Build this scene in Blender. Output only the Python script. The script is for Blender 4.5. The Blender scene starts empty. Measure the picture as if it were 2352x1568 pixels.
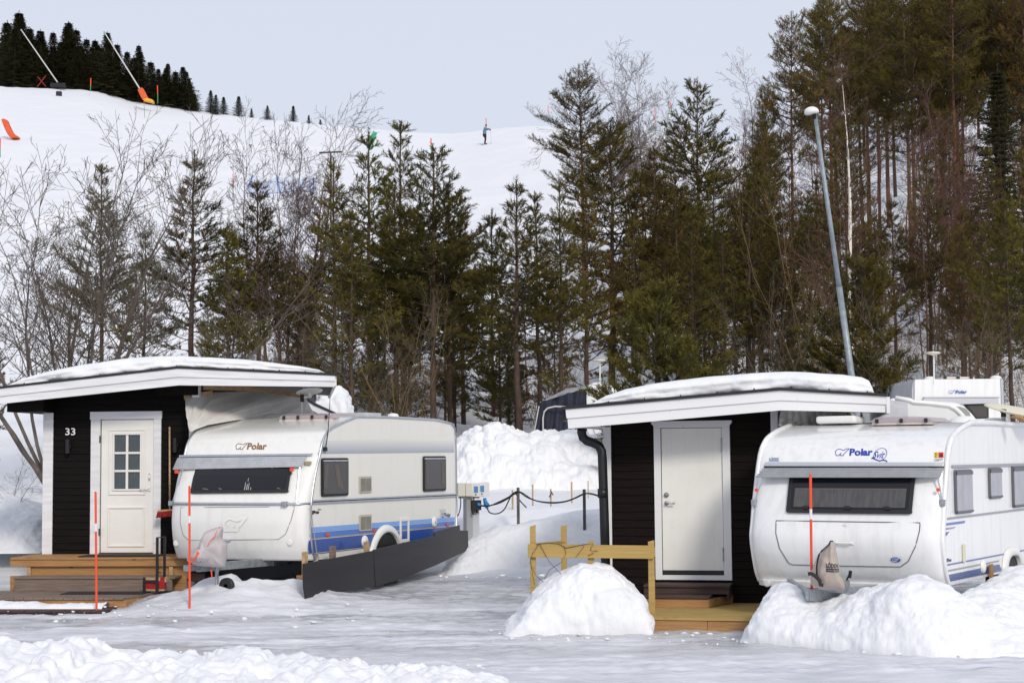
import bpy, math, random
import numpy as np
from mathutils import Vector, Matrix
R = math.radians
C = bpy.context.scene.collection
random.seed(7); np.random.seed(7)

# ---------------------------------------------------------------- camera
FPX, CU, CV, CAMZ = 3900.0, 1176.0, 784.0, 2.1      # focal length in units of a 2352 px wide frame
PITCH, ROLL = math.atan(266/3900.0), -0.008
cam_d = bpy.data.cameras.new('camera'); cam = bpy.data.objects.new('camera', cam_d); C.objects.link(cam)
cam_d.sensor_width = 36; cam_d.lens = 36*FPX/2352; cam_d.clip_start = .5; cam_d.clip_end = 2000
CM = Matrix.Translation((0, 0, CAMZ)) @ Matrix.Rotation(math.pi/2+PITCH, 4, 'X') @ Matrix.Rotation(ROLL, 4, 'Z')
cam.matrix_world = CM
bpy.context.scene.camera = cam
CR = CM.to_3x3(); CO = Vector((0, 0, CAMZ))
cam_d.dof.use_dof = False

# ---------------------------------------------------------------- sky and sun
SUN_EL, SUN_AZ = R(30), R(160)      # azimuth clockwise from +Y: behind the camera, to the right
sc = bpy.context.scene
w = bpy.data.worlds.new('World'); sc.world = w; w.use_nodes = True
nt = w.node_tree; bg = nt.nodes['Background']
sky = nt.nodes.new('ShaderNodeTexSky'); sky.sky_type = 'NISHITA'; sky.sun_disc = False
sky.sun_elevation = SUN_EL; sky.sun_rotation = SUN_AZ; sky.air_density = 1.0; sky.dust_density = 3.0; sky.ozone_density = 1.0
veil = nt.nodes.new('ShaderNodeMixRGB'); veil.inputs[0].default_value = .86
veil.inputs[2].default_value = (7.75, 8.2, 9.4, 1)      # thin even high cloud over the blue
nt.links.new(sky.outputs[0], veil.inputs[1])
nt.links.new(veil.outputs[0], bg.inputs[0]); bg.inputs[1].default_value = .10
sl = bpy.data.lights.new('sun', 'SUN'); sun = bpy.data.objects.new('sun', sl); C.objects.link(sun)
sl.energy = 1.9; sl.angle = R(10); sl.color = (1, .93, .82)
sd = Vector((math.sin(SUN_AZ)*math.cos(SUN_EL), math.cos(SUN_AZ)*math.cos(SUN_EL), math.sin(SUN_EL)))
sun.rotation_euler = sd.to_track_quat('Z', 'Y').to_euler()
sc.view_settings.view_transform = 'Standard'; sc.view_settings.look = 'None'
sc.view_settings.exposure = -0.02; sc.view_settings.gamma = 1; sc.view_settings.use_curve_mapping = False
sc.cycles.max_bounces = 6; sc.cycles.diffuse_bounces = 3; sc.cycles.glossy_bounces = 3; sc.cycles.transparent_max_bounces = 8

def ray(u, v):
    return (CR @ Vector(((u-CU)/FPX, (CV-v)/FPX, -1))).normalized()
def pix(u, v, Y):
    d = ray(u, v); return CO + d*(Y/d.y)
def pixz(u, v, z):
    d = ray(u, v); return CO + d*((z-CAMZ)/d.z)

class Frame:
    """local frame: x to the right along a front, y away from the camera, z up"""
    def __init__(s, o, yaw, tilt=0):
        s.o = Vector(o); s.yaw = yaw
        s.M = Matrix.Translation(s.o) @ Matrix.Rotation(-yaw, 4, 'Z') @ Matrix.Rotation(tilt, 4, 'Y')
        s.I = s.M.inverted(); s.c = s.I @ CO; s.R3 = s.I.to_3x3()
    def _hit(s, u, v, ax, val):
        d = s.R3 @ ray(u, v); return s.c + d*((val-s.c[ax])/d[ax])
    def at(s, u, v, y=0):
        p = s._hit(u, v, 1, y); return p.x, p.z
    def atx(s, u, v, x=0):
        p = s._hit(u, v, 0, x); return p.y, p.z
    def atz(s, u, v, z=0):
        p = s._hit(u, v, 2, z); return p.x, p.y
    def empty(s, name):
        o = bpy.data.objects.new(name, None); C.objects.link(o); o.matrix_world = s.M; return o

# ---------------------------------------------------------------- object helpers
def tag(o, label, cat, group=None, kind=None):
    o['label'] = label; o['category'] = cat
    if group: o['group'] = group
    if kind: o['kind'] = kind
    return o
def empty(name, loc, rz=0, par=None):
    o = bpy.data.objects.new(name, None); C.objects.link(o); o.location = loc; o.rotation_euler = (0, 0, rz)
    if par: o.parent = par
    return o
def from_arrays(name, V, F, mats, parent=None, smooth=False, mi=None):
    me = bpy.data.meshes.new(name)
    V = np.asarray(V, dtype=np.float32)
    if isinstance(F, np.ndarray):
        n, k = F.shape
        me.vertices.add(len(V)); me.vertices.foreach_set('co', V.ravel())
        me.loops.add(n*k); me.loops.foreach_set('vertex_index', F.ravel().astype(np.int32))
        me.polygons.add(n); me.polygons.foreach_set('loop_start', np.arange(0, n*k, k, dtype=np.int32))
        me.update(calc_edges=True)
    else:
        me.from_pydata([tuple(map(float, p)) for p in V], [], F); me.update()
    for m in (mats if isinstance(mats, (list, tuple)) else [mats]): me.materials.append(m)
    if mi is not None: me.polygons.foreach_set('material_index', np.asarray(mi, dtype=np.int32))
    if smooth: me.polygons.foreach_set('use_smooth', np.ones(len(me.polygons), dtype=bool))
    o = bpy.data.objects.new(name, me); C.objects.link(o)
    if parent: o.parent = parent
    return o

class MB:
    def __init__(s): s.V = []; s.F = []; s.m = []; s.cur = 0
    def mat(s, i): s.cur = i; return s
    def add(s, V, F):
        n = len(s.V); s.V += [tuple(p) for p in V]; s.F += [tuple(i+n for i in f) for f in F]; s.m += [s.cur]*len(F); return s
    def box(s, x0, x1, y0, y1, z0, z1):
        V = [(x, y, z) for z in (z0, z1) for y in (y0, y1) for x in (x0, x1)]
        return s.add(V, [(0, 2, 3, 1), (4, 5, 7, 6), (0, 1, 5, 4), (2, 6, 7, 3), (0, 4, 6, 2), (1, 3, 7, 5)])
    def prism(s, pts, y0, y1):
        """polygon of (x,z) between y0 and y1"""
        n = len(pts)
        V = [(x, y0, z) for x, z in pts] + [(x, y1, z) for x, z in pts]
        F = [tuple(range(n)), tuple(range(2*n-1, n-1, -1))] + [(i, i+n, (i+1) % n+n, (i+1) % n) for i in range(n)]
        return s.add(V, F)
    def prismx(s, pts, x0, x1):
        n = len(pts)
        V = [(x0, y, z) for y, z in pts] + [(x1, y, z) for y, z in pts]
        F = [tuple(range(n)), tuple(range(2*n-1, n-1, -1))] + [(i, i+n, (i+1) % n+n, (i+1) % n) for i in range(n)]
        return s.add(V, F)
    def prismz(s, pts, z0, z1):
        n = len(pts)
        V = [(x, y, z0) for x, y in pts] + [(x, y, z1) for x, y in pts]
        F = [tuple(range(n)), tuple(range(2*n-1, n-1, -1))] + [(i, i+n, (i+1) % n+n, (i+1) % n) for i in range(n)]
        return s.add(V, F)
    def bar(s, a, b, w, h, up=(0, 0, 1)):
        a = Vector(a); b = Vector(b); d = (b-a).normalized(); r = d.cross(Vector(up)).normalized(); t = r.cross(d)
        V = []
        for p in (a, b):
            for i, j in ((-1, -1), (1, -1), (1, 1), (-1, 1)): V.append(p+r*(i*w/2)+t*(j*h/2))
        return s.add(V, [(0, 3, 2, 1), (4, 5, 6, 7), (0, 1, 5, 4), (1, 2, 6, 5), (2, 3, 7, 6), (3, 0, 4, 7)])
    def tube(s, pts, r, n=8, closed=False):
        pts = [Vector(p) for p in pts]; k = len(pts); rr = r if isinstance(r, (list, tuple)) else [r]*k
        ref = Vector((.13, .27, .95)); V = []
        for i, p in enumerate(pts):
            a = pts[i-1] if (i > 0 or closed) else p; b = pts[(i+1) % k] if (i < k-1 or closed) else p
            d = (b-a).normalized()
            if abs(d.dot(ref)) > .93: rf = Vector((1, .1, 0))
            else: rf = ref
            x = d.cross(rf).normalized(); y = d.cross(x)
            for j in range(n):
                t = 2*math.pi*j/n; V.append(p+x*(math.cos(t)*rr[i])+y*(math.sin(t)*rr[i]))
        F = []
        for i in range(k if closed else k-1):
            for j in range(n):
                a = i*n+j; b = i*n+(j+1) % n; c = ((i+1) % k)*n
                F.append((a, b, c+(j+1) % n, c+j))
        if not closed: F += [tuple(range(n-1, -1, -1)), tuple((k-1)*n+j for j in range(n))]
        return s.add(V, F)
    def lathe(s, prof, c, n=20, axis='z'):
        V = []; k = len(prof)
        for r, h in prof:
            for j in range(n):
                t = 2*math.pi*j/n; a, b = r*math.cos(t), r*math.sin(t)
                V.append({'z': (a, b, h), 'y': (a, h, b), 'x': (h, a, b)}[axis])
        V = [(x+c[0], y+c[1], z+c[2]) for x, y, z in V]
        F = [(i*n+j, i*n+(j+1) % n, (i+1)*n+(j+1) % n, (i+1)*n+j) for i in range(k-1) for j in range(n)]
        F += [tuple(range(n)), tuple((k-1)*n+j for j in range(n))]
        return s.add(V, F)
    def grid(s, G, wrap=False):
        """G: rows of points"""
        a = len(G); b = len(G[0]); V = [p for r in G for p in r]
        F = [(i*b+j, i*b+(j+1) % b, (i+1)*b+(j+1) % b, (i+1)*b+j) for i in range(a-1) for j in range(b if wrap else b-1)]
        return s.add(V, F)
    def build(s, name, mats, parent=None, bevel=0, smooth=False, solid=0, seg=2):
        o = from_arrays(name, s.V, s.F, mats, parent, smooth, s.m if isinstance(mats, (list, tuple)) else None)
        if solid:
            m = o.modifiers.new('thick', 'SOLIDIFY'); m.thickness = solid; m.offset = 0
        if bevel:
            m = o.modifiers.new('bevel', 'BEVEL'); m.width = bevel; m.segments = seg; m.limit_method = 'ANGLE'; m.angle_limit = R(35)
            if smooth is False and seg > 1: pass
        return o
def fix_normals(o):
    import bmesh
    bm = bmesh.new(); bm.from_mesh(o.data); bmesh.ops.recalc_face_normals(bm, faces=bm.faces); bm.to_mesh(o.data); bm.free(); return o

# ---------------------------------------------------------------- numpy noise
def _h(i, j, k, s=0):
    n = (i*374761393 + j*668265263 + k*2147483647 + s*974634777) & 0xFFFFFFFF
    n = ((n ^ (n >> 13))*1274126177) & 0xFFFFFFFF; n = ((n ^ (n >> 16))*2246822519) & 0xFFFFFFFF
    return ((n ^ (n >> 15)) & 0xFFFFFF)/float(0xFFFFFF)
def vn(x, y, z=0.0, s=0):
    x, y, z = np.broadcast_arrays(np.asarray(x, float), np.asarray(y, float), np.asarray(z, float))
    xi, yi, zi = np.floor(x).astype(np.int64), np.floor(y).astype(np.int64), np.floor(z).astype(np.int64)
    f = lambda t: t*t*t*(t*(t*6-15)+10)
    fx, fy, fz = f(x-xi), f(y-yi), f(z-zi); r = 0
    for a in (0, 1):
        for b in (0, 1):
            for c in (0, 1):
                r = r + _h(xi+a, yi+b, zi+c, s)*(fx if a else 1-fx)*(fy if b else 1-fy)*(fz if c else 1-fz)
    return r*2-1
def fbm(x, y, z=0.0, o=4, s=0, g=.5):
    r = 0; a = 1; q = 1
    for k in range(o): r = r + a*vn(x*q, y*q, z*q, s+k*17); a *= g; q *= 2.03
    return r
def worley(x, y, z, s=0):
    xi, yi, zi = np.floor(x).astype(np.int64), np.floor(y).astype(np.int64), np.floor(z).astype(np.int64)
    best = np.full(x.shape, 9.0)
    for a in (-1, 0, 1):
        for b in (-1, 0, 1):
            for c in (-1, 0, 1):
                i, j, k = xi+a, yi+b, zi+c
                d = (i+_h(i, j, k, s)-x)**2+(j+_h(i, j, k, s+1)-y)**2+(k+_h(i, j, k, s+2)-z)**2
                best = np.minimum(best, d)
    return np.sqrt(best)
def sstep(a, b, x): t = np.clip((x-a)/(b-a), 0, 1); return t*t*(3-2*t)

# ---------------------------------------------------------------- materials
def M_(name, col, rough=.6, metal=0, var=0, vscale=3, bump=0, bscale=40, stretch=(1, 1, 1), col2=None, lo=.4, hi=.6, rnd=0, spec=None, coat=0, vobj=False):
    m = bpy.data.materials.new(name); m.use_nodes = True; n = m.node_tree; N = n.nodes; L = n.links
    b = N['Principled BSDF']; b.inputs['Base Color'].default_value = (*col, 1); b.inputs['Roughness'].default_value = rough
    b.inputs['Metallic'].default_value = metal
    if spec is not None: b.inputs['Specular IOR Level'].default_value = spec
    if coat: b.inputs['Coat Weight'].default_value = coat; b.inputs['Coat Roughness'].default_value = .08
    tc = N.new('ShaderNodeTexCoord'); mp = N.new('ShaderNodeMapping'); mp.inputs['Scale'].default_value = stretch
    L.new(tc.outputs['Object'], mp.inputs[0])
    out = None
    if col2 is not None or var:
        if col2 is None: col2 = tuple(c*(1-var) for c in col)
        ns = N.new('ShaderNodeTexNoise'); ns.inputs['Scale'].default_value = vscale; ns.inputs['Detail'].default_value = 6; ns.inputs['Roughness'].default_value = .62
        L.new(mp.outputs[0], ns.inputs[0])
        rp = N.new('ShaderNodeValToRGB'); rp.color_ramp.elements[0].position = lo; rp.color_ramp.elements[1].position = hi
        rp.color_ramp.elements[0].color = (*col, 1); rp.color_ramp.elements[1].color = (*col2, 1)
        L.new(ns.outputs[0], rp.inputs[0]); out = rp.outputs[0]; L.new(out, b.inputs['Base Color'])
    if rnd:
        oi = N.new('ShaderNodeObjectInfo'); hs = N.new('ShaderNodeHueSaturation')
        mr = N.new('ShaderNodeMapRange'); mr.inputs[3].default_value = 1-rnd; mr.inputs[4].default_value = 1+rnd
        L.new(oi.outputs['Random'], mr.inputs[0]); L.new(mr.outputs[0], hs.inputs['Value'])
        mr2 = N.new('ShaderNodeMapRange'); mr2.inputs[3].default_value = .485; mr2.inputs[4].default_value = .52
        ml = N.new('ShaderNodeMath'); ml.operation = 'MULTIPLY'; ml.inputs[1].default_value = 7.31; fr = N.new('ShaderNodeMath'); fr.operation = 'FRACT'
        L.new(oi.outputs['Random'], ml.inputs[0]); L.new(ml.outputs[0], fr.inputs[0]); L.new(fr.outputs[0], mr2.inputs[0]); L.new(mr2.outputs[0], hs.inputs['Hue'])
        if out: L.new(out, hs.inputs['Color'])
        else: hs.inputs['Color'].default_value = (*col, 1)
        L.new(hs.outputs[0], b.inputs['Base Color'])
    if bump:
        nb = N.new('ShaderNodeTexNoise'); nb.inputs['Scale'].default_value = bscale; nb.inputs['Detail'].default_value = 5
        L.new(mp.outputs[0], nb.inputs[0]); bp = N.new('ShaderNodeBump'); bp.inputs['Strength'].default_value = min(bump, 1); bp.inputs['Distance'].default_value = .02
        L.new(nb.outputs[0], bp.inputs['Height']); L.new(bp.outputs[0], b.inputs['Normal'])
    return m
def glass_(name, tint=(.012, .013, .017), rough=.05):
    m = M_(name, tint, rough, spec=.35, coat=.0); return m
def clear_(name, alpha=.25, tint=(.75, .72, .72)):
    m = M_(name, tint, .1); b = m.node_tree.nodes['Principled BSDF']; b.inputs['Alpha'].default_value = alpha; return m

SNOW = M_('snow', (.745, .76, .79), .65, var=.0, bump=.55, bscale=11, col2=(.80, .81, .835), vscale=1.5, spec=.25)
SNOWD = M_('plough_snow', (.79, .80, .825), .7, bump=.6, bscale=14, col2=(.68, .67, .66), vscale=1.3, lo=.64, hi=.84, spec=.2)
WHITEP = M_('white_paint', (.76, .76, .78), .55, col2=(.66, .66, .68), vscale=2.5, stretch=(.6, 3, 6), bump=.1, bscale=30)
WORNP = M_('worn_white_paint', (.76, .76, .77), .6, col2=(.40, .37, .34), vscale=9, stretch=(1, 1, .35), lo=.68, hi=.78, bump=.12, bscale=30)
DOORW = M_('door_paint', (.80, .785, .75), .45, var=.05, vscale=2)
DOORW2 = M_('plank_door_paint', (.81, .80, .76), .5, var=.06, vscale=1.6)
BLACKW = M_('dark_stained_boards', (.0045, .0038, .0038), .7, col2=(.010, .0075, .0065), vscale=5, stretch=(.5, 1, 9), lo=.4, hi=.75, bump=.35, bscale=22, spec=.12)
BROWNW = M_('dark_brown_stained_boards', (.0065, .004, .0034), .7, col2=(.014, .008, .0065), vscale=5, stretch=(.5, 1, 9), lo=.4, hi=.75, bump=.35, bscale=22, spec=.12)
ROOFB = M_('black_roof_felt', (.012, .013, .016), .5, var=.3, vscale=4)
def woodmat(name, a, b_, sx=.5, knots=True):
    m = M_(name, a, .7, col2=b_, vscale=6, stretch=(sx, 3, 12), lo=.35, hi=.68, bump=.25, bscale=18)
    if knots:
        N = m.node_tree.nodes; L = m.node_tree.links; b = N['Principled BSDF']
        src = b.inputs['Base Color'].links[0].from_socket
        v = N.new('ShaderNodeTexVoronoi'); v.inputs['Scale'].default_value = 3.2
        mp = N.new('ShaderNodeMapping'); mp.inputs['Scale'].default_value = (.8, 1, 2.6); tc = N.new('ShaderNodeTexCoord')
        L.new(tc.outputs['Object'], mp.inputs[0]); L.new(mp.outputs[0], v.inputs['Vector'])
        rp = N.new('ShaderNodeValToRGB'); rp.color_ramp.elements[0].position = .05; rp.color_ramp.elements[1].position = .13
        rp.color_ramp.elements[0].color = (a[0]*.4, a[1]*.33, a[2]*.3, 1); rp.color_ramp.elements[1].color = (1, 1, 1, 1)
        mx = N.new('ShaderNodeMixRGB'); mx.blend_type = 'MULTIPLY'; mx.inputs[0].default_value = .8
        L.new(v.outputs['Distance'], rp.inputs[0]); L.new(src, mx.inputs[1]); L.new(rp.outputs[0], mx.inputs[2]); L.new(mx.outputs[0], b.inputs['Base Color'])
    return m
WOODN = woodmat('new_pine_boards', (.42, .23, .09), (.30, .15, .055))
WOODG = woodmat('weathered_boards', (.23, .17, .135), (.12, .085, .07))
WOODY = woodmat('treated_pine', (.44, .30, .09), (.34, .22, .07), .4)
WOODR = woodmat('dark_red_brown_boards', (.075, .04, .032), (.035, .02, .018))
WOODP = M_('pale_batten', (.52, .34, .18), .7, var=.35, vscale=9, stretch=(.6, 2, 3))
POSTG = M_('grey_post_wood', (.13, .12, .12), .8, var=.5, vscale=8, stretch=(4, 4, .5))
PLYB = M_('black_film_plywood', (.020, .018, .021), .42, var=.35, vscale=2.2, stretch=(1, .25, 3), bump=.06, bscale=5)
MAT_ = M_('black_mat', (.012, .012, .013), .9, bump=.5, bscale=90)
VANW = M_('caravan_cream_white', (.80, .785, .725), .28, col2=(.73, .705, .64), vscale=2.5, stretch=(2, 2, .4), lo=.5, hi=.85, coat=.3)
VANG = M_('caravan_front_white', (.79, .785, .755), .22, col2=(.70, .685, .65), vscale=3, stretch=(3, 3, .3), lo=.5, hi=.85, coat=.4)
VANB = M_('caravan_bright_white', (.80, .805, .805), .22, col2=(.66, .655, .635), vscale=3, stretch=(3, 3, .3), lo=.48, hi=.85, coat=.4)
ALU = M_('brushed_aluminium', (.58, .60, .64), .32, .85, var=.12, vscale=6)
GALV = M_('galvanised_steel', (.42, .45, .47), .45, .7, col2=(.30, .33, .35), vscale=14)
PLASW = M_('white_plastic', (.78, .78, .76), .4)
BEIGE = M_('beige_plastic', (.50, .48, .40), .55, var=.08)
RUB = M_('black_rubber', (.012, .012, .013), .55)
BLKM = M_('black_metal', (.014, .015, .018), .4, .3)
GLASS = glass_('dark_window_glass'); GLASS2 = glass_('side_window_glass', (.045, .046, .05), .06)
FROST = M_('ribbed_obscure_glass', (.075, .095, .105), .35, col2=(.055, .07, .08), vscale=30, stretch=(6, 1, .3), spec=.5)
CURT = M_('curtain_cloth', (.15, .135, .12), .9, var=.25, vscale=6, stretch=(8, 8, .3))
ORNG = M_('orange_red_plastic', (.80, .075, .02), .4); REFL = M_('white_reflective_tape', (.75, .75, .78), .3)
REDB = M_('red_bristles', (.42, .012, .01), .75, var=.5, vscale=50)
TARP = M_('grey_tarpaulin', (.70, .68, .65), .65, col2=(.62, .60, .57), vscale=2.4, bump=.25, bscale=6)
COVL = M_('lilac_grey_cover', (.49, .45, .46), .7, var=.15, vscale=3, bump=.2, bscale=14)
COVT = M_('taupe_cover', (.42, .35, .31), .6, col2=(.36, .37, .26), vscale=3, lo=.55, hi=.75, bump=.2, bscale=14)
NAVY = M_('navy_awning_cloth', (.018, .022, .045), .7, var=.3, vscale=2, bump=.25, bscale=5)
LTCL = M_('pale_grey_cloth', (.50, .51, .54), .7, var=.1)
CONC = M_('light_concrete_block', (.22, .22, .23), .95, var=.4, vscale=40, bump=.8, bscale=60)
PLB = M_('plug_blue', (.02, .22, .52), .4)
# ---------------------------------------------------------------- terrain
RIDGE = [(-900, 200), (-300, 180), (0, 190), (130, 195), (220, 201), (300, 226), (450, 247), (580, 264), (800, 287), (1000, 301), (1075, 300), (1110, 291), (1250, 281),
         (1450, 292), (1700, 330), (2000, 325), (2240, 262), (2400, 245), (3300, 200)]
_ru = np.arange(-1400, 3800, 10.); _rv = np.interp(_ru, [a for a, b in RIDGE], [b for a, b in RIDGE])
_k = np.exp(-np.linspace(-2, 2, 17)**2); _rv = np.convolve(np.pad(_rv, 8, mode='edge'), _k/_k.sum(), 'valid')
def _hv(u): return 1050-.008*(u-1176)         # picture height of the level horizon at u
def hill(X, Y):
    """height of the snowy ground"""
    X = np.asarray(X, float); Y = np.asarray(Y, float)
    Yc = np.maximum(Y, 8.0); u = X/Yc*FPX+CU
    rv = np.interp(u, _ru, _rv)
    Yr = 165+8*np.sin(u/500.)
    zr = (_hv(u)-rv)*Yr/FPX+CAMZ
    t = (Y-58)/(Yr-58)
    tt = np.clip(t, 0, 1)
    zh = 3.4+(zr-3.4)*np.where(tt < 1, tt**1.02, 1)
    crest = zr-.04*(Y-Yr)-.0012*(Y-Yr)**2
    zh = np.where(t > 1, np.maximum(crest, zr-25), zh)
    # ---- camp site
    s1 = sstep(28.3, 30.8, Y+.25*np.sin(X*.9))
    z0 = .02+.14*sstep(20, 26, Y)+.75*s1+(.5*sstep(30, 42, Y))
    z0 = z0+1.95*sstep(40, 58, Y)
    z = np.where(Y < 58, z0, 0)+np.where(Y >= 58, zh, 0)
    k = sstep(54, 62, Y)
    z = np.where((Y > 54) & (Y < 62), z0*(1-k)+k*zh, z)
    n = fbm(X*.12, Y*.12, 0, 4, 3)*.35*sstep(28, 50, Y)*(1+sstep(60, 100, Y)*.8)
    n = n*(1-.9*sstep(105, 140, Y))
    return z+n
def gz(x, y): return float(hill(np.array([x]), np.array([y]))[0])
def build_ground():
    ys = np.concatenate([np.linspace(-25, 12, 20, endpoint=False), np.linspace(12, 16.5, 40, endpoint=False), np.linspace(16.5, 27, 270, endpoint=False),
                         np.linspace(27, 46, 170, endpoint=False), np.linspace(46, 100, 120, endpoint=False), np.linspace(100, 178, 130, endpoint=False), np.linspace(178, 330, 40)])
    t = np.linspace(-1, 1, 461); t = np.sign(t)*(.62*np.abs(t)+.38*np.abs(t)**3)
    Yg, T = np.meshgrid(ys, t, indexing='ij')
    Xg = T*(10+.62*np.maximum(Yg, 0))
    Z = hill(Xg, Yg)
    near = 1-sstep(30, 45, Yg)
    rut = fbm(Xg*.8, Yg*1.6, 0, 4, 5)
    tr = sum(np.exp(-((Yg-c_-k_*Xg-.15*np.sin(Xg*.4+c_))/.11)**2) for c_, k_ in ((20.4, .10), (22.0, .10), (18.1, -.03), (19.6, -.03), (24.6, .32), (26.2, .32)))
    Z = Z+near*(.012*rut+.016*fbm(Xg*5, Yg*9, 0, 4, 9)-.018*tr*(.6+.4*vn(Xg*3, Yg*3, 0, 8)))+(1-near)*.05*fbm(Xg*.9, Yg*.9, 0, 3, 11)
    # lumpy snow in front of the left caravan and at the snow edge behind the yard
    b = np.exp(-((Xg+3.75)/1.15)**2-((Yg-23.9)/.65)**2)
    Z = Z+b*.34*(1+.25*fbm(Xg*3, Yg*3, 0, 3, 21))
    Z = Z-.075*sstep(4.9, 5.6, -Xg)*sstep(22.0, 23.0, Yg)*(1-sstep(27, 28, Yg))
    # sloping heap beside the dark boards and under the power post
    b = np.exp(-((Xg-.5)/1.9)**2-((Yg-30.2)/2.0)**2); Z = Z+b*.30
    # ploughed piste steps high on the slope
    u = Xg/np.maximum(Yg, 8)*FPX+CU
    Z = Z+.35*np.exp(-((Yg-150-2.5*np.sin(u/90))/1.2)**2)*sstep(1150, 1230, u)*(1-sstep(1500, 1700, u))*(1+.6*fbm(Xg*.9, Yg*.9, 0, 3, 31))
    Z = Z+.5*np.exp(-((Yg-142-(u-500)*.035)/1.4)**2)*sstep(470, 520, u)*(1-sstep(640, 800, u))
    V = np.stack([Xg, Yg, Z], -1).reshape(-1, 3)
    a, b_ = Yg.shape; i = np.arange(a-1)[:, None]*b_+np.arange(b_-1)[None, :]
    F = np.stack([i, i+1, i+b_+1, i+b_], -1).reshape(-1, 4)
    m = bpy.data.materials.new('packed_snow_and_ice'); m.use_nodes = True; n = m.node_tree; N = n.nodes; L = n.links; p = N['Principled BSDF']
    geo = N.new('ShaderNodeNewGeometry'); sep = N.new('ShaderNodeSeparateXYZ'); L.new(geo.outputs['Position'], sep.inputs[0])
    def noise(scale, st, det=6, rough=.6, loc=(0, 0, 0)):
        mp = N.new('ShaderNodeMapping'); mp.inputs['Scale'].default_value = st; mp.inputs['Location'].default_value = loc
        ns = N.new('ShaderNodeTexNoise'); ns.inputs['Scale'].default_value = scale; ns.inputs['Detail'].default_value = det; ns.inputs['Roughness'].default_value = rough
        L.new(geo.outputs['Position'], mp.inputs[0]); L.new(mp.outputs[0], ns.inputs[0]); return ns.outputs[0]
    def mr(s, a_, b2, c=0., d=1.):
        q = N.new('ShaderNodeMapRange'); q.inputs[1].default_value = a_; q.inputs[2].default_value = b2; q.inputs[3].default_value = c; q.inputs[4].default_value = d; L.new(s, q.inputs[0]); return q.outputs[0]
    def mul(a_, b2, op='MULTIPLY'):
        q = N.new('ShaderNodeMath'); q.operation = op; q.use_clamp = op != 'MULTIPLY'
        for i_, s in enumerate((a_, b2)):
            if isinstance(s, (int, float)): q.inputs[i_].default_value = s
            else: L.new(s, q.inputs[i_])
        return q.outputs[0]
    def mix(f, c1, c2):
        q = N.new('ShaderNodeMixRGB'); L.new(f, q.inputs[0])
        for i_, s in ((1, c1), (2, c2)):
            if isinstance(s, tuple): q.inputs[i_].default_value = (*s, 1)
            else: L.new(s, q.inputs[i_])
        return q.outputs[0]
    icezone = mul(mul(mr(sep.outputs['Y'], 17.2, 19.0), mr(sep.outputs['Y'], 27.0, 28.2, 1, 0)), mr(sep.outputs['Z'], .22, .42, 1, 0))
    ice = mul(icezone, mr(noise(1.0, (.16, .85, 1), 10, .70), .43, .53))
    yard = mix(mr(noise(4, (.22, 1, 1), 9, .7), .38, .62), (.52, .53, .575), (.74, .75, .79))
    iceC = mix(noise(3.2, (.35, 1.2, 1), 8, .7), (.36, .37, .395), (.58, .59, .63))
    nearm = mul(mr(sep.outputs['Y'], 27.2, 28.6, 1, 0), mr(sep.outputs['Z'], .25, .5, 1, 0))
    base = mix(nearm, (.75, .765, .80), yard)
    c = mix(ice, base, iceC)
    dirt = mul(mul(mr(noise(1.7, (.6, 1, 1), 10, .75, (3.3, 1.2, 0)), .60, .72), icezone), mr(sep.outputs['Y'], 22.2, 25, 0, .75))
    c = mix(dirt, c, (.26, .21, .17))
    L.new(c, p.inputs['Base Color'])
    rg = N.new('ShaderNodeMapRange'); L.new(ice, rg.inputs[0]); rg.inputs[3].default_value = .62; rg.inputs[4].default_value = .16; L.new(rg.outputs[0], p.inputs['Roughness'])
    bp = N.new('ShaderNodeBump'); bp.inputs['Distance'].default_value = .03; bp.inputs['Strength'].default_value = .45
    L.new(noise(7, (.6, 1, 1), 8, .65), bp.inputs['Height']); L.new(bp.outputs[0], p.inputs['Normal'])
    p.inputs['Specular IOR Level'].default_value = .35
    o = from_arrays('ground', V, F, m, smooth=True); o['kind'] = 'structure'
    return o
build_ground()

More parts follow.
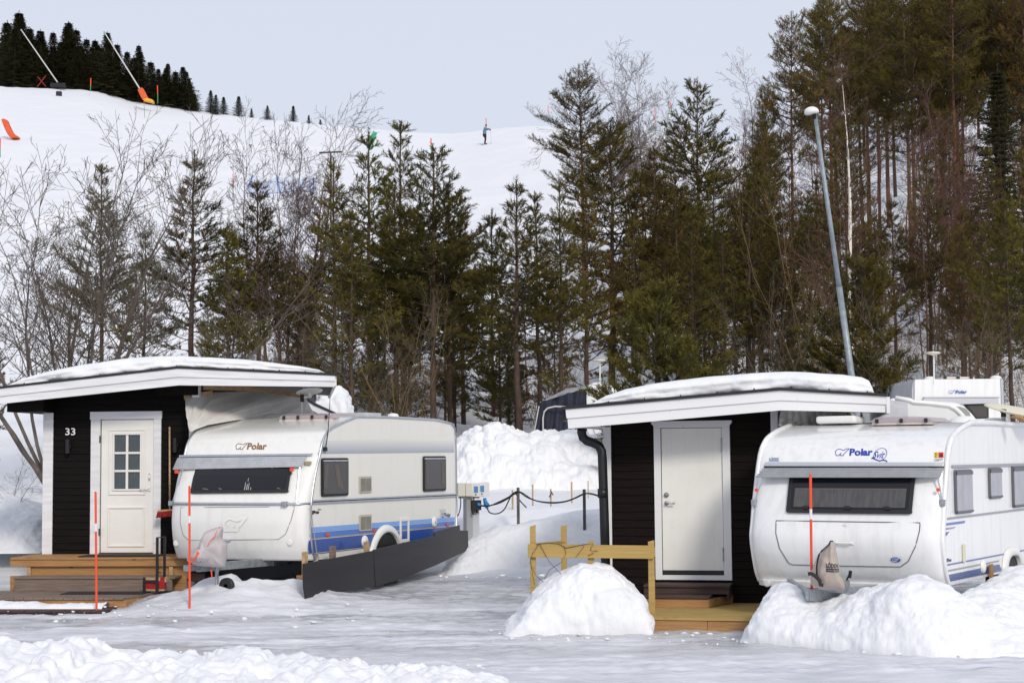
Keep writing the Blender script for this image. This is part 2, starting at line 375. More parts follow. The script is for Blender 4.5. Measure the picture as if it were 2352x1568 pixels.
def snow_ridge(name, label, st, N=160, M=60, amp=.07, chunk=.05, cf=3.0, p=2.2, q=.6, seed=1, mat=None, fine=.02, group=None, struct=False, sink=.05, cat='snow pile'):
    """a heap of ploughed snow; stations are (x, y, top z, base z, front depth, back depth)"""
    st = np.array(st, float); t = np.linspace(0, 1, len(st)); tt = np.linspace(0, 1, N)
    # smooth interpolation along the heap
    I = [np.interp(tt, t, st[:, k]) for k in range(6)]
    hw = max(4, N//60); ker = np.exp(-np.linspace(-2, 2, 2*hw+1)**2); ker /= ker.sum()
    I = [np.convolve(np.pad(a, hw, mode='edge'), ker, 'valid') for a in I]
    hb = N//8; kb = np.ones(2*hb+1)/(2*hb+1)
    for k_ in (1,): I[k_] = np.convolve(np.pad(I[k_], hb, mode='reflect', reflect_type='odd'), kb, 'valid')
    X, Y, ZT, ZB, DF, DB = I
    s = np.linspace(-1, 1, M)
    S, _ = np.meshgrid(s, tt); 
    dep = np.where(S < 0, DF[:, None], DB[:, None])
    prof = (1-np.abs(S)**p)**q
    dx = X*0+(X[-1]-X[0]); dy = Y*0+(Y[-1]-Y[0]); ln = np.hypot(dx, dy)+1e-9; nx, ny = -dy/ln, dx/ln
    PX = X[:, None]+nx[:, None]*S*dep; PY = Y[:, None]+ny[:, None]*S*dep
    PZ = ZB[:, None]-sink+(ZT-ZB+sink)[:, None]*prof
    P = np.stack([PX, PY, PZ], -1)
    gu = np.gradient(P, axis=0); gv = np.gradient(P, axis=1); n = np.cross(gu, gv); n /= np.linalg.norm(n, axis=-1, keepdims=True)+1e-9
    n *= np.sign(n[..., 2:3]+1e-6)
    x, y, z = PX, PY, PZ
    wgt = np.clip((PZ-ZB[:, None]+sink)/.12, 0, 1)
    d = amp*fbm(x*1.3, y*1.3, z*1.3, 4, seed)
    if chunk:
        wx, wy, wz = x+.12*vn(x*3, y*3, z*3, seed+5), y+.12*vn(x*3+9, y*3, z*3, seed+6), z+.1*vn(x*3, y*3+9, z*3, seed+7)
        d = d+chunk*(.55-worley(wx*cf, wy*cf, wz*cf, seed))*1.6
        d = d+chunk*.45*(.5-worley(wx*cf*2.3, wy*cf*2.3, wz*cf*2.3, seed+40))*1.4
    d = d+fine*fbm(x*9, y*9, z*9, 4, seed+3)+fine*.8*fbm(x*3.5, y*3.5, z*11, 3, seed+8)
    P = P+n*(d*wgt)[..., None]
    V = P.reshape(-1, 3); i = np.arange(N-1)[:, None]*M+np.arange(M-1)[None, :]
    F = np.stack([i, i+M, i+M+1, i+1], -1).reshape(-1, 4)
    o = from_arrays(name, V, F, mat or SNOW, smooth=True)
    if struct: o['kind'] = 'structure'
    else: tag(o, label, cat, group)
    return o
def stn(lst, Yc, base, df, db):
    """stations from silhouette points (u, v[, Y])"""
    out = []
    for e in lst:
        Y = e[2] if len(e) > 2 else Yc
        p_ = pix(e[0], e[1], Y); b = base if not callable(base) else base(p_.x, Y)
        out.append((p_.x, Y, max(p_.z, b+.01), b, df, db))
    return out
# foreground bank along the lower left edge
snow_ridge('snow_bank', '', stn([(-120, 1475), (-40, 1462), (0, 1470), (60, 1482), (115, 1480), (150, 1462), (180, 1452), (215, 1462), (250, 1490), (310, 1500), (380, 1508), (440, 1512), (500, 1504),
    (560, 1492), (600, 1486), (640, 1505), (700, 1512), (800, 1524), (880, 1535), (950, 1538), (1050, 1549), (1130, 1560), (1200, 1580)], 15.6, -.02, 2.6, .75), 900, 150, .05, .085, 3.6, 2.0, .62, 11, fine=.012, struct=True)
# mound against the garden fence
snow_ridge('snow_mound', 'rounded snow mound piled against the yellow wooden rail fence', [(x, y, z-.08, b, f, g) for x, y, z, b, f, g in stn([(1118, 1452), (1150, 1434), (1182, 1400), (1216, 1350), (1255, 1315), (1290, 1296), (1330, 1284), (1368, 1278), (1400, 1284), (1430, 1304),
    (1456, 1328), (1474, 1352), (1484, 1388), (1490, 1428), (1496, 1452)], 20.85, .02, .75, .8)], 380, 150, .045, .035, 2.6, 2.4, .55, 23, fine=.012)
# plough bank in front of the right caravan
dn = lambda l, k: [(x, y, z-k, b, f, g) for x, y, z, b, f, g in l]
snow_ridge('snow_heap', 'long ploughed snow heap in front of the right caravan', dn(stn([(1716, 1462, 20.1), (1738, 1435, 20.0), (1752, 1390, 19.9), (1766, 1345, 19.8), (1795, 1324, 19.7), (1830, 1326, 19.6), (1870, 1340, 19.5), (1920, 1350, 19.3), (1960, 1352, 19.1),
    (2010, 1336, 18.95), (2050, 1318, 18.8), (2105, 1309, 18.6), (2150, 1320, 18.45), (2200, 1345, 18.4), (2250, 1375, 18.35), (2300, 1405, 18.3), (2380, 1430, 18.3), (2500, 1450, 18.3), (2600, 1500, 18.3)], 19, .01, .85, .6), .09), 620, 170, .055, .04, 2.0, 2.3, .55, 37, fine=.013)
snow_ridge('snow_heap', 'tall snow heap along the right side of the blue striped right caravan', dn(stn([(2175, 1410, 18.95), (2200, 1350, 19.0), (2228, 1330, 19.3), (2262, 1326, 19.6), (2290, 1312, 20.2), (2330, 1285, 20.9), (2370, 1268, 21.4), (2480, 1255, 21.8), (2640, 1275, 22.0), (2750, 1400, 22.0)], 19, .02, .9, .4), .10), 360, 140, .05, .04, 1.8, 2.2, .6, 43, fine=.013)
# big heap behind the yard
snow_ridge('snow_heap', 'high craggy snow heap behind the yard between the two huts', stn([(985, 1110), (1010, 1060), (1035, 1020), (1062, 1000), (1082, 985), (1096, 980), (1110, 990), (1126, 976), (1142, 972), (1165, 978), (1185, 990), (1215, 992), (1248, 980), (1270, 988), (1300, 992), (1340, 1000), (1370, 1006), (1420, 1018), (1500, 1050), (1560, 1120)],
    41, 1.35, 2.6, 2.0), 420, 110, .10, .16, 1.5, 1.7, .75, 51, mat=SNOWD, fine=.03)
snow_ridge('snow_heap', 'low grey snow heap at the picture edge left of the hut numbered 33', stn([(-160, 1150), (-80, 1128), (0, 1130), (50, 1140), (95, 1155), (130, 1170), (170, 1230)], 31.0, .6, 2.2, 1.5), 260, 150, .05, .03, 1.4, 1.8, .8, 61, fine=.008)
snow_ridge('snow_mound', 'smooth snow mound at the foot of the grey power post', stn([(990, 1335, 28.6), (1010, 1315, 28.7), (1036, 1280, 28.8), (1060, 1256, 28.9), (1098, 1230, 29.0), (1140, 1210, 29.1), (1192, 1203, 29.2), (1252, 1191, 29.2), (1310, 1173, 29.2), (1370, 1170, 29.2), (1440, 1176, 29.2), (1520, 1200, 29.2), (1600, 1290, 29)], 28, .14, .95, 1.6), 300, 80, .03, .03, 1.3, 2.0, .7, 71, fine=.010)
# crumbs of broken snow scattered at the feet of the heaps
def crumbs():
    rs = np.random.RandomState(77); Vs, Fs = [], []
    ico = MB(); ico.lathe([(0, -.5), (.42, -.42), (.55, 0), (.40, .42), (0, .5)], (0, 0, 0), 7); B = np.array(ico.V); Fq = [f for f in ico.F if len(f) == 4]; Fq = np.array(Fq)
    spots = []
    for k in range(90): u = rs.uniform(1120, 1540); spots.append((u, 1447+rs.rand()*28+8*math.sin(u/30), .5))
    for k in range(110): u = rs.uniform(1500, 2352); spots.append((u, 1448+(u-1500)*.055+rs.rand()*26, .6))
    for k in range(110): u = rs.uniform(0, 900); spots.append((u, 1405+rs.rand()**2*50-(u > 240)*rs.rand()*35, .55))
    for k in range(120): u = rs.uniform(0, 1200); spots.append((u, 1500+rs.rand()*30+u*.04-20, .8))
    for k in range(60): u = rs.uniform(1000, 1400); spots.append((u, 1322+rs.rand()*12, .5))
    for u, v, s_ in spots:
        p_ = pixz(u, v, 0.05); z = gz(p_.x, p_.y); p_ = pixz(u, v, z); r_ = (.007+.055*rs.rand()**4)*s_*1.5
        d = B*np.array([1+rs.rand(), 1+rs.rand(), .45+.5*rs.rand()])*r_; d = d*(1+.35*vn(B[:, 0]*2+rs.rand()*99, B[:, 1]*2, B[:, 2]*2, 3))[:, None]; a_ = rs.rand()*6.28
        Vs.append(np.stack([d[:, 0]*math.cos(a_)-d[:, 1]*math.sin(a_)+p_.x, d[:, 0]*math.sin(a_)+d[:, 1]*math.cos(a_)+p_.y, d[:, 2]+z+.01], -1)); Fs.append(Fq+len(B)*len(Fs))
    o = from_arrays('snow_crumbs', np.concatenate(Vs), np.concatenate(Fs), SNOW, smooth=True); tag(o, 'small crumbs of broken snow scattered on the yard', 'snow crumbs', kind='stuff')
crumbs()
# ---------------------------------------------------------------- helpers for huts
def clapboard(mb, x0, x1, z0, z1, y=0, pitch=.11, lap=.014, thick=.05):
    """front face of overlapping horizontal boards, built as one profile"""
    prof = []; z = z0
    while z < z1-1e-4:
        zt = min(z+pitch, z1); prof += [(y-lap, z), (y-.003, zt-.006), (y+.004, zt-.003)]; z = zt
    prof += [(y+thick, z1), (y+thick, z0)]
    mb.prismx(prof, x0, x1)
def text(name, body, mat, par, mapf, bold=.0, shear=0, flip=False, thick=.001, size=None):
    """flat lettering; mapf takes (s, t) in 0..1 of the text box to a 3-D point"""
    cu = bpy.data.curves.new('text', 'FONT'); cu.body = body; cu.offset = bold; cu.shear = shear; cu.resolution_u = 3
    ob = bpy.data.objects.new('text', cu); C.objects.link(ob)
    dg = bpy.context.evaluated_depsgraph_get(); me = bpy.data.meshes.new_from_object(ob.evaluated_get(dg))
    bpy.data.objects.remove(ob); bpy.data.curves.remove(cu)
    co = [v.co.copy() for v in me.vertices]
    x0, x1 = min(c.x for c in co), max(c.x for c in co); y0, y1 = min(c.y for c in co), max(c.y for c in co)
    for v in me.vertices: v.co = mapf((v.co.x-x0)/(x1-x0), (v.co.y-y0)/(y1-y0))
    me.name = name; me.materials.clear(); me.materials.append(mat)
    o = bpy.data.objects.new(name, me); C.objects.link(o); o.parent = par; return o
def boxmap(fr, q, y=None, x=None):
    """map the unit box to the picture quad q (bottom-left, bottom-right, top-right, top-left) on plane y or x of a frame"""
    pts = []
    for u, v in q:
        if y is not None: a, b = fr.at(u, v, y); pts.append(Vector((a, y, b)))
        else: a, b = fr.atx(u, v, x); pts.append(Vector((x, a, b)))
    return lambda s, t: pts[0]*(1-s)*(1-t)+pts[1]*s*(1-t)+pts[2]*s*t+pts[3]*(1-s)*t
def roof_snow(name, label, M, nx, ny, xs, top, y0, y1, zroof, seed, mat=SNOW):
    """a snow blanket: top(x) height, lying on zroof(x) between y0 and y1 in the local frame M"""
    X = np.linspace(xs[0], xs[1], nx); Yv = y0+(y1-y0)*np.linspace(0, 1, ny)**1.5
    XX, YY = np.meshgrid(X, Yv, indexing='ij')
    base = np.array([zroof(x) for x in X])[:, None]+0*XX
    H = np.array([top(x) for x in X])[:, None]-base
    # rounded front lip that overhangs a little, built as a closed cross profile
    prof = [(-.04, -.03), (-.075, .03), (-.09, .12), (-.092, .25), (-.08, .36), (-.088, .48), (-.075, .60), (-.045, .72), (-.01, .83), (.04, .91), (.11, .965), (.25, 1.0)]
    rows = []
    for py, pz in prof:
        yy = y0+py*1.0+.07*fbm(X*1.1, 3.3, pz*.8, 3, seed)+.022*fbm(X*5, 1.1, pz*4, 3, seed+1)+.018*vn(X*.8, 7.7, pz*14, seed+5)
        rows.append(np.stack([X, yy, base[:, 0]+H[:, 0]*pz*(1+.03*fbm(X*2.0, .5, pz, 3, seed+2))], -1))
    for k in range(1, ny):
        yy = y0+.25+(y1-y0-.25)*(k/(ny-1))
        rows.append(np.stack([X, X*0+yy, base[:, 0]+H[:, 0]*(1+.05*fbm(X*1.2, yy*1.2, 0, 3, seed+3))*(1 if k < ny-1 else 0)], -1))
    P = np.stack(rows, 0); a, b, _ = P.shape
    w_ = (M[0][0], )
    V = P.reshape(-1, 3); i = np.arange(a-1)[:, None]*b+np.arange(b-1)[None, :]
    F = np.stack([i, i+1, i+b+1, i+b], -1).reshape(-1, 4)
    o = from_arrays(name, V, F, mat, smooth=True); o.matrix_world = M
    return tag(o, label, 'snow')

def slant(o, xr, y0, k, w=.12, x0=None):
    """the right eave runs slightly inwards towards the back"""
    for v in o.data.vertices:
        if x0 is None:
            if v.co.x > xr-w: v.co.x -= k*(v.co.y-y0)
        else: v.co.x -= k*(v.co.y-y0)*max(0, min(1, (v.co.x-x0)/(xr-x0)))
    return o
# ================================================================ LEFT HUT (number 33)
LH = Frame(pix(97, 1275, 26.3), R(5)); fl = LH
e = LH.empty('annex_hut'); tag(e, 'black boarded caravan annex hut with white trim, number 33 and a six pane door', 'hut')
wx1 = fl.at(443, 1100, 0)[0]; wz1 = 2.62; HD = 4.2
px = lambda u, v=1100, y=0: fl.at(u, v, y)[0]
pz = lambda v, u=250, y=0: fl.at(u, v, y)[1]
b = MB(); z0 = -.02; dx0, dx1 = px(209), px(370.5)
clapboard(b, .16, dx0, z0, wz1, 0, .105); clapboard(b, dx1, wx1-.06, z0, wz1, 0, .105)
dtop = pz(945); clapboard(b, dx0+.001, dx1-.001, dtop, wz1+.001, .001, .105)
b.box(.02, wx1-.02, .06, HD, z0, wz1-.002)
b.build('wall', BLACKW, e)
b = MB(); b.box(0, .16, -.022, .3, z0, fl.at(107, 948, 0)[1]); b.build('corner_board', WHITEP, e, .003); b = MB(); b.box(wx1-.06, wx1+.02, -.022, .12, z0, wz1-.004); b.build('corner_board', WHITEP, e, .003)
# door surround
b = MB(); zt1 = pz(963)
b.box(dx0, px(230.5), -.03, .02, z0, zt1); b.box(px(353.5), dx1, -.03, .02, z0, zt1); b.box(dx0-.012, dx1+.012, -.036, .02, zt1+.001, dtop)
b.build('door_frame', WHITEP, e, .003)
# the door
d = MB(); lx0, lx1 = px(232.5), px(352.5); lz0, lz1 = pz(1268), zt1-.008
gx0, gx1, gz0, gz1 = px(262.5), px(321), pz(1122.5), pz(999)
d.box(lx0, gx0, .0, .05, lz0, lz1); d.box(gx1, lx1, .0, .05, lz0, lz1); d.box(gx0, gx1, .0, .05, lz0, gz0); d.box(gx0, gx1, .0, .05, gz1, lz1)
door = d.build('door', DOORW, e)
def molding(x0, x1, za, zb, wd, y, yo=.012):
    m = MB(); m.box(x0, x1, y-yo, y, za, za+wd); m.box(x0, x1, y-yo, y, zb-wd, zb); m.box(x0, x0+wd, y-yo, y, za+wd, zb-wd); m.box(x1-wd, x1, y-yo, y, za+wd, zb-wd); return m
molding(px(249), px(334.5), pz(1136.5), pz(985), .028, 0, .016).build('upper_molding', DOORW, door, .007)
molding(px(258.5), px(325.5), pz(1126.5), pz(994.5), .026, 0, .022).build('window_frame', DOORW, door, .005)
molding(px(248), px(333.5), pz(1255.5), pz(1163), .030, 0, .018).build('lower_molding', DOORW, door, .008)
m = MB(); mx = (gx0+gx1)/2; m.box(mx-.019, mx+.019, -.012, .012, gz0, gz1)
hh = (gz1-gz0); 
for k in (1, 2): m.box(gx0, mx-.019, -.0115, .012, gz0+hh*k/3-.017, gz0+hh*k/3+.017); m.box(mx+.019, gx1, -.0115, .012, gz0+hh*k/3-.017, gz0+hh*k/3+.017)
m.build('glazing_bars', DOORW, door, .003)
m = MB()
for i in range(2):
    for j in range(3):
        xa = (gx0, mx+.019)[i]; za = gz0+hh*j/3+(.017 if j else 0)
        m.box(xa, xa+(gx1-gx0)/2-.019, .014, .022, za, gz0+hh*(j+1)/3-(.017 if j < 2 else 0))
m.build('pane', FROST, door)
m = MB(); hx = px(343.8, 1108); m.prism([(hx+r_*.02, zc+s_) for r_, zc, s_ in [(-1, pz(1128), .02), (-.6, pz(1128), 0), (.6, pz(1128), 0), (1, pz(1128), .02), (1, pz(1087), -.02), (.6, pz(1087), 0), (-.6, pz(1087), 0), (-1, pz(1087), -.02)]], -.025, 0)
m.tube([(hx, -.02, pz(1121)), (hx, -.06, pz(1121)), (hx-.03, -.07, pz(1121)), (hx-.13, -.068, pz(1121.5))], .010, 8)
hd = m.build('handle', PLASW, door, .003)
m = MB(); m.lathe([(.0, -.03), (.009, -.03), (.009, -.024)], (hx, 0, pz(1089)), 10, 'y')
for i in range(3):
    for j in range(4): m.box(hx-.011+i*.009, hx-.005+i*.009, -.029, -.025, pz(1098)-j*.012-.007, pz(1098)-j*.012)
m.build('keypad', BLKM, hd)
m = MB()
for v in (1009, 1222): m.tube([(px(230.5), -.035, pz(v+7)), (px(230.5), -.035, pz(v-9))], .011, 8)
m.build('hinge', RUB, e)
m = MB(); m.box(px(230.6), px(353.4), -.06, .04, pz(1275), pz(1268.5)); m.build('threshold', WOODR, e, .003)
# number and wall lamps
text('house_number', '33', PLASW, e, boxmap(fl, [(150, 999), (173, 999), (173, 982.5), (150, 982.5)], y=-.03), .012)
for u, v in ((155.5, 1025), (402, 1022)):
    m = MB(); x, z = fl.at(u, v, -.09); m.tube([(x, -.09, z-.11), (x, -.09, z+.11)], .036, 16); m.box(x+.01, x+.045, -.09, -.01, z-.03, z+.03)
    m.build('wall_lamp', BLKM, e, .003)
# roof: shallow gable with double white barge boards
YF = -.75
def rp(u, v): return fl.at(u, v, YF)
A0, A1, A2 = rp(-45, 897.5), rp(410.5, 846), rp(770, 862.5)
B0, B1, B2 = rp(-45, 932), rp(410.5, 884.5), rp(769, 888)
RD = HD+.3
def roofz(x): return np.interp(x, [A0[0], A1[0], A2[0]], [A0[1], A1[1], A2[1]])
rf = MB(); rf.prism([A0, A1, A2, (A2[0], A2[1]-.10), (A1[0], A1[1]-.12), (A0[0], A0[1]-.11)], YF+.03, RD)
roof = rf.build('roof', WOODG if False else M_('dark_soffit', (.018, .016, .016), .7, var=.3, vscale=8, stretch=(8, .5, 1)), e); slant(roof, A2[0], YF, .215)
m = MB(); t_ = .03; m.prism([(A0[0]-.02, A0[1]), (A1[0], A1[1]), (A2[0]+.03, A2[1]), (A2[0]+.03, A2[1]+t_), (A1[0], A1[1]+t_+.005), (A0[0]-.02, A0[1]+t_)], YF-.05, RD+.02)
slant(m.build('roof_sheet', ROOFB, e), A2[0], YF, .215)
mid = lambda a, b_: (a[0], (a[1]*.5+b_[1]*.5))
m = MB(); M0, M1, M2 = mid(A0, B0), mid(A1, B1), mid(A2, B2)
m.prism([M0, M1, (A1[0], A1[1]-.002), (A0[0], A0[1]-.002)], YF-.03, YF+.025); m.prism([M1, M2, (A2[0], A2[1]-.002), (A1[0], A1[1]-.002)], YF-.03, YF+.025)
m.prism([B0, B1, (M1[0], M1[1]-.001), (M0[0], M0[1]-.001)], YF-.008, YF+.024); m.prism([B1, B2, (M2[0], M2[1]-.001), (M1[0], M1[1]-.001)], YF-.008, YF+.024)
m.box(A2[0]-.02, A2[0]+.02, YF+.026, RD, B2[1]+.02, A2[1]-.01)
slant(m.build('barge_board', WHITEP, roof), A2[0], YF, .215)
m = MB()
for k in range(14):
    x = A0[0]+.3+k*.39
    if x < A2[0]: m.lathe([(.008, 0), (.008, .015), (.001, .02)], (x, YF-.03, roofz(x)+.032), 6)
m.build('roof_screw', BLKM, roof)
m = MB(); zs = fl.at(100, 945, -.5)[1]; xs0 = fl.at(16, 935, -.5)[0]; m.box(xs0, .18, -.5, -.02, zs, zs+.25); m.box(xs0, .18, -.019, HD, zs+.002, zs+.25); m.build('eave_box', BLACKW, roof)
m = MB(); bx0, bx1 = fl.at(362, 890, -.2)[0], fl.at(452, 890, -.2)[0]; m.box(bx0, bx1, -.25, -.05, fl.at(400, 907, -.25)[1], fl.at(400, 886, -.25)[1]); m.build('beam', BROWNW, roof)
m = MB(); xx = fl.at(458, 900, .1); m.box(xx[0]-.055, xx[0]+.055, -.12, .0, fl.at(458, 912, -.12)[1], fl.at(458, 870, -.12)[1]); 
m.build('post', WHITEP, e, .003); m = MB(); xx = fl.at(703, 890, .5); m.box(xx[0]-.05, xx[0]+.05, .45, .55, fl.at(700, 912, .45)[1], fl.at(700, 870, .45)[1]); m.build('post', WHITEP, e, .003)
# battens holding the tarpaulin
def P3(u, v, Y): return LH.I @ pix(u, v, Y)
for q in (((424, 912, 26.0), (487, 902, 26.3)), ((466, 889, 26.2), (583, 893, 26.6)), ((583, 893, 26.6), (697, 908, 27.0))):
    m = MB(); m.bar(P3(*q[0]), P3(*q[1]), .045, .075); m.build('batten', WOODP, e, .003)
def snowtop_l(x):
    t = [(20, 888), (34, 880), (60, 868), (110, 853), (180, 838), (280, 824), (360, 818), (410, 817), (480, 820), (560, 825), (640, 834), (700, 842), (740, 850), (752, 858)]
    xs_, zs_ = zip(*[fl.at(u, v-1, YF+.2) for u, v in t]); return float(np.interp(x, xs_, zs_))
rs_ = roof_snow('roof_snow', 'thick curved snow blanket on the roof of the hut numbered 33', LH.M, 260, 24, (fl.at(20, 888, YF+.2)[0], fl.at(752, 858, YF+.2)[0]), snowtop_l, YF+.09, RD-.4, lambda x: roofz(x)+.03, 5); slant(rs_, A2[0], YF, .30, x0=A1[0])
# wrinkled tarpaulin closing the gap between roof and caravan
up = [(425, 913, 26.0), (452, 907, 26.1), (487, 900, 26.35), (583, 897, 26.6), (650, 903, 26.85), (695, 911, 27.0), (702, 913, 27.05)]
lo = [(438, 992, 25.35), (450, 986, 25.45), (476, 976, 25.6), (545, 964, 25.95), (620, 963, 26.6), (700, 965, 27.3), (742, 966, 27.6)]
rows = []; n_ = 110; mm = 46
uu = np.linspace(0, 1, n_); ti = np.linspace(0, 1, len(up))
U = np.stack([np.interp(uu, ti, [pix(*q)[k] for q in up]) for k in range(3)], -1); Lw = np.stack([np.interp(uu, ti, [pix(*q)[k] for q in lo]) for k in range(3)], -1)
G = []
for j in range(mm):
    t = j/(mm-1); p_ = U*(1-t)+Lw*t; sag = math.sin(math.pi*t)
    fold = .085*fbm(uu*6+t*2.2, t*.8, 0, 3, 3)+.035*np.sin(uu*38+t*6+2*vn(uu*5, t*2, 0, 4))*vn(uu*4, t, 0, 9)
    p_ = p_+np.stack([0*uu, -(.12*sag)+fold*(sag*.8+.12), -.06*sag+.0*uu], -1); G.append(p_)
G = np.array(G); i = np.arange(mm-1)[:, None]*n_+np.arange(n_-1)[None, :]
o = from_arrays('tarpaulin', G.reshape(-1, 3), np.stack([i, i+1, i+n_+1, i+n_], -1).reshape(-1, 4), TARP, smooth=True)
md = o.modifiers.new('t', 'SOLIDIFY'); md.thickness = .004
tag(o, 'wrinkled grey tarpaulin strung from the hut roof to the roof of the left caravan', 'tarpaulin')
# boot scraper mat, steps
def planks_top(mb, x0, x1, y0, y1, z, n, t=.03, gap=.006):
    wd = (y1-y0)/n
    for k in range(n): mb.box(x0, x1, y0+k*wd+gap/2, y0+(k+1)*wd-gap/2, z-t, z)
s = empty('wooden_steps', (0, 0, 0)); s.matrix_world = LH.M; tag(s, 'stepped brown timber porch deck before the hut numbered 33', 'steps')
py0 = -.95
m = MB(); zt = fl.at(200, 1284, py0)[1]; xa, xb = fl.at(23, 1290, py0)[0], fl.at(433, 1290, py0)[0]
planks_top(m, xa+.01, xb, py0-.02, -.03, zt+.028, 8); m.build('platform', WOODN, s, .003)
m = MB(); za, zb = fl.at(200, 1300, py0)[1], zt-.004; m.box(xa, xb, py0, py0+.045, za, zb)
x2 = fl.at(62, 1310, py0+.06)[0]; zc = fl.at(200, 1321, py0+.06)[1]; m.box(x2, xb-.02, py0+.06, py0+.10, zc-.05, za-.002)
x3 = fl.at(23, 1330, py0)[0]; m.box(x3, xb-.03, py0, py0+.045, zc-.115, zc+.0); m.box(x3, xb-.03, py0+.001, py0+.045, zc-.23, zc-.118)
m.build('fascia', WOODN, s, .003)
m = MB(); m.box(x2+.01, x2+.07, py0+.02, py0+.058, zc-.0, za-.004); m.box(xb-.3, xb-.24, py0+.02, py0+.058, zc, za-.004); m.build('post', WOODP, s)
ys = -1.32; m = MB(); z1 = fl.at(200, 1326, ys)[1]; z1b = fl.at(200, 1357, ys)[1]; xa1, xb1 = fl.at(33, 1340, ys)[0], fl.at(402, 1340, ys)[0]
planks_top(m, xa1-.02, xb1, ys-.02, py0-.005, z1+.012, 3); m.build('tread', WOODG, s, .004)
m = MB(); m.box(xa1, fl.at(395, 1340, ys)[0], ys, ys+.05, z1b, z1-.02); m.build('riser', WOODG, s, .006)
yd = -2.5; zd = fl.at(200, 1372, yd)[1]; xr = fl.at(290, 1374, yd)[0]; xr2 = fl.at(392, 1350, ys+.1)[0]; xl = xa1-1.4
m = MB(); n_ = 26
for k in range(n_):
    x0 = xl+(xr2-xl)*k/n_; x1 = x0+(xr2-xl)/n_-.006; c_ = lambda x: yd if x < xr else yd+(ys+.35-yd)*(x-xr)/(xr2-xr)
    m.prismz([(x0, c_(x0)), (x1, c_(x1)), (x1, ys+.06), (x0, ys+.06)], zd-.03, zd)
m.build('deck', WOODG, s, .003)
m = MB(); zl = fl.at(200, 1396, yd)[1]
m.prismz([(xl, yd+.03), (xr-.01, yd+.03), (xr2-.02, ys+.37), (xr2-.06, ys+.39), (xr-.03, yd+.07), (xl, yd+.07)], zl-.05, zd-.032); m.build('fascia', WOODN, s)
yl = -3.05; zl2 = fl.at(120, 1401, yl)[1]; xr3 = fl.at(240, 1400, yl)[0]
m = MB(); 
for k in range(18):
    x0 = xl+(xr3-xl)*k/18; m.box(x0, x0+(xr3-xl)/18-.006, yl, yd+.0, zl2-.03, zl2)
m.build('tread', WOODR, s, .003)
m = MB(); m.box(xl, xr3-.03, yl+.03, yl+.07, zl2-.15, zl2-.032); m.build('riser', WOODR, s)
so = snow_ridge('step_snow', 'strip of trodden snow on the lowest porch step', [(*(LH.M @ Vector((x, (yl+yd)/2+.12, 0)))[:2], (LH.M @ Vector((0, 0, zl2+.07))).z, (LH.M @ Vector((0, 0, zl2-.01))).z, .19, .2) for x in np.linspace(xl, xr3-.1, 9)],
    260, 40, .05, .03, 5, 2, .6, 81, fine=.015, sink=.0, cat='snow')
mt = MB(); mt.box(fl.at(183, 1280, -.8)[0], fl.at(362, 1280, -.8)[0], -.88, -.4, zt+.030, zt+.045); o = mt.build('door_mat', MAT_, None, .004); o.matrix_world = LH.M; tag(o, 'black rubber mat on the porch before the six pane door', 'doormat')
mt = MB(); mt.box(fl.at(140, 1362, -1.9)[0], fl.at(330, 1362, -1.9)[0], -1.95, -1.55, zd+.002, zd+.012); o = mt.build('door_mat', MAT_, None, .003); o.matrix_world = LH.M; tag(o, 'thin dark mat lying on the lower porch deck', 'doormat')
# boot brush with tall black frame
bb = empty('boot_brush', (0, 0, 0)); bb.matrix_world = LH.M; tag(bb, 'red bristle boot brush in a tall black steel frame on the lower deck', 'boot brush')
yb = -1.75; q = lambda u, v, y=yb: fl.at(u, v, y)
m = MB(); hx0 = q(361, 1300)[0]; hx1 = q(377.5, 1300, yb+.25)[0]; zt_ = q(361, 1233)[1]
m.box(hx0-.017, hx0+.017, yb-.017, yb+.017, zd, zt_); m.box(hx1-.017, hx1+.017, yb+.24, yb+.27, zd, zt_)
m.bar((hx0, yb, zt_-.006), (hx1, yb+.255, zt_-.006), .03, .012)
ux = q(331, 1340)[0]; m.box(ux-.017, ux+.017, yb-.016, yb+.016, zd, q(331, 1325)[1]); m.box(ux, hx0, yb-.012, yb+.012, q(0, 1338)[1], q(0, 1332)[1])
m.build('frame', BLKM, bb, .002)
m = MB()
for v0, v1, x0_, x1_ in ((1327, 1334, 327, 367), (1353, 1357, 335, 376)): m.box(q(x0_, 1330)[0], q(x1_, 1330)[0], yb+.02, yb+.09, q(0, v1)[1], q(0, v0)[1])
m.box(q(372, 1330)[0], q(381, 1330)[0], yb+.02, yb+.2, q(0, 1337)[1], q(0, 1326)[1]); m.build('wood_block', WOODP, bb, .003)
m = MB(); 
for k in range(26):
    xk = q(333+k*1.7, 1340)[0]; m.prism([(xk, q(0, 1352)[1]), (xk+.009, q(0, 1352)[1]), (xk+.011, q(0, 1334 if k < 20 else 1326)[1]), (xk, q(0, 1334 if k < 20 else 1326)[1])], yb+.015, yb+.1)
m.build('bristles', REDB, bb)
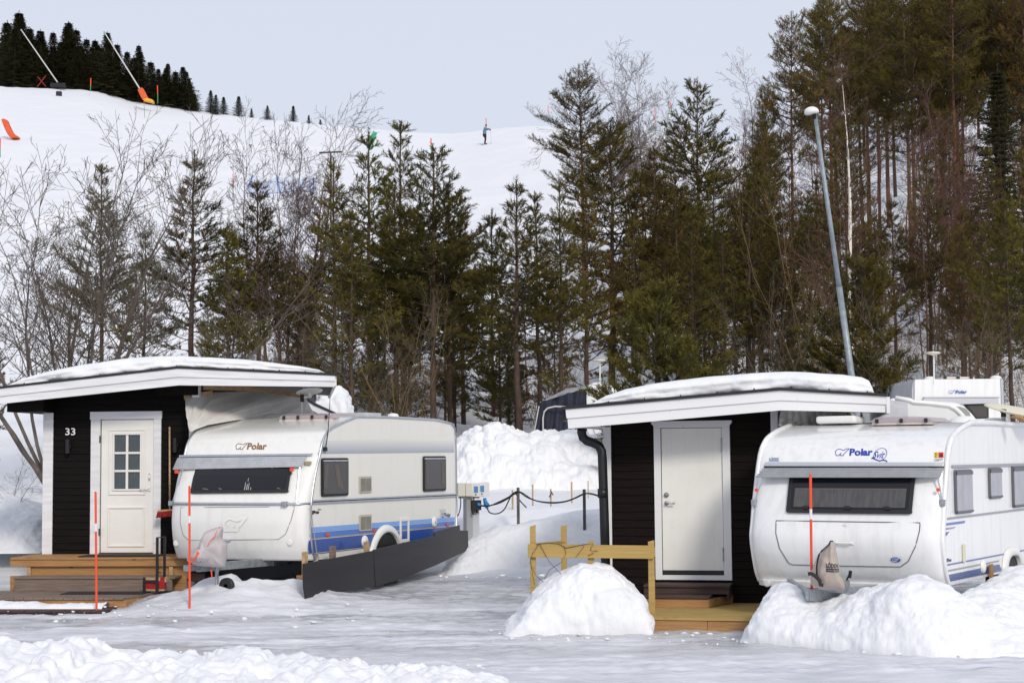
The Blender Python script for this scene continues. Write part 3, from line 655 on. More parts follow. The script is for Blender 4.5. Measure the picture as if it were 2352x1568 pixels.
# broom
br = empty('broom', (0, 0, 0)); br.matrix_world = LH.M; tag(br, 'red push broom with a long pale stick leaning on the black hut wall', 'broom')
m = MB(); x, z = fl.at(389.5, 980, -.08); x2_, z2_ = fl.at(390, 1169, -.28); m.tube([(x, -.08, z), (x2_, -.28, z2_)], .014, 10); m.build('stick', WOODP, br, smooth=True)
m = MB(); xa_, za_ = fl.at(363, 1173, -.28); xb_, zb_ = fl.at(407, 1169, -.28); m.bar((xa_, -.28, za_), (xb_, -.28, zb_), .06, .03); m.build('head', WOODP, br, .004)
m = MB()
for k in range(30):
    t = k/29; xx_ = xa_+(xb_-xa_)*t; zz_ = za_+(zb_-za_)*t-.012
    for j in range(3): m.bar((xx_, -.30+j*.02, zz_), (xx_-.02+.006*random.uniform(-1, 1), -.30+j*.022, zz_-.085+.008*random.uniform(-1, 1)), .008, .012, (0, 1, 0))
m.build('bristles', REDB, br)

# ================================================================ RIGHT HUT
RH = Frame(pix(1388, 1300, 22.9), R(13)); fr = RH
e = RH.empty('annex_hut'); tag(e, 'dark brown boarded annex hut with a plain white plank door', 'hut')
g = lambda u, v, y=0: fr.at(u, v, y)
z0 = g(1600, 1400)[1]; HD = 4.0; wx1 = g(1786, 1100)[0]; wz = g(1700, 905)[1]
dx0, dx1 = g(1504, 1150)[0], g(1679, 1150)[0]; dt = g(1590, 966)[1]; zb = g(1590, 1331)[1]
b = MB(); cl = g(1406, 1100)[0]
clapboard(b, cl-.01, dx0, z0, wz, 0, .108); clapboard(b, dx1, wx1-.02, z0, wz, 0, .108); clapboard(b, dx0+.001, dx1-.001, dt-.001, wz, .001, .108)
b.box(dx0, dx1, .0, .05, z0, zb); b.box(.03, wx1-.02, .06, HD, z0-.2, wz-.01); b.build('wall', BROWNW, e)
b = MB(); b.box(0, cl-.008, -.022, .14, z0, g(1397, 972)[1]+.03); b.build('corner_board', WORNP, e, .003); b = MB(); b.box(g(1770, 950)[0], g(1786, 950)[0], -.035, .1, z0, wz+.0); b.build('corner_board', WORNP, e, .003)
b = MB(); fx0, fx1 = g(1519.5, 1150)[0], g(1661, 1150)[0]; zt1 = g(1590, 982)[1]
b.box(dx0, fx0, -.03, .02, zb, zt1); b.box(fx1, dx1, -.03, .02, zb, zt1)
b.prism([(dx0-.0, zt1+.001), (dx1, zt1+.001), (dx1+.0, zt1+.03), (dx1+.03, zt1+.06), (dx1+.03, dt), (dx0-.03, dt), (dx0-.03, zt1+.06), (dx0, zt1+.03)], -.04, .02)
b.build('door_frame', WORNP, e, .003)
b = MB(); b.box(fx0+.001, fx1-.001, -.02, .03, zb, g(1590, 1320)[1]); b.build('sill', WORNP, e, .003)
lz0 = g(1590, 1309)[1]; lz1 = zt1-.006
b = MB(); b.box(fx0+.002, fx1-.002, -.012, .04, g(1590, 1319)[1], lz0-.003); b.build('threshold', ROOFB, e, .003)
d = MB(); nb = 5; xs_ = [g(u, 1150)[0] for u in (1521, 1545, 1578, 1609, 1640, 1660)]
for k in range(nb): d.box(xs_[k]+(.0018 if k else 0), xs_[k+1]-(.0018 if k < nb-1 else 0), -.004, .04, lz0, lz1)
d.box(xs_[0]+.004, xs_[-1]-.004, -.0025, .045, lz0+.002, lz1-.002); door = d.build('door', DOORW2, e, .0025)
m = MB(); kx, kz = g(1531, 1155); m.lathe([(.0, -.035), (.014, -.035), (.016, -.028), (.032, -.026), (.034, -.004)], (kx, 0, g(1531, 1136)[1]), 18, 'y')
m.lathe([(.0, -.02), (.026, -.02), (.030, -.004)], (kx, 0, kz), 18, 'y'); m.tube([(kx, -.01, kz), (kx, -.06, kz), (kx+.02, -.066, kz), (kx+.12, -.064, kz-.002)], .010, 10); m.build('handle', GALV, door, smooth=True)
m = MB()
for v in (1020, 1272): m.tube([(fx1-.006, -.035, g(1662, v+16)[1]), (fx1-.006, -.035, g(1662, v-16)[1])], .009, 8)
m.build('hinge', GALV, e)
YF = -.8
rp = lambda u, v: fr.at(u, v, YF)
A0, A1, A2 = rp(1300, 939.5), rp(1793, 896), rp(2035, 910); B0, B1, B2 = rp(1302, 984), rp(1793, 942), rp(2034, 947)
def roofz2(x): return np.interp(x, [A0[0], A1[0], A2[0]], [A0[1], A1[1], A2[1]])
RD = HD+.3
rf = MB(); rf.prism([A0, A1, A2, (A2[0], A2[1]-.08), (A1[0], A1[1]-.14), (A0[0], A0[1]-.12)], YF+.03, RD); roof = rf.build('roof', M_('dark_soffit', (.05, .045, .045), .7, var=.3, vscale=8, stretch=(8, .5, 1)), e); slant(roof, A2[0], YF, .06)
m = MB(); m.prism([(A0[0]-.05, A0[1]), (A1[0], A1[1]), (A2[0]+.01, A2[1]), (A2[0]+.01, A2[1]+.03), (A1[0], A1[1]+.035), (A0[0]-.05, A0[1]+.035)], YF-.06, RD+.02); slant(m.build('roof_sheet', ROOFB, e), A2[0], YF, .06)
M0, M1, M2 = (A0[0]+.01, A0[1]*.52+B0[1]*.48), (A1[0], A1[1]*.5+B1[1]*.5), (A2[0], A2[1]*.5+B2[1]*.5)
m = MB(); m.prism([M0, M1, (A1[0], A1[1]-.002), (A0[0], A0[1]-.002)], YF-.03, YF+.025); m.prism([M1, M2, (A2[0], A2[1]-.002), (A1[0], A1[1]-.002)], YF-.03, YF+.025)
m.prism([(B0[0]+.02, B0[1]), B1, (M1[0], M1[1]-.001), (M0[0]+.01, M0[1]-.001)], YF-.008, YF+.024); m.prism([B1, B2, (M2[0], M2[1]-.001), (M1[0], M1[1]-.001)], YF-.008, YF+.024)
m.box(A2[0]+.001, A2[0]+.045, YF-.034, RD, B2[1]-.01, A2[1]-.006); m.box(A0[0]+.02, A0[0]+.06, YF+.03, RD, B0[1]+.02, A0[1]-.02); slant(m.build('barge_board', WORNP, roof), A2[0]+.05, YF, .06, .1)
m = MB(); sz = B0[1]+.02
for k in range(4): m.box(B0[0]+.1+k*.085, B0[0]+.18+k*.085, YF+.03, HD, sz, sz+.02)
m.build('soffit', WORNP, roof, .002)
m = MB()
for k in range(10):
    x = A0[0]+.1+k*.47
    if x < A2[0]: m.lathe([(.009, 0), (.009, .015), (.001, .022)], (x, YF-.04, roofz2(x)+.036), 6)
m.build('roof_screw', BLKM, roof)
m = MB(); gx, gz_ = rp(1293, 958)[0], rp(1293, 958)[1]
prof = [(gx+.055*math.cos(t), gz_-.055*math.sin(t)) for t in np.linspace(0, math.pi, 9)]; m.prism(prof+[(gx-.05, gz_+.004), (gx+.05, gz_+.004)], YF-.04, RD); m.build('gutter', BLKM, e, smooth=False)
m = MB(); yp = -.3
pts = [(u, v) for u, v in ((1336, 984), (1336, 993), (1339, 1004), (1348, 1012), (1364, 1017), (1376, 1024), (1382, 1036), (1383.5, 1052), (1388.5, 1200), (1391.5, 1320))]
P_ = [Vector((g(u, v, yp)[0], yp, g(u, v, yp)[1])) for u, v in pts]; m.tube(P_, .062, 14); m.tube([P_[7]+Vector((0, 0, -.4)), P_[7]+Vector((0.002, 0, -.52))], .07, 14); m.build('downpipe', BLKM, e, smooth=True)
m = MB(); c1 = [Vector((g(u, v, -.1)[0], -.1, g(u, v, -.1)[1])) for u, v in ((1362, 986), (1366, 995), (1376, 1000), (1388, 997))]; m.tube(c1, .004, 5)
c1 = [Vector((g(u, v, -.1)[0], -.1, g(u, v, -.1)[1])) for u, v in ((1388, 1003), (1381, 1010), (1379, 1022), (1384, 1034), (1389, 1036))]; m.tube(c1, .004, 5); m.build('wire', RUB, e)
def snowtop_r(x):
    t = [(1358, 934), (1372, 922), (1395, 908), (1440, 893), (1500, 881), (1560, 873), (1640, 864), (1720, 857), (1800, 854), (1870, 855), (1940, 860), (1985, 866), (2002, 874), (2008, 888), (2010, 906)]
    xs__, zs__ = zip(*[fr.at(u, v-1, YF+.25) for u, v in t]); return float(np.interp(x, xs__, zs__))
rs_ = roof_snow('roof_snow', 'thick smooth snow blanket on the roof of the right hut', RH.M, 260, 24, (fr.at(1358, 934, YF+.25)[0], fr.at(2010, 906, YF+.25)[0]), snowtop_r, YF+.11, RD-.4, lambda x: roofz2(x)+.03, 15); slant(rs_, A2[0], YF, .16, x0=A1[0])
# plastic sheet under the right part of the roof
n_, mm = 90, 24; G = []
for j in range(mm):
    t = j/(mm-1); uu = np.linspace(0, 1, n_); X_ = []
    for q_ in uu:
        p_ = pix(1793+150*q_, 938+6*q_, 22.0)*(1-t)+pix(1787+165*q_, 978, 21.9+.5*q_)*t; X_.append(p_)
    P = np.array([tuple(p_) for p_ in X_]); f_ = .05*fbm(uu*9+t, t*1.3, 0, 3, 6)+.02*np.sin(uu*60+3*vn(uu*6, t, 0, 2)); P[:, 1] += f_*(.3+t); G.append(P)
G = np.array(G); i = np.arange(mm-1)[:, None]*n_+np.arange(n_-1)[None, :]
o = from_arrays('plastic_sheet', G.reshape(-1, 3), np.stack([i, i+1, i+n_+1, i+n_], -1).reshape(-1, 4), TARP, smooth=True); md = o.modifiers.new('t', 'SOLIDIFY'); md.thickness = .003
tag(o, 'crumpled pale plastic sheet hanging under the right hut roof edge', 'plastic sheet')
# steps
s = empty('wooden_steps', (0, 0, 0)); s.matrix_world = RH.M; tag(s, 'dark two tread timber steps below the plain plank door', 'steps')
y1_, y2_ = -.50, -.86
zA = g(1600, 1343, y1_)[1]; xA0, xA1 = g(1478, 1340, y1_)[0], g(1676, 1343, y1_)[0]
zB = g(1580, 1369, y2_)[1]; xB1 = g(1629, 1369, y2_)[0]; zC = g(1580, 1395, y2_)[1]
m = MB(); planks_top(m, xA0, xA1, y1_-.01, -.035, zA, 4); planks_top(m, xA0, xB1+.0, y2_-.01, y1_+.02, zB, 3); m.build('tread', WOODR, s, .003)
m = MB(); m.box(xA0, xA1-.012, y1_+.02, y1_+.06, zB+.002, zA-.032); m.box(xA0, xB1-.012, y2_+.012, y2_+.05, zC+.11, zB-.032); m.box(xA1-.05, xA1-.012, y1_+.062, -.04, zB-.06, zA-.032)
m.bar((xB1-.03, y2_+.05, (zB+zC)/2+.04), (xA1-.03, -.05, (zB+zC)/2+.04), .04, zB-zC-.14); m.build('riser', WOODR, s, .004)
m = MB(); m.box(xA0, xB1-.012, y2_+.008, y2_+.05, zC, zC+.105); m.bar((xB1-.025, y2_+.03, zC+.055), (xA1-.025, -.05, zC+.055), .045, .10); m.build('base_board', WOODN, s, .003)
yd = -2.2; zD = g(1620, 1418, yd)[1]; zE = g(1620, 1445, yd)[1]
s = empty('timber_deck', (0, 0, 0)); s.matrix_world = RH.M; tag(s, 'low yellowish timber deck between the two snow heaps by the right hut', 'deck')
x0 = g(1470, 1420, yd)[0]; x1 = g(1830, 1420, yd)[0]
m = MB(); planks_top(m, x0, x1, yd-.02, -.05, zC-.0, 17, .03); m.build('deck_boards', WOODY, s, .003)
m = MB(); xm = g(1625, 1430, yd)[0]; m.box(x0, xm-.002, yd, yd+.045, zE-.05, zC-.034); m.box(xm+.002, x1, yd+.003, yd+.045, zE-.06, zC-.034); m.build('fascia', WOODN, s, .003)
# fence
FN = Frame(pix(1212, 1300, 20.95), R(2)); s = FN.empty('rail_fence'); tag(s, 'yellow treated timber rail fence wound with a thin light chain', 'fence')
f = FN
for u0, u1, vt, y, vb in ((1217, 1230, 1207, .03, 1360), (1350, 1364, 1242, .02, 1400), (1488.5, 1503, 1242, .02, 1440)):
    m = MB(); xa_, zt_ = f.at(u0, vt, y); xb_, _ = f.at(u1, vt, y); bz = -.85
    m.prism([(xa_, bz), (xb_, bz), (xb_, zt_+.01), (xa_, zt_-.01)], y, y+.07); m.build('post', WOODY, s, .003)
m = MB(); xa_, zt_ = f.at(1288, 1207, .95); xb_, _ = f.at(1301.5, 1204, .95); m.prism([(xa_, -.85), (xb_, -.85), (xb_, zt_+.012), (xa_, zt_-.01)], .95, 1.02); m.build('post', WOODY, s, .003)
m = MB(); xa_, zu = f.at(1212, 1249, -.03); xb_, zu2 = f.at(1504.5, 1252.5, -.03); _, zl_ = f.at(1212, 1279, -.03); 
m.prism([(xa_, zl_), (xb_-.02, zu2-(zu-zl_)-.0), (xb_, zu2-(zu-zl_)+.03), (xb_, zu2-.02), (xb_-.015, zu2), (xa_, zu)], -.03, .028); m.build('rail', WOODY, s, .003)
m = MB(); a_ = Vector((f.at(1233, 1251, .08)[0], .08, f.at(1233, 1251, .08)[1])); b_ = Vector((f.at(1287, 1246, .94)[0], .94, f.at(1287, 1246, .94)[1])); m.bar(a_, b_, .03, .05); m.build('rail', WOODY, s, .003)
m = MB(); random.seed(5)
pts = [(1232, 1250), (1260, 1246), (1285, 1249), (1300, 1258), (1330, 1252), (1345, 1249), (1362, 1248), (1356, 1262), (1363, 1270), (1350, 1276)]
m.tube([Vector((f.at(u, v, -.04)[0], -.04, f.at(u, v, -.04)[1])) for u, v in pts], .0035, 5)
for pts in ([(1218, 1282), (1222, 1310), (1228, 1345)], [(1240, 1250), (1262, 1290), (1300, 1330)], [(1250, 1330), (1262, 1308), (1290, 1290), (1300, 1270), (1296, 1256)], [(1322, 1280), (1336, 1262), (1342, 1252)], [(1238, 1248), (1224, 1270), (1217, 1292), (1230, 1320), (1252, 1340)]):
    m.tube([Vector((f.at(u, v, -.045)[0], -.045, f.at(u, v, -.045)[1])) for u, v in pts], .003, 5)
m.build('light_chain', RUB, s)
# ================================================================ caravans
class Van(Frame):
    """frame origin at the front right corner of the side wall, x=0 is the right side, x=-W the left side"""
    def __init__(s, o, yaw, W, prof, bulge, nx=41, tilt=0):
        Frame.__init__(s, o, yaw, tilt); s.W = W; s.prof = prof; s.bulge = bulge; s.nx = nx
    def yt(s, z):
        fp = s.front; return float(np.interp(z, [p[1] for p in fp], [p[0] for p in fp]))
    def fy(s, x, z):
        t = min(1, abs(2*(x+s.W/2)/s.W)); bz = float(np.interp(z, [p[0] for p in s.bulge], [p[1] for p in s.bulge]))
        return s.yt(z)-bz*.92*(1-t**4.2)**(1/2.4)
    def front_at(s, u, v):
        y = 0
        for _ in range(6):
            x, z = s.at(u, v, y); y = s.fy(x, z)
        return x, z
    def fmap(s, q, off=.004):
        P_ = [Vector((*s.front_at(u, v), 0)) for u, v in q]
        def f(a, b):
            p_ = P_[0]*(1-a)*(1-b)+P_[1]*a*(1-b)+P_[2]*a*b+P_[3]*(1-a)*b
            return Vector((p_.x, s.fy(p_.x, p_.y)-off, p_.y))
        return f
    def body(s, root, mat_front, mat_side, rnd_bottom=.04):
        """front: list (y,z) bottom to top, then roof and rear to close"""
        fp = s.front; rest = s.rest
        f2 = []                                     # resample the front smoothly
        for a, b in zip(fp[:-1], fp[1:]):
            for k in range(5): f2.append((a[0]+(b[0]-a[0])*k/5, a[1]+(b[1]-a[1])*k/5))
        f2.append(fp[-1]); nf = len(f2)
        ys_ = np.array([p[0] for p in f2]); zs_ = np.array([p[1] for p in f2])
        for _ in range(3):
            ys_[1:-1] = (ys_[:-2]+2*ys_[1:-1]+ys_[2:])/4; zs_[1:-1] = (zs_[:-2]+2*zs_[1:-1]+zs_[2:])/4
        f2 = list(zip(ys_, zs_)); s.front = f2
        loop = f2+rest; n = len(loop)
        ts = np.sin(np.linspace(-math.pi/2, math.pi/2, s.nx)); xs = -s.W/2+ts*s.W/2
        V = []
        for x in xs:
            for k, (y, z) in enumerate(loop):
                yy = s.fy(x, z) if k < nf else y
                t = abs(2*(x+s.W/2)/s.W)
                zz = z + (0 if k < nf or y < .3 or z < 1 else .03*(1-t**4))
                V.append((x, yy, zz))
        F = []; mi = []
        for i in range(len(xs)-1):
            for k in range(n):
                F.append((i*n+k, i*n+(k+1) % n, (i+1)*n+(k+1) % n, (i+1)*n+k)); mi.append(0)
        o = from_arrays('body', V, F, [mat_front, mat_side], root, smooth=True, mi=mi); fix_normals(o)
        cap = MB()
        for x in (0, -s.W):
            cap.add([(x, y, z) for y, z in loop], [tuple(range(n))])
        o2 = from_arrays('side_wall', cap.V[:n], cap.F[:1], mat_side, root); o3 = from_arrays('side_wall', cap.V[n:], [tuple(range(n))], mat_side, root)
        s.loop = loop; s.nf = nf
        return o
    def trim(s, root, mat, r=.018, off=.012, kk=None):
        for x in (off, -s.W-off):
            m = MB(); pts = [Vector((x, y, z)) for y, z in s.loop[:kk or len(s.loop)]]; m.tube(pts, r, 6); m.build('edge_trim', mat, root, smooth=True)
    def quad(s, mb, q, off=.003, n=1):
        """decal on the side wall following the picture polygon q"""
        pts = [s.atx(u, v, off) for u, v in q]; mb.add([(off, y, z) for y, z in pts], [tuple(range(len(q)))])
    def plate(s, mb, q, x0, x1):
        mb.prismx([s.atx(u, v, x1) for u, v in q], x0, x1)
BEAR = [(0, .55), (.02, .40), (.06, .22), (.05, .02), (.26, .02), (.29, .14), (.36, .22), (.42, .36), (.44, .38), (.37, .20), (.36, .04), (.60, .02), (.61, .20), (.66, .30), (.78, .50), (.90, .75), (.97, .90), (1.0, 1.0), (.92, 1.0), (.82, .98), (.74, .86), (.66, .80), (.52, .82), (.40, .90), (.28, .96), (.16, .88), (.07, .74), (0, .55)]
def bear(name, mat, par, mapf, w=.045):
    """outline emblem of a walking bear as a thin ribbon"""
    m = MB(); n = len(BEAR); 
    for k in range(n-1):
        a, b = BEAR[k], BEAR[k+1]; dx, dy = b[0]-a[0], (b[1]-a[1])*.5; L_ = math.hypot(dx, dy)+1e-9; nx_, ny_ = -dy/L_*w/2, dx/L_*w/2
        ax, ay = a[0]-dx/L_*w*.3, a[1]-dy/L_*w*.6; bx, by = b[0]+dx/L_*w*.3, b[1]+dy/L_*w*.6
        m.add([mapf(ax+nx_, ay+2*ny_), mapf(bx+nx_, by+2*ny_), mapf(bx-nx_, by-2*ny_), mapf(ax-nx_, ay-2*ny_)], [(0, 1, 2, 3)])
    return m.build(name, mat, par)
def roundq(x0, x1, z0, z1, r, n=5, sl=0):
    out = []
    for cx, cz, a0 in ((x1-r, z1-r, 0), (x0+r, z1-r, 90), (x0+r, z0+r, 180), (x1-r, z0+r, 270)):
        for k in range(n+1): t = R(a0+90*k/n); out.append((cx+r*math.cos(t), cz+r*math.sin(t)))
    return out
def inset(pts, d):
    cx = sum(p[0] for p in pts)/len(pts); cz = sum(p[1] for p in pts)/len(pts)
    w_ = max(p[0] for p in pts)-min(p[0] for p in pts); h_ = max(p[1] for p in pts)-min(p[1] for p in pts)
    return [(cx+(p[0]-cx)*(1-2*d/w_), cz+(p[1]-cz)*(1-2*d/h_)) for p in pts]
def side_window(van, root, y0, y1, z0, z1, mf, mg, fr_=.035, inner=None, blind=True):
    m = MB(); m.prismx(roundq(y0, y1, z0, z1, .04), .002, .028); w_ = m.build('window', mf, root, .006)
    m = MB(); m.prismx(roundq(y0+fr_, y1-fr_, z0+fr_, z1-fr_*1.6, .03), .0285, .034); m.build('pane', mg, w_, .002)
    if blind: m = MB(); m.box(.029, .042, y0+.02, y1-.02, z1-.05, z1-.03); m.build('hinge_rail', ALU, w_)
    return w_
def front_window(van, root, q, mf, mg, fr_=.05, curt=None):
    """thick framed panel following the nose of the caravan"""
    P_ = [van.front_at(u, v) for u, v in q]        # bl, br, tr, tl
    def pt(a, b, off):
        x = P_[0][0]*(1-a)*(1-b)+P_[1][0]*a*(1-b)+P_[2][0]*a*b+P_[3][0]*(1-a)*b
        z = P_[0][1]*(1-a)*(1-b)+P_[1][1]*a*(1-b)+P_[2][1]*a*b+P_[3][1]*(1-a)*b
        return (x, van.fy(x, z)-off, z)
    def panel(a0, a1, b0, b1, o0, o1, rr=.06):
        asp = (P_[1][0]-P_[0][0])/(P_[3][1]-P_[0][1])
        n = 30; out = []
        A = [a0+(a1-a0)*(.5-.5*math.cos(math.pi*k/n)) for k in range(n+1)]
        m = MB(); G = []
        for a in A:
            e_ = min(a-a0, a1-a)*asp; c_ = 0 if e_ > rr else rr-math.sqrt(max(0, rr*rr-(rr-e_)**2))
            col = []
            for b, off in ((b0+c_, o0), (b0+c_, o1), (b0+c_+(b1-b0)*.33, o1), (b1-c_-(b1-b0)*.33, o1), (b1-c_, o1), (b1-c_, o0)): col.append(pt(a, b, off))
            G.append(col)
        m.grid(G); return m
    w_ = panel(0, 1, 0, 1, -.01, .03).build('window', mf, root)
    fx = fr_/abs(P_[1][0]-P_[0][0]); fz = fr_/abs(P_[3][1]-P_[0][1])
    panel(fx, 1-fx, fz*1.1, 1-fz*.3, .028, .034).build('pane', mg, w_)
    return w_, pt
# ---------------------------------------------------------------- left caravan
Y0 = 24.1; near = pix(712, 1180, Y0); gz0_ = .16
LV = Van((near.x, Y0, gz0_), R(22.8), 2.27, None, [(0, .10), (.35, .20), (.8, .27), (1.3, .27), (1.75, .18), (2.0, .07), (2.2, .0), (3, 0)], tilt=0)
v_ = LV
fr_pts = [(722, 1286), (716, 1262), (713, 1232), (711, 1200), (712, 1175), (714, 1150), (720, 1105), (726, 1075), (733, 1046), (738, 1020), (743, 1005), (751, 991), (764, 981), (790, 968), (820, 956)]
v_.front = [v_.atx(u, v, 0) for u, v in fr_pts]
zr = v_.front[-1][1]; zb_ = v_.front[0][1]; Lr = v_.atx(1046, 1100, 0)[0]
yq = v_.atx(1008, 963, 0)
v_.rest = [(v_.front[-1][0]+1.0, zr+.01), (yq[0]-.2, zr), (yq[0], zr-.01), (v_.atx(1036, 971)[0], v_.atx(1036, 972)[1]), (Lr-.02, v_.atx(1042, 985)[1]), (Lr, v_.atx(1045, 1010)[1]), (Lr+.02, 1.2), (Lr, zb_+.1), (Lr-.08, zb_)]
e = v_.empty('caravan'); tag(e, 'cream caravan with blue side stripes and brown lettering under the left hut roof', 'caravan')
v_.body(e, VANG, VANW)
v_.trim(e, ALU, .019, .006)
S = v_
# printed grey fade above the windows
fade = bpy.data.materials.new('grey_fade_film'); fade.use_nodes = True; n_ = fade.node_tree; b_ = n_.nodes['Principled BSDF']; b_.inputs['Roughness'].default_value = .25
tc = n_.nodes.new('ShaderNodeTexCoord'); sp = n_.nodes.new('ShaderNodeSeparateXYZ'); rp_ = n_.nodes.new('ShaderNodeMapRange'); mx_ = n_.nodes.new('ShaderNodeMixRGB')
n_.links.new(tc.outputs['Object'], sp.inputs[0]); n_.links.new(sp.outputs['Z'], rp_.inputs[0]); n_.links.new(rp_.outputs[0], mx_.inputs[0]); n_.links.new(mx_.outputs[0], b_.inputs['Base Color'])
za = S.atx(880, 1040)[1]; zb2 = S.atx(880, 1006)[1]; rp_.inputs[1].default_value = za; rp_.inputs[2].default_value = zb2; mx_.inputs[1].default_value = (.34, .38, .44, 1); mx_.inputs[2].default_value = (.80, .785, .735, 1)
m = MB(); S.quad(m, [(730, 1041.8), (1043, 1038.4), (1042.6, 1004), (741, 1012)]); m.build('fade_film', fade, e)
BL1 = M_('light_blue_stripe', (.18, .38, .80), .3, coat=.3); BL2 = M_('mid_blue_stripe', (.055, .18, .58), .3, coat=.3); BL3 = M_('dark_blue_stripe', (.025, .085, .38), .28, var=.15, vscale=1.2, coat=.3); GOLD = M_('gold_line', (.36, .27, .14), .4)
def lineq(u0, v0, u1, v1, u2, v2, u3, v3): return [(u0, v0), (u1, v1), (u2, v2), (u3, v3)]
ue = 1044.5
def stripe(name, va0, va1, vb0, vb1, mat, us=712, ue=1044.5, rnd_=True):
    m = MB(); q = [(us+3, va0), (ue, va1), (ue, vb1), (us+3, vb0)]
    if rnd_: q += [(us, vb0-3), (us-1, (va0+vb0)/2), (us, va0+3)]
    S.quad(m, q, .0035); return m.build(name, mat, e)
stripe('light_blue_stripe', 1210.5, 1186.8, 1221.5, 1194.8, BL1)
stripe('mid_blue_stripe', 1222.6, 1195.8, 1235.4, 1204.5, BL2)
stripe('gold_stripe', 1236.0, 1205.0, 1237.6, 1206.2, GOLD, rnd_=False)
stripe('dark_blue_stripe', 1239.4, 1207.4, 1270.5, 1231, BL3, us=709)
m = MB(); S.quad(m, [(716, 1271.6), (1044, 1232), (1044, 1233), (716, 1273.2)], .004); m.build('sill_line', RUB, e)
# belt rail along the side and over the nose
m = MB(); y0_, z_0 = S.atx(716, 1152.5); y1_, z_1 = S.atx(1046, 1136.5)
m.prismx([(y0_, z_0-.03), (y1_, z_1-.03), (y1_, z_1+.03), (y0_, z_0+.03)], .002, .024); m.build('belt_rail', ALU, e, .006)
m = MB(); m.prismx([(y0_+.01, z_0-.006), (y1_-.01, z_1-.006), (y1_-.01, z_1+.008), (y0_+.01, z_0+.008)], .0245, .026); m.build('rail_insert', RUB, e)
zb3 = S.front_at(560, 1156.5)[1]
m = MB()
pts = [Vector((x, S.fy(x, zb3)-.018, zb3)) for x in np.linspace(-S.W, -.0, 30)]; m.tube(pts, .020, 8); m.build('nose_rail', ALU, e, smooth=True)
for x in (-S.W+.02, -.28): m = MB(); m.box(x-.04, x+.04, S.fy(x, zb3)-.07, S.fy(x, zb3), zb3-.035, zb3+.035); m.build('bracket', GALV, e, .008)
# side windows, vents, hatches, markers
def sw(q, **k):
    ys_ = [S.atx(u, v)[0] for u, v in q]; zs_ = [S.atx(u, v)[1] for u, v in q]; return (sum(sorted(ys_)[:2])/2, sum(sorted(ys_)[2:])/2, sum(sorted(zs_)[:2])/2, sum(sorted(zs_)[2:])/2)
SG = glass_('side_window_glass_grey', (.055, .052, .052), .05)
for q in (((736, 1141), (797, 1137), (797.5, 1050.5), (736, 1052)), ((970.5, 1128.5), (1021.5, 1126), (1021.5, 1046), (970, 1048))):
    y0_, y1_, z0_, z1_ = sw(q); w_ = side_window(S, e, y0_, y1_, z0_, z1_, RUB, SG)
    m = MB()
    for ya, yb_, lean in ((y0_+.07, y0_+.17, -.03), (y0_+(y1_-y0_)*.42, y0_+(y1_-y0_)*.42+.13, .12)) if q[0][0] < 800 else ((y0_+.06, y0_+.12, .02), (y1_-.2, y1_-.07, .0)):
        m.prismx([(ya+lean, z0_+.13), (yb_+lean*1.2, z0_+.10), (yb_, z1_-.09), (ya, z1_-.09)], .035, .037)
    m.build('curtain', CURT, w_)
for q in (((824, 1131), (851, 1130), (851, 1093), (824, 1093.8)), ((824, 1219), (851, 1218), (851, 1181), (824, 1181.8))):
    y0_, y1_, z0_, z1_ = sw(q); m = MB(); m.prismx(roundq(y0_, y1_, z0_, z1_, .012, 2), .003, .022); w_ = m.build('vent', BEIGE, e, .003)
    m = MB(); n_ = 12; h_ = (z1_-z0_-.05)/n_
    for k in range(n_):
        for a_, b_ in ((y0_+.022, (y0_+y1_)/2-.006), ((y0_+y1_)/2+.006, y1_-.022)): m.prismx([(a_, z0_+.025+k*h_), (b_, z0_+.025+k*h_), (b_, z0_+.025+k*h_+h_*.45), (a_, z0_+.025+k*h_+h_*.45)], .0225, .0235)
    m.build('louvres', M_('louvre_gap', (.03, .028, .025), .8), w_)
for u, v in ((731.5, 1230), (1005, 1214), (757, 0)):
    pass
ORR = M_('orange_marker', (.62, .09, .02), .35)
for u, v in ((732+0, 1231), ):
    pass
for u, v in ((817.5, 1227), (859, 1215.5), (1026, 1191.5)):
    u = {817.5: 817.5-0}.get(u, u)
for u, v in ((757-0, 1228.5+0), (1005, 1207)): pass
for u, v in ((817-0, 1221.5), (1026, 1204)): pass
for cu_, cv_ in ((1150+273/1.7424, 1500+1110/1.7424), (1150+600/1.7424, 1500+1083/1.7424), (1150+1111/1.7424, 1500+1041/1.7424)):
    y_, z_ = S.atx(cu_*.5742, cv_*.5742); m = MB(); m.prismx(roundq(y_-.045, y_+.045, z_-.022, z_+.022, .008, 2), .003, .028); m.build('side_marker', ORR, e, .004)
for cu_, cv_, r_ in ((1150+535/1.7424, 1500+1157/1.7424, .09), (1150+1020/1.7424, 1500+1022/1.7424, .085)):
    y_, z_ = S.atx(cu_*.5742, cv_*.5742); m = MB(); m.lathe([(r_, .003), (r_, .015), (r_*.85, .03), (0, .032)], (0, y_, z_), 20, 'x'); w_ = m.build('filler_cap', PLASW, e, smooth=True)
    m = MB(); m.box(.030, .036, y_-.008, y_+.008, z_-.025, z_+.012); m.build('lock', BLKM, w_)
qy0, qz1 = S.atx((1150+778/1.7424)*.5742, (1500+998/1.7424)*.5742); qy1, qz0 = S.atx((1150+843/1.7424)*.5742, (1500+1160/1.7424)*.5742)
m = MB(); wd = .05
for a_ in ((qy0, qy1, qz0, qz0+wd), (qy0, qy1, qz1-wd, qz1), (qy0, qy0+wd, qz0+wd, qz1-wd), (qy1-wd, qy1, qz0+wd, qz1-wd)): m.box(.003, .024, *a_)
m.build('service_hatch', PLASW, e, .006)
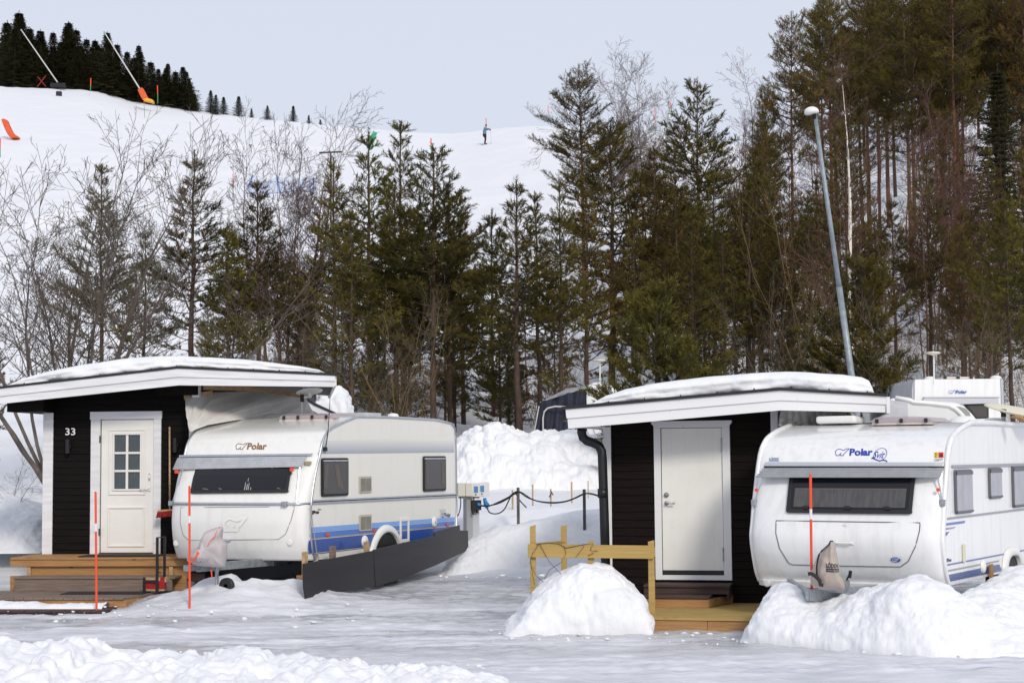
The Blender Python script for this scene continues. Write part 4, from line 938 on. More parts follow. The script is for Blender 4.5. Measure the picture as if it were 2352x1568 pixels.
# wheel and arch
wy, wz_ = S.atx(888, 1240); wy = S.atx(886, 1230)[0]; wzc = .33
ro = S.atx(888, 1204)[1]-wzc; ri = ro-.115
m = MB(); out = [(wy+ro*.98*math.cos(t), wzc+ro*math.sin(t)) for t in np.linspace(0, math.pi, 21)]; inn = [(wy+ri*math.cos(t), wzc+ri*math.sin(t)) for t in np.linspace(math.pi, 0, 21)]
ao = [(wy+ro, zb_-.02)]+out+[(wy-ro, zb_-.02), (wy-ri, zb_-.02)]+inn+[(wy+ri, zb_-.02)]
nn = len(ao)//2
G = []
pr = [(wy+ro, zb_-.02)]+out+[(wy-ro, zb_-.02)]; pi_ = [(wy+ri, zb_-.02)]+inn[::-1]+[(wy-ri, zb_-.02)]
G = [[(x_, a_[0]*(1-k)+b_[0]*k, a_[1]*(1-k)+b_[1]*k) for x_, k in ((.003, 0), (.03, .06), (.05, .4), (.055, .85), (.045, 1.0), (-.12, 1.0))] for a_, b_ in zip(pr, pi_)]
m.grid(G); m.build('wheel_arch', PLASW, e, smooth=True)
m = MB(); m.prismx([(wy+ri*math.cos(t), wzc+ri*math.sin(t)) for t in np.linspace(0, 2*math.pi, 24, endpoint=False)], .002, .004); m.build('arch_painted_shade', RUB, e)  # flat black disc painted in for the shade inside the wheel arch
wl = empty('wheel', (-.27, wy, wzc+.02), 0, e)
m = MB(); m.lathe([(.20, -.08), (.28, -.10), (.315, -.07), (.32, 0), (.315, .07), (.28, .10), (.20, .085)], (.115, 0, 0), 28, 'x'); m.build('tyre', RUB, wl, smooth=True)
m = MB(); m.lathe([(.20, .02), (.195, .09), (.17, .075), (.12, .05), (.06, .06), (.055, .09), (0, .095)], (.115, 0, 0), 24, 'x'); m.build('rim', ALU, wl, smooth=True)
# front: window, visor, hatch, lights
SG2 = GLASS
w_, wp = front_window(S, e, ((439, 1132.6), (664, 1130.4), (675, 1072), (453.5, 1072)), RUB, SG2)
m = MB()
for a_, b_, c_, d_ in ((.13, .19, .30, .36), (.30, .335, .36, .40), (.895, .93, .905, .93)):
    a0_, a1_ = a_, b_; m.add([wp(a0_, .16, .036), wp(a1_, .13, .036), wp(d_-.12, .97, .036), wp(c_-.12, .97, .036)], [(0, 1, 2, 3)])
m.build('curtain', CURT, w_)
m = MB()
for a_, b_ in ((.565, .42), (.585, .58), (.602, .40), (.627, .22)): m.add([wp(a_, .12, .036), wp(a_+.008, .12, .036), wp(a_+.006, b_, .036), wp(a_+.002, b_, .036)], [(0, 1, 2, 3)])
m.build('candle_arch', M_('pale_ornament', (.45, .45, .44), .5), w_)
def visor(van, e, qt, qb, out, n, mat, amp=.012):
    """corrugated stone guard hinged under the front rail"""
    tl, tr = van.front_at(*qt[0]), van.front_at(*qt[1])
    G = []
    for k in range(n*4+1):
        t = k/(n*4)
        row = []
        for j in range(13):
            a = j/12; x = tl[0]*(1-a)+tr[0]*a; z = tl[1]*(1-a)+tr[1]*a
            yb0 = van.fy(x, z)-.03
            pb = (van.at(qb[0][0], qb[0][1], yb0-out), van.at(qb[1][0], qb[1][1], yb0-out))
            xb = pb[0][0]*(1-a)+pb[1][0]*a; zb = pb[0][1]*(1-a)+pb[1][1]*a
            row.append((x*(1-t)+xb*t, yb0-out*t-amp*(1 if (k % 4) in (1, 2) else 0), z*(1-t)+zb*t))
        G.append(row)
    m = MB(); m.grid(G); return m.build('stone_guard', mat, e, solid=.004)
vis = visor(S, e, ((411, 1051), (707, 1047)), ((397, 1078), (694, 1071.5)), .16, 6, M_('silver_fluted_guard', (.62, .63, .65), .3, .45, var=.1, vscale=8))
def hrail(van, e, q0, q1, r, mat, off=.03, name='front_rail', hgt=None):
    a, b = van.front_at(*q0), van.front_at(*q1); m = MB(); pts = []
    G = []
    for t in np.linspace(0, 1, 25):
        x = a[0]*(1-t)+b[0]*t; z = a[1]*(1-t)+b[1]*t; y = van.fy(x, z); h_ = hgt or r
        G.append([(x, y+.01, z-h_), (x, y-off, z-h_), (x, y-off, z+h_), (x, y+.01, z+h_), (x, y+.01, z-h_)])
    m.grid(G); return m.build(name, mat, e, .004)
hrail(S, e, (414, 1047.5), (718, 1044.0), .02, ALU, .03)
hrail(S, e, (416, 1050.6), (706, 1047.2), .008, RUB, .034, 'rubber_seal')
for q0, q1 in (((407, 1078), (398.5, 1155)), ((675, 1073), (683, 1153))):
    a = S.at(*q0, S.fy(-1.1, 1.5)-.05); x1_, z1_ = S.front_at(*q1); m = MB()
    m.tube([(a[0], S.fy(a[0], a[1])-.12, a[1]), (x1_, S.fy(x1_, z1_)-.03, z1_)], .010, 6); m.build('guard_stay', ALU, e)
    xk, zk = S.at(q0[0], q0[1]+5, S.fy(a[0], a[1])-.12); m = MB(); m.box(xk-.03, xk+.015, S.fy(xk, zk)-.15, S.fy(xk, zk)-.10, zk-.025, zk+.025); m.build('stay_knob', ORNG, e, .006)
hq = [(415, 1165), (414, 1200), (421, 1228), (434, 1240), (640, 1238), (656, 1226), (668, 1195), (677, 1163), (415, 1165)]
def seam(van, e, q, r=.006, mat=None, name='locker_seam'):
    m = MB(); pts = []
    for (a, b), (c, d) in zip(q[:-1], q[1:]):
        for k in range(4): pts.append((a+(c-a)*k/4, b+(d-b)*k/4))
    P_ = [van.front_at(u, v) for u, v in pts]; m.tube([Vector((x, van.fy(x, z)-.001, z)) for x, z in P_], r, 5, closed=True); return m.build(name, mat or M_('seam_grey', (.28, .27, .25), .8), e)  # grey line along the locker joint
seam(S, e, hq, .006)
x_, z_ = S.front_at(524, 1240); m = MB(); m.box(x_-.045, x_+.045, S.fy(x_, z_)-.03, S.fy(x_, z_), z_-.018, z_+.018); m.build('lock_handle', ALU, e, .01)
for u, v in ((405, 1247), (666, 1245)): x_, z_ = S.front_at(u, v); m = MB(); m.lathe([(.045, 0), (.045, -.012), (.03, -.02), (0, -.02)], (x_, S.fy(x_, z_), z_), 18, 'y'); m.build('cap', VANG, e, smooth=False)
x_, z_ = S.front_at(708.5, 1063.5); m = MB(); m.box(x_-.045, x_+.045, S.fy(x_, z_)-.05, S.fy(x_, z_)+.02, z_-.03, z_+.03); m.build('marker_light', M_('amber_grey_lens', (.32, .29, .18), .2), e, .012)
# embossed emblem and lettering
EMB = lambda a, b: S.fmap([(515, 1217), (548, 1217), (564, 1186), (515, 1190)], .0)(a, b)
bear('embossed_bear', VANG, e, S.fmap([(514, 1217), (566, 1217), (566, 1186), (514, 1188)], .012), .14)
BRN = M_('brown_lettering', (.22, .105, .028), .5)
bear('bear_logo', BRN, e, S.fmap([(542, 1031.5), (568.5, 1031.5), (568.5, 1017.5), (542, 1017.5)]), .05)
text('lettering', 'Polar', BRN, e, S.fmap([(567, 1032), (612, 1032), (615, 1016.5), (570, 1016.5)]), .035)
DKT = M_('dark_lettering', (.02, .018, .025), .5); NVY = M_('navy_lettering', (.03, .045, .18), .5)
sm = lambda q: boxmap(S, q, x=.005)
def s4(cx0, cy0, cx1, cy1, sl=0.0):
    f_ = lambda cx, cy: ((1220+cx/3.675)*.5742, (2000+cy/3.675)*.5742); return [f_(cx0, cy1), f_(cx1, cy1-sl), f_(cx1, cy0-sl), f_(cx0, cy0)]
bear('bear_logo', DKT, e, sm(s4(97, 158, 138, 200)), .22); text('lettering', 'Polar', DKT, e, sm(s4(136, 150, 214, 200, 4)), .05); text('lettering', 'Sirius', M_('taupe_lettering', (.20, .14, .11), .5), e, sm(s4(192, 120, 238, 146, 2)), .03)
text('year_lettering', '2002', M_('pale_lilac_lettering', (.55, .56, .68), .5), e, sm(s4(1980, 128, 2072, 250, 4))); bear('bear_logo', NVY, e, sm(s4(2012, 188, 2058, 252)), .07); text('lettering', 'Polar', NVY, e, sm(s4(2060, 184, 2142, 250, 4)), .02)
# roof: hatch, domes, antenna, satellite dish
HC = clear_('smoky_hatch_plastic', .5, (.45, .38, .42)); HB = M_('pale_hatch_body', (.66, .58, .53), .5)
def hatch(van, e, u0, u1, v0, v1, y, W2=.7, ncl=4):
    (x0, z0_), (x1, z1_) = van.at(u0, v1, y), van.at(u1, v0, y); h = z1_-z0_
    h_ = empty('roof_hatch', (0, 0, 0), 0, e)
    m = MB(); m.prism([(x0+.04, z0_-.03), (x1-.04, z0_-.03), (x1-.07, z0_+h*.6), (x0+.07, z0_+h*.6)], y+.02, y+W2-.02); m.build('hatch_frame', HB, h_)
    m = MB(); m.prism([(x0, z0_), (x1, z0_), (x1-.09, z0_+h*.8), (x1-.25, z0_+h), (x0+.25, z0_+h), (x0+.09, z0_+h*.8)], y, y+W2); m.build('hatch_dome', HC, h_, .01)
    m = MB()
    for k in range(ncl): xk = x0+(x1-x0)*(.14+.72*k/(ncl-1)); m.box(xk-.02, xk+.02, y-.02, y, z0_-.01, z0_+h*.62)
    m.build('hatch_catch', RUB, h_, .004)
hatch(S, e, 634, 769, 948, 962, 1.15)
for u, v, y, r_ in ((628, 961, 1.9, .15), (770, 958, 2.3, .12), (905, 958, 2.9, .10)):
    x_, z_ = S.at(u, v, y); m = MB(); m.lathe([(r_, zr-.02), (r_, zr+.02), (r_*.75, zr+.07), (0, zr+.085)], (min(x_, -.15), y, 0), 18); m.build('roof_vent', PLASW, e, smooth=True)
m = MB(); m.box(-1.0, -.15, 2.0, 2.5, zr+.02, zr+.075); m.build('skylight', LTCL, e, .01)
m = MB(); pA = Vector((S.atx(746, 1031, .02)[0], S.atx(746, 1031, .02)[1])); q0 = Vector((.03, pA.x, pA.y)); a1 = S.atx(753, 996, .03); a2 = S.atx(757.5, 925, .03)
m.tube([q0, Vector((.03, *a1)), Vector((.03, a2[0], a2[1])), Vector((.03, *S.atx(758.5, 893, .03)))], [.008, .007, .005, .003], 5); m.build('antenna', RUB, e)
m = MB(); m.box(.004, .05, pA.x-.03, pA.x+.03, pA.y-.03, pA.y+.03); m.build('antenna_base', RUB, e, .006)
sd_ = S.empty('satellite_dish'); tag(sd_, 'small white tilted satellite dish on a short mast above the left caravan roof', 'satellite dish')
yd_ = 1.7; f_ = lambda cx, cy, y=yd_: S.at((650+cx/2.6138)*.5742, (1500+cy/2.6138)*.5742, y)
m = MB(); a = f_(1457, 400); b = f_(1457, 280); m.tube([(a[0], yd_, zr-.02), (b[0], yd_, b[1])], .014, 8); m.build('mast', PLASW, sd_)
m = MB(); b = f_(1460, 280); c = f_(1460, 196); m.tube([(b[0], yd_, b[1]), (c[0], yd_, c[1])], .032, 8); m.build('clamp', RUB, sd_, .004)
c = f_(1535, 172); m = MB(); mm_ = Matrix.Rotation(R(-12), 4, 'Y') @ Matrix.Rotation(R(-8), 4, 'X')
m.lathe([(0, -.03), (.12, -.022), (.20, -.005), (.205, 0), (.20, .004), (0, -.02)], (0, 0, 0), 28); o = m.build('dish', PLASW, sd_, smooth=True); o.matrix_local = Matrix.Translation((c[0], yd_, c[1])) @ mm_
m = MB(); d_ = f_(1485, 235); k_ = f_(1550, 225); m.bar((d_[0], yd_, d_[1]), (k_[0], yd_, k_[1]), .04, .03); m.bar((k_[0], yd_, k_[1]), (c[0], yd_, c[1]-.02), .03, .03); m.build('arm', PLASW, sd_)
m = MB(); m.box(-S.W+.15, -.12, .25, Lr-.2, zb_+.0, zb_+.05); m.box(-S.W+.05, -.05, .55, .58, -.3, zb_+.04); m.box(-S.W+.1, -.2, 2.3, 2.4, .25, .33); m.build('underfloor_shade_panel', BLKM, e)  # floor and axle, plus an added black panel standing in for shade beneath
# chassis, hitch, jockey wheel
m = MB(); zc = .42-0; zf = S.at(560, 1290, -.3)[1]
zA = S.at(540, 1283, -.5)[1]; 
m.bar((-S.W/2+.45, 2.5, zb_-.02), (-S.W/2+.45, .1, zb_-.03), .06, .12); m.bar((-S.W/2-.45, 2.5, zb_-.02), (-S.W/2-.45, .1, zb_-.03), .06, .12)
m.bar((-S.W/2+.45, .1, zb_-.03), (-S.W/2, -1.1, zb_-.05), .06, .11); m.bar((-S.W/2-.45, .1, zb_-.03), (-S.W/2, -1.1, zb_-.05), .06, .11); m.bar((-S.W/2, -1.0, zb_-.04), (-S.W/2, -1.4, zb_-.04), .08, .08)
m.build('drawbar', GALV, e, .004)
m = MB(); jx, jz = S.at(498, 1330, -.95); jx = jx; m.tube([(jx, -.95, zb_-.02), (jx, -.95, jz+.1)], .032, 10); m.tube([(jx, -.95, jz+.12), (jx, -.95, S.at(498, 1358, -.95)[1])], .026, 10)
zq = S.at(498, 1352, -.95)[1]; m.box(jx, jx+.16, -.98, -.92, zq-.02, zq+.03); m.build('jockey_leg', GALV, e)
m = MB(); wx_, wz2 = S.at(521, 1345, -.95); m.lathe([(.03, -.03), (.10, -.035), (.115, -.02), (.115, .02), (.10, .035), (.03, .03)], (wx_, -.95, wz2), 20, 'y'); m.build('jockey_wheel', RUB, e, smooth=True)
for x in (-.4, -S.W+.4):
    m = MB(); m.bar((x-.12, .35, .0), (x, .35, .18), .02, .03); m.bar((x+.12, .35, .0), (x, .35, .18), .02, .03); m.bar((x-.12, .35, .30), (x, .35, .18), .02, .03); m.bar((x+.12, .35, .30), (x, .35, .18), .02, .03); m.build('corner_steady', BLKM, e)
def block(lab, cat, mat, u0, u1, v0, v1, y, dep, nm):
    (x0, zz0), (x1, zz1) = S.at(u0, v1, y), S.at(u1, v0, y); m = MB(); m.box(x0, x1, y, y+dep, zz0, zz1); o = m.build(nm, mat, None, .008); o.matrix_world = S.M; return tag(o, lab, cat)
block('rough grey concrete block at the left foot of the left caravan', 'block', CONC, 405, 441, 1335, 1372, .25, .35, 'concrete_block')
block('rough grey concrete block behind the front edge of the black boards', 'block', CONC, 672, 698, 1331, 1362, .15, .35, 'concrete_block')
block('short brown timber offcut lying on the left concrete block', 'timber', WOODR, 423, 470, 1316, 1334, .3, .3, 'timber_block')
block('orange brown timber offcut resting on the right concrete block', 'timber', WOODN, 680, 700, 1321, 1330, .2, .3, 'timber_block')
block('flat brown timber offcut on the snow under the caravan nose', 'timber', WOODR, 605, 655, 1331, 1338, .3, .3, 'timber_block')
block('small red brown wooden chock under the jockey leg', 'timber', M_('red_chock', (.22, .045, .02), .7), 486, 508, 1355, 1364, -1.02, .2, 'timber_block')
# hitch cover
def cover(name, lab, fr_, outline, y0, y1, mat, seed, parts=None, bul=.14):
    """draped fabric hood: the traced outline is the seam, the cloth swells front and back"""
    P_ = [fr_.at(u, v, (y0+y1)/2) for u, v in outline]
    cx = sum(p[0] for p in P_)/len(P_); cz = sum(p[1] for p in P_)/len(P_)
    n = 90; k = 18; t = np.linspace(0, len(P_), n, endpoint=False); X = np.interp(t, range(len(P_)+1), [p[0] for p in P_]+[P_[0][0]]); Z = np.interp(t, range(len(P_)+1), [p[1] for p in P_]+[P_[0][1]])
    rows = []; ym = (y0+y1)/2
    for s_ in np.linspace(0, 1, 2*k+1):
        a = s_*2-1; f_ = 1-abs(a)**3*1.0 if False else math.sqrt(max(0, 1-a*a)); 
        rr = f_
        x = cx+(X-cx)*rr; z = cz+(Z-cz)*rr
        fold = .045*fbm(x*7, z*3.5+a, x*0, 3, seed)+.035*np.sin((x*.8+z)*20+3*vn(x*3, z*3, 0, seed))*vn(x*3.2, z*3.2, x*0, seed+2)
        y = ym+a*(y1-y0)/2+fold*(1-rr**6)
        rows.append(np.stack([x, y, z], -1))
    P = np.array(rows); a_, b_, _ = P.shape; i = np.arange(a_-1)[:, None]*b_; j = np.arange(b_)[None, :]
    F = np.stack([i+j, i+(j+1) % b_, i+b_+(j+1) % b_, i+b_+j], -1).reshape(-1, 4)
    o = from_arrays(name, P.reshape(-1, 3), F, mat, smooth=True); o.matrix_world = fr_.M; fix_normals(o); tag(o, lab, 'cover'); 
    return o
from mathutils.bvhtree import BVHTree
def drape(o, cov, off=.005):
    """lay lettering or piping on the cloth of a cover"""
    t = BVHTree.FromPolygons([v.co for v in cov.data.vertices], [p.vertices[:] for p in cov.data.polygons]); ys = sorted(v.co.y for v in o.data.vertices); ym = ys[len(ys)//2]
    for v in o.data.vertices:
        h = t.ray_cast(Vector((v.co.x, -9, v.co.z)), Vector((0, 1, 0)))
        if h[0] is not None: v.co.y = h[0].y-off+((v.co.y-ym)*.0 if off < .02 else 0)
    return o
HCF = Frame(pix(480, 1290, 23.3), 0)
cc = lambda cx, cy: ((740+cx/5.225)*.5742, (2080+cy/5.225)*.5742)
o = cover('hitch_cover', 'lilac grey fabric hood with orange piping over the left caravan hitch', HCF, [cc(a, b) for a, b in ((725, 130), (795, 160), (775, 370), (885, 500), (870, 800), (830, 985), (560, 975), (250, 945), (150, 900), (50, 850), (45, 800), (130, 690), (245, 575), (270, 610), (330, 420), (420, 235), (560, 180))], -.28, .22, COVL, 3)
lw = LV.c  # unused reference to keep the frame alive
yo = -.27
m = MB(); m.tube([Vector((HCF.at(*cc(a, b), yo+d)[0], yo+d, HCF.at(*cc(a, b), yo+d)[1])) for a, b, d in ((725, 135, .19), (660, 240, .12), (620, 345, .05), (520, 440, .02), (480, 530, .02), (380, 610, .05), (300, 650, .08))], .006, 5); q_ = m.build('piping', ORNG, o)
m = MB(); m.prism([HCF.at(*cc(a, b), yo-.02) for a, b in ((255, 635), (305, 690), (150, 880), (110, 900), (120, 870), (200, 790))], yo-.02, yo+.06); m.build('strap', ORNG, o, .004)
m = MB(); m.prism([HCF.at(*cc(a, b), -.1) for a, b in ((535, 1030), (565, 1030), (572, 1195), (550, 1195))], -.1, -.09); m.build('strap', ORNG, o)
fq = [cc(185, 895), cc(465, 895), cc(470, 805), cc(195, 795)]
drape(text('lettering', 'CAMRON', M_('teal_grey_lettering', (.10, .13, .14), .6), o, boxmap(HCF, fq, y=yo-.045), .06), o, .003); drape(text('lettering', 'CAMRON', M_('pale_lettering', (.55, .57, .56), .6), o, boxmap(HCF, [cc(190, 888), cc(461, 888), cc(464, 810), cc(200, 802)], y=yo-.05), .0), o, .006)
m = MB(); m.prismx([(0, 0)], 0, 0) if False else None
# black film plywood boards screening the underside
def board(lab, q, th=.02, xo=.28):
    m = MB(); m.prismx([S.atx(u, v, xo) for u, v in q], xo-th, xo); o = m.build('plywood_board', PLYB, None, .002); o.matrix_world = S.M; return tag(o, lab, 'board', 'black boards screening the left caravan')
board('long black plywood board nearest the camera beside the left caravan', [(697, 1294), (857.5, 1264), (861, 1346), (785, 1358), (702, 1374), (698, 1345)], xo=.30)
board('black plywood board with a notched upper edge below the caravan wheel', [(858, 1262), (930, 1245), (998, 1231), (998, 1221), (1056, 1205), (1060, 1270), (1000, 1298), (930, 1326), (863, 1347)], xo=.26)
board('shortest black plywood board at the far end beside the power post', [(1056, 1217), (1075, 1218), (1076, 1262), (1056, 1272)], xo=.2)
for k, (u0, u1, v0, v1) in enumerate(((699.5, 707.5, 1267, 1330), (762, 772, 1254, 1330), (841, 849, 1244, 1320))):
    m = MB(); xo = .255; m.prismx([S.atx(u, v, xo) for u, v in ((u0, v1), (u1, v1-2), (u1, v0-1), (u0, v0))], xo-.045, xo); o = m.build('wooden_stake', WOODP if k != 1 else WOODG, None, .003); o.matrix_world = S.M
    tag(o, ('pale wooden stake at the near end of the black boards', 'greyish wooden stake behind the middle of the first black board', 'pale wooden stake just before the caravan wheel')[k], 'stake')
m = MB(); m.tube([Vector((.05, *S.atx(u, v, .05))) for u, v in ((714, 1160), (718, 1200), (724, 1245), (728, 1272))], .008, 5); m.tube([Vector((.05, *S.atx(u, v, .05))) for u, v in ((728, 1270), (731, 1280), (727, 1288), (722, 1290))], .018, 6); m.build('rope', M_('old_rope', (.35, .32, .29), .9), e)

# ---------------------------------------------------------------- right caravan
Y0 = 19.5; near = pix(2161, 1232, Y0)
RV = Van((near.x, Y0, .14), R(30.5), 2.3, None, [(0, .12), (.35, .20), (.8, .24), (1.2, .20), (1.5, .15), (1.85, .09), (2.15, .0), (3, 0)]); S = RV
fr_pts = [(2177, 1345), (2171, 1324), (2166, 1290), (2162, 1255), (2161, 1232), (2163, 1200), (2164, 1170), (2168, 1115), (2171, 1072), (2174, 1042), (2178, 1020), (2185, 1002), (2200, 986), (2214, 977), (2227, 970)]
S.front = [S.atx(u, v, 0) for u, v in fr_pts]; zr = S.front[-1][1]; zb_ = S.front[0][1]; Lr = 5.2
S.rest = [(S.front[-1][0]+1.0, zr+.01), (Lr-.4, zr), (Lr-.15, zr-.05), (Lr-.03, zr-.2), (Lr, zr-.5), (Lr+.02, 1.2), (Lr, zb_+.1), (Lr-.08, zb_)]
e = S.empty('caravan'); tag(e, 'bright white caravan with blue lettering and a grey stone guard behind the big snow heap', 'caravan')
S.body(e, VANB, VANB); S.trim(e, VANB, .034, .012)
def r3(cx, cy): return ((3500+cx/1.569)*.5742, (1350+cy/1.569)*.5742)
def r2(cx, cy): return ((2950+cx/2.24)*.5742, (1550+cy/2.24)*.5742)
# side windows with grey blinds
BLIND = M_('grey_blind_glass', (.33, .34, .38), .25, col2=(.22, .23, .26), vscale=4, stretch=(1, 2, .6), lo=.3, hi=.7, coat=.5); WFR = M_('grey_window_frame', (.11, .11, .125), .45)
for q in (((500, 1108), (603, 1095), (597, 824), (491, 830)), ((711, 1013), (788, 1004), (782, 814), (706, 818)), ((862, 1066), (960, 1055), (955, 806), (853, 808))):
    ys_, zs_ = zip(*[S.atx(*r3(*c), 0) for c in q]); y0_, y1_ = min(ys_), max(ys_); z0_, z1_ = (zs_[0]+zs_[1])/2, (zs_[2]+zs_[3])/2
    w_ = side_window(S, e, y0_, y1_, z0_, z1_, WFR, BLIND, .025, blind=False)
    m = MB(); m.box(.0345, .042, y0_+.015, y1_-.015, z1_-.06, z1_-.015); m.build('blind_rail', WFR, w_, .003); m = MB(); m.box(.0345, .04, y0_+.015, y1_-.015, z0_+.01, z0_+.035); m.build('blind_rail', WFR, w_, .003)
BLS = M_('blue_decal', (.055, .12, .40), .35, coat=.3); GRS = M_('grey_decal', (.30, .31, .34), .4); DBL = M_('deep_blue_decal', (.025, .075, .28), .3, var=.2, vscale=1.5, coat=.3)
def rq(name, pts, mat):
    m = MB(); S.quad(m, [r3(*c) for c in pts], .004); return m.build(name, mat, e)
rq('grey_stripe', [(456, 1128), (1100, 1048), (1100, 1062), (454, 1143)], GRS); rq('blue_stripe', [(450, 1163), (568, 1147), (562, 1163), (449, 1178)], BLS); rq('grey_stripe', [(448, 1193), (511, 1185), (492, 1197), (447, 1205)], GRS)
rq('blue_stripe', [(446, 1220), (468, 1216), (447, 1246)], BLS); rq('blue_stripe', [(455, 1420), (1100, 1297), (1100, 1306), (456, 1430)], BLS); rq('grey_stripe', [(457, 1457), (780, 1395), (780, 1404), (458, 1468)], GRS)
rq('dark_blue_stripe', [(458, 1488), (780, 1420), (800, 1462), (620, 1498), (458, 1532)], DBL)
m = MB(); y0_, z_0 = S.atx(*r3(480, 808)); y1_, z_1 = S.atx(*r3(935, 796)); m.prismx([(y0_, z_0-.022), (5.0, z_1-.022), (5.0, z_1+.018), (y0_, z_0+.018)], .002, .018); m.build('awning_rail', GRS, e, .005)
y_, z_ = S.atx(*r3(553, 1353)); m = MB(); m.prismx(roundq(y_-.05, y_+.05, z_-.11, z_+.11, .02, 3), .003, .02); m.build('socket_cover', M_('cream_plastic', (.66, .62, .48), .5), e, .006)
y_, z_ = S.atx(*r3(673, 1435)); m = MB(); m.lathe([(.085, .003), (.085, .02), (.06, .035), (0, .037)], (0, y_, z_), 20, 'x'); m.build('filler_cap', PLASW, e, smooth=True)
y_, z_ = S.atx(*r3(712, 1450)); m = MB(); m.box(.02, .05, y_-.06, y_+.06, z_-.16, z_+.06); m.build('wood_wedge', WOODN, e, .004)
zc_ = .30; wy = S.atx(*r3(850, 1400))[0]; ro = S.atx(*r3(850, 1312))[1]-zc_; ri = ro-.11
pr = [(wy+.02+ro*1.05*math.copysign(abs(math.cos(t))**.7, math.cos(t)), zc_+ro*abs(math.sin(t))**.7) for t in np.linspace(0, math.pi, 31)]; pi_ = [(wy+.02+ri*1.05*math.copysign(abs(math.cos(t))**.7, math.cos(t)), zc_+ri*abs(math.sin(t))**.7) for t in np.linspace(0, math.pi, 31)]
m = MB(); m.grid([[(x_, a_[0]*(1-k)+b_[0]*k, a_[1]*(1-k)+b_[1]*k) for x_, k in ((.003, 0), (.04, .08), (.06, .4), (.06, .85), (.05, 1.0), (-.12, 1.0))] for a_, b_ in zip(pr, pi_)]); m.build('wheel_arch', PLASW, e, smooth=True)
m = MB(); m.prismx(pi_+[(pi_[-1][0], zc_-.1), (pi_[0][0], zc_-.1)], .002, .005); m.build('arch_painted_shade', RUB, e)  # black sheet across the arch opening, in place of real shade
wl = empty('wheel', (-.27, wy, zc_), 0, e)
m = MB(); m.lathe([(.20, -.08), (.28, -.10), (.315, -.07), (.32, 0), (.315, .07), (.28, .10), (.20, .085)], (.115, 0, 0), 28, 'x'); m.build('tyre', RUB, wl, smooth=True)
m = MB(); m.lathe([(.20, .02), (.195, .09), (.12, .05), (.06, .06), (0, .095)], (.115, 0, 0), 24, 'x'); m.build('rim', ALU, wl, smooth=True)
# front
MESHG = M_('window_insect_screen', (.075, .07, .07), .5, col2=(.05, .047, .047), vscale=6, stretch=(4, 1, .3), coat=.4)
w_, wp = front_window(S, e, ((1807, 1176.5), (2096, 1180), (2105, 1090), (1815.5, 1090)), RUB, GLASS, .05)
m = MB(); m.grid([[wp(a_, b_, .036) for b_ in (.16, .62)] for a_ in np.linspace(.06, .945, 12)]); m.build('pleated_blind', MESHG, w_)
m = MB(); m.grid([[wp(a_, b_, .038) for b_ in (.62, .65)] for a_ in np.linspace(.06, .945, 12)]); m.build('blind_rail', M_('brown_blind_rail', (.12, .09, .075), .6), w_)
m = MB()
for a_ in (.165, .5, .81): p_ = wp(a_, .15, .04); m.box(p_[0]-.035, p_[0]+.035, p_[1]-.015, p_[1]+.005, p_[2]-.02, p_[2]+.02)
m.build('window_catch', RUB, w_, .006)
vis = visor(S, e, ((1756, 1074), (2171, 1073)), ((1735, 1096), (2159, 1096)), .15, 4, M_('grey_fluted_guard', (.40, .41, .42), .4, .5, var=.1, vscale=8), .010)
hrail(S, e, (1760, 1066.8), (2167, 1068), .035, M_('silver_rail', (.62, .64, .67), .35, .5), .03)
hrail(S, e, (1757, 1072), (2171, 1072.4), .012, RUB, .034, 'rubber_seal')
for q0, q1 in (((1751, 1097), (1735, 1152)), ((2151, 1096), (2167, 1152))):
    x1_, z1_ = S.front_at(*q1); x0_, z0_ = S.at(q0[0], q0[1], S.fy(-1, 1.6)-.05); m = MB(); m.tube([(x0_, S.fy(x0_, z0_)-.1, z0_), (x1_, S.fy(x1_, z1_)-.05, z1_)], .010, 6); m.build('guard_stay', ALU, e)
    m = MB(); xm_, zm_, ym_ = (x0_+x1_)/2, (z0_+z1_)/2, (S.fy(x0_, z0_)+S.fy(x1_, z1_))/2-.09; m.lathe([(.006, 0), (.022, -.02), (.022, -.035), (0, -.035)], (xm_-.01, ym_, zm_), 10, 'y'); m.build('stay_knob', ORNG, e)
    m = MB(); m.box(x1_-.03, x1_+.03, S.fy(x1_, z1_)-.07, S.fy(x1_, z1_), z1_-.05, z1_+.03); m.build('bracket', GALV, e, .008)
seam(S, e, [(1782.5, 1195), (2113.5, 1200), (2112, 1219), (2103, 1253.5), (2086, 1288.5), (2068, 1301), (1940, 1299), (1820, 1296), (1811, 1291.5), (1790.7, 1259), (1782, 1224), (1782.5, 1195)], .007, M_('seam_dark', (.16, .16, .16), .8))
x_, z_ = S.front_at(1940, 1246); m = MB(); y_ = S.fy(x_, z_); m.tube([(x_-.09, y_, z_), (x_-.09, y_-.04, z_), (x_+.09, y_-.04, z_), (x_+.09, y_, z_)], .013, 8); m.box(x_-.11, x_-.07, y_-.012, y_, z_-.018, z_+.018); m.box(x_+.07, x_+.11, y_-.012, y_, z_-.018, z_+.018); m.build('grab_handle', PLASW, e, smooth=False)
x_, z_ = S.front_at(1943, 1204); m = MB(); y_ = S.fy(x_, z_); m.lathe([(.02, 0), (.02, -.02), (0, -.02)], (x_, y_, z_), 12, 'y'); m.build('lock', PLASW, e)
LB = M_('blue_lettering', (.02, .045, .36), .4)
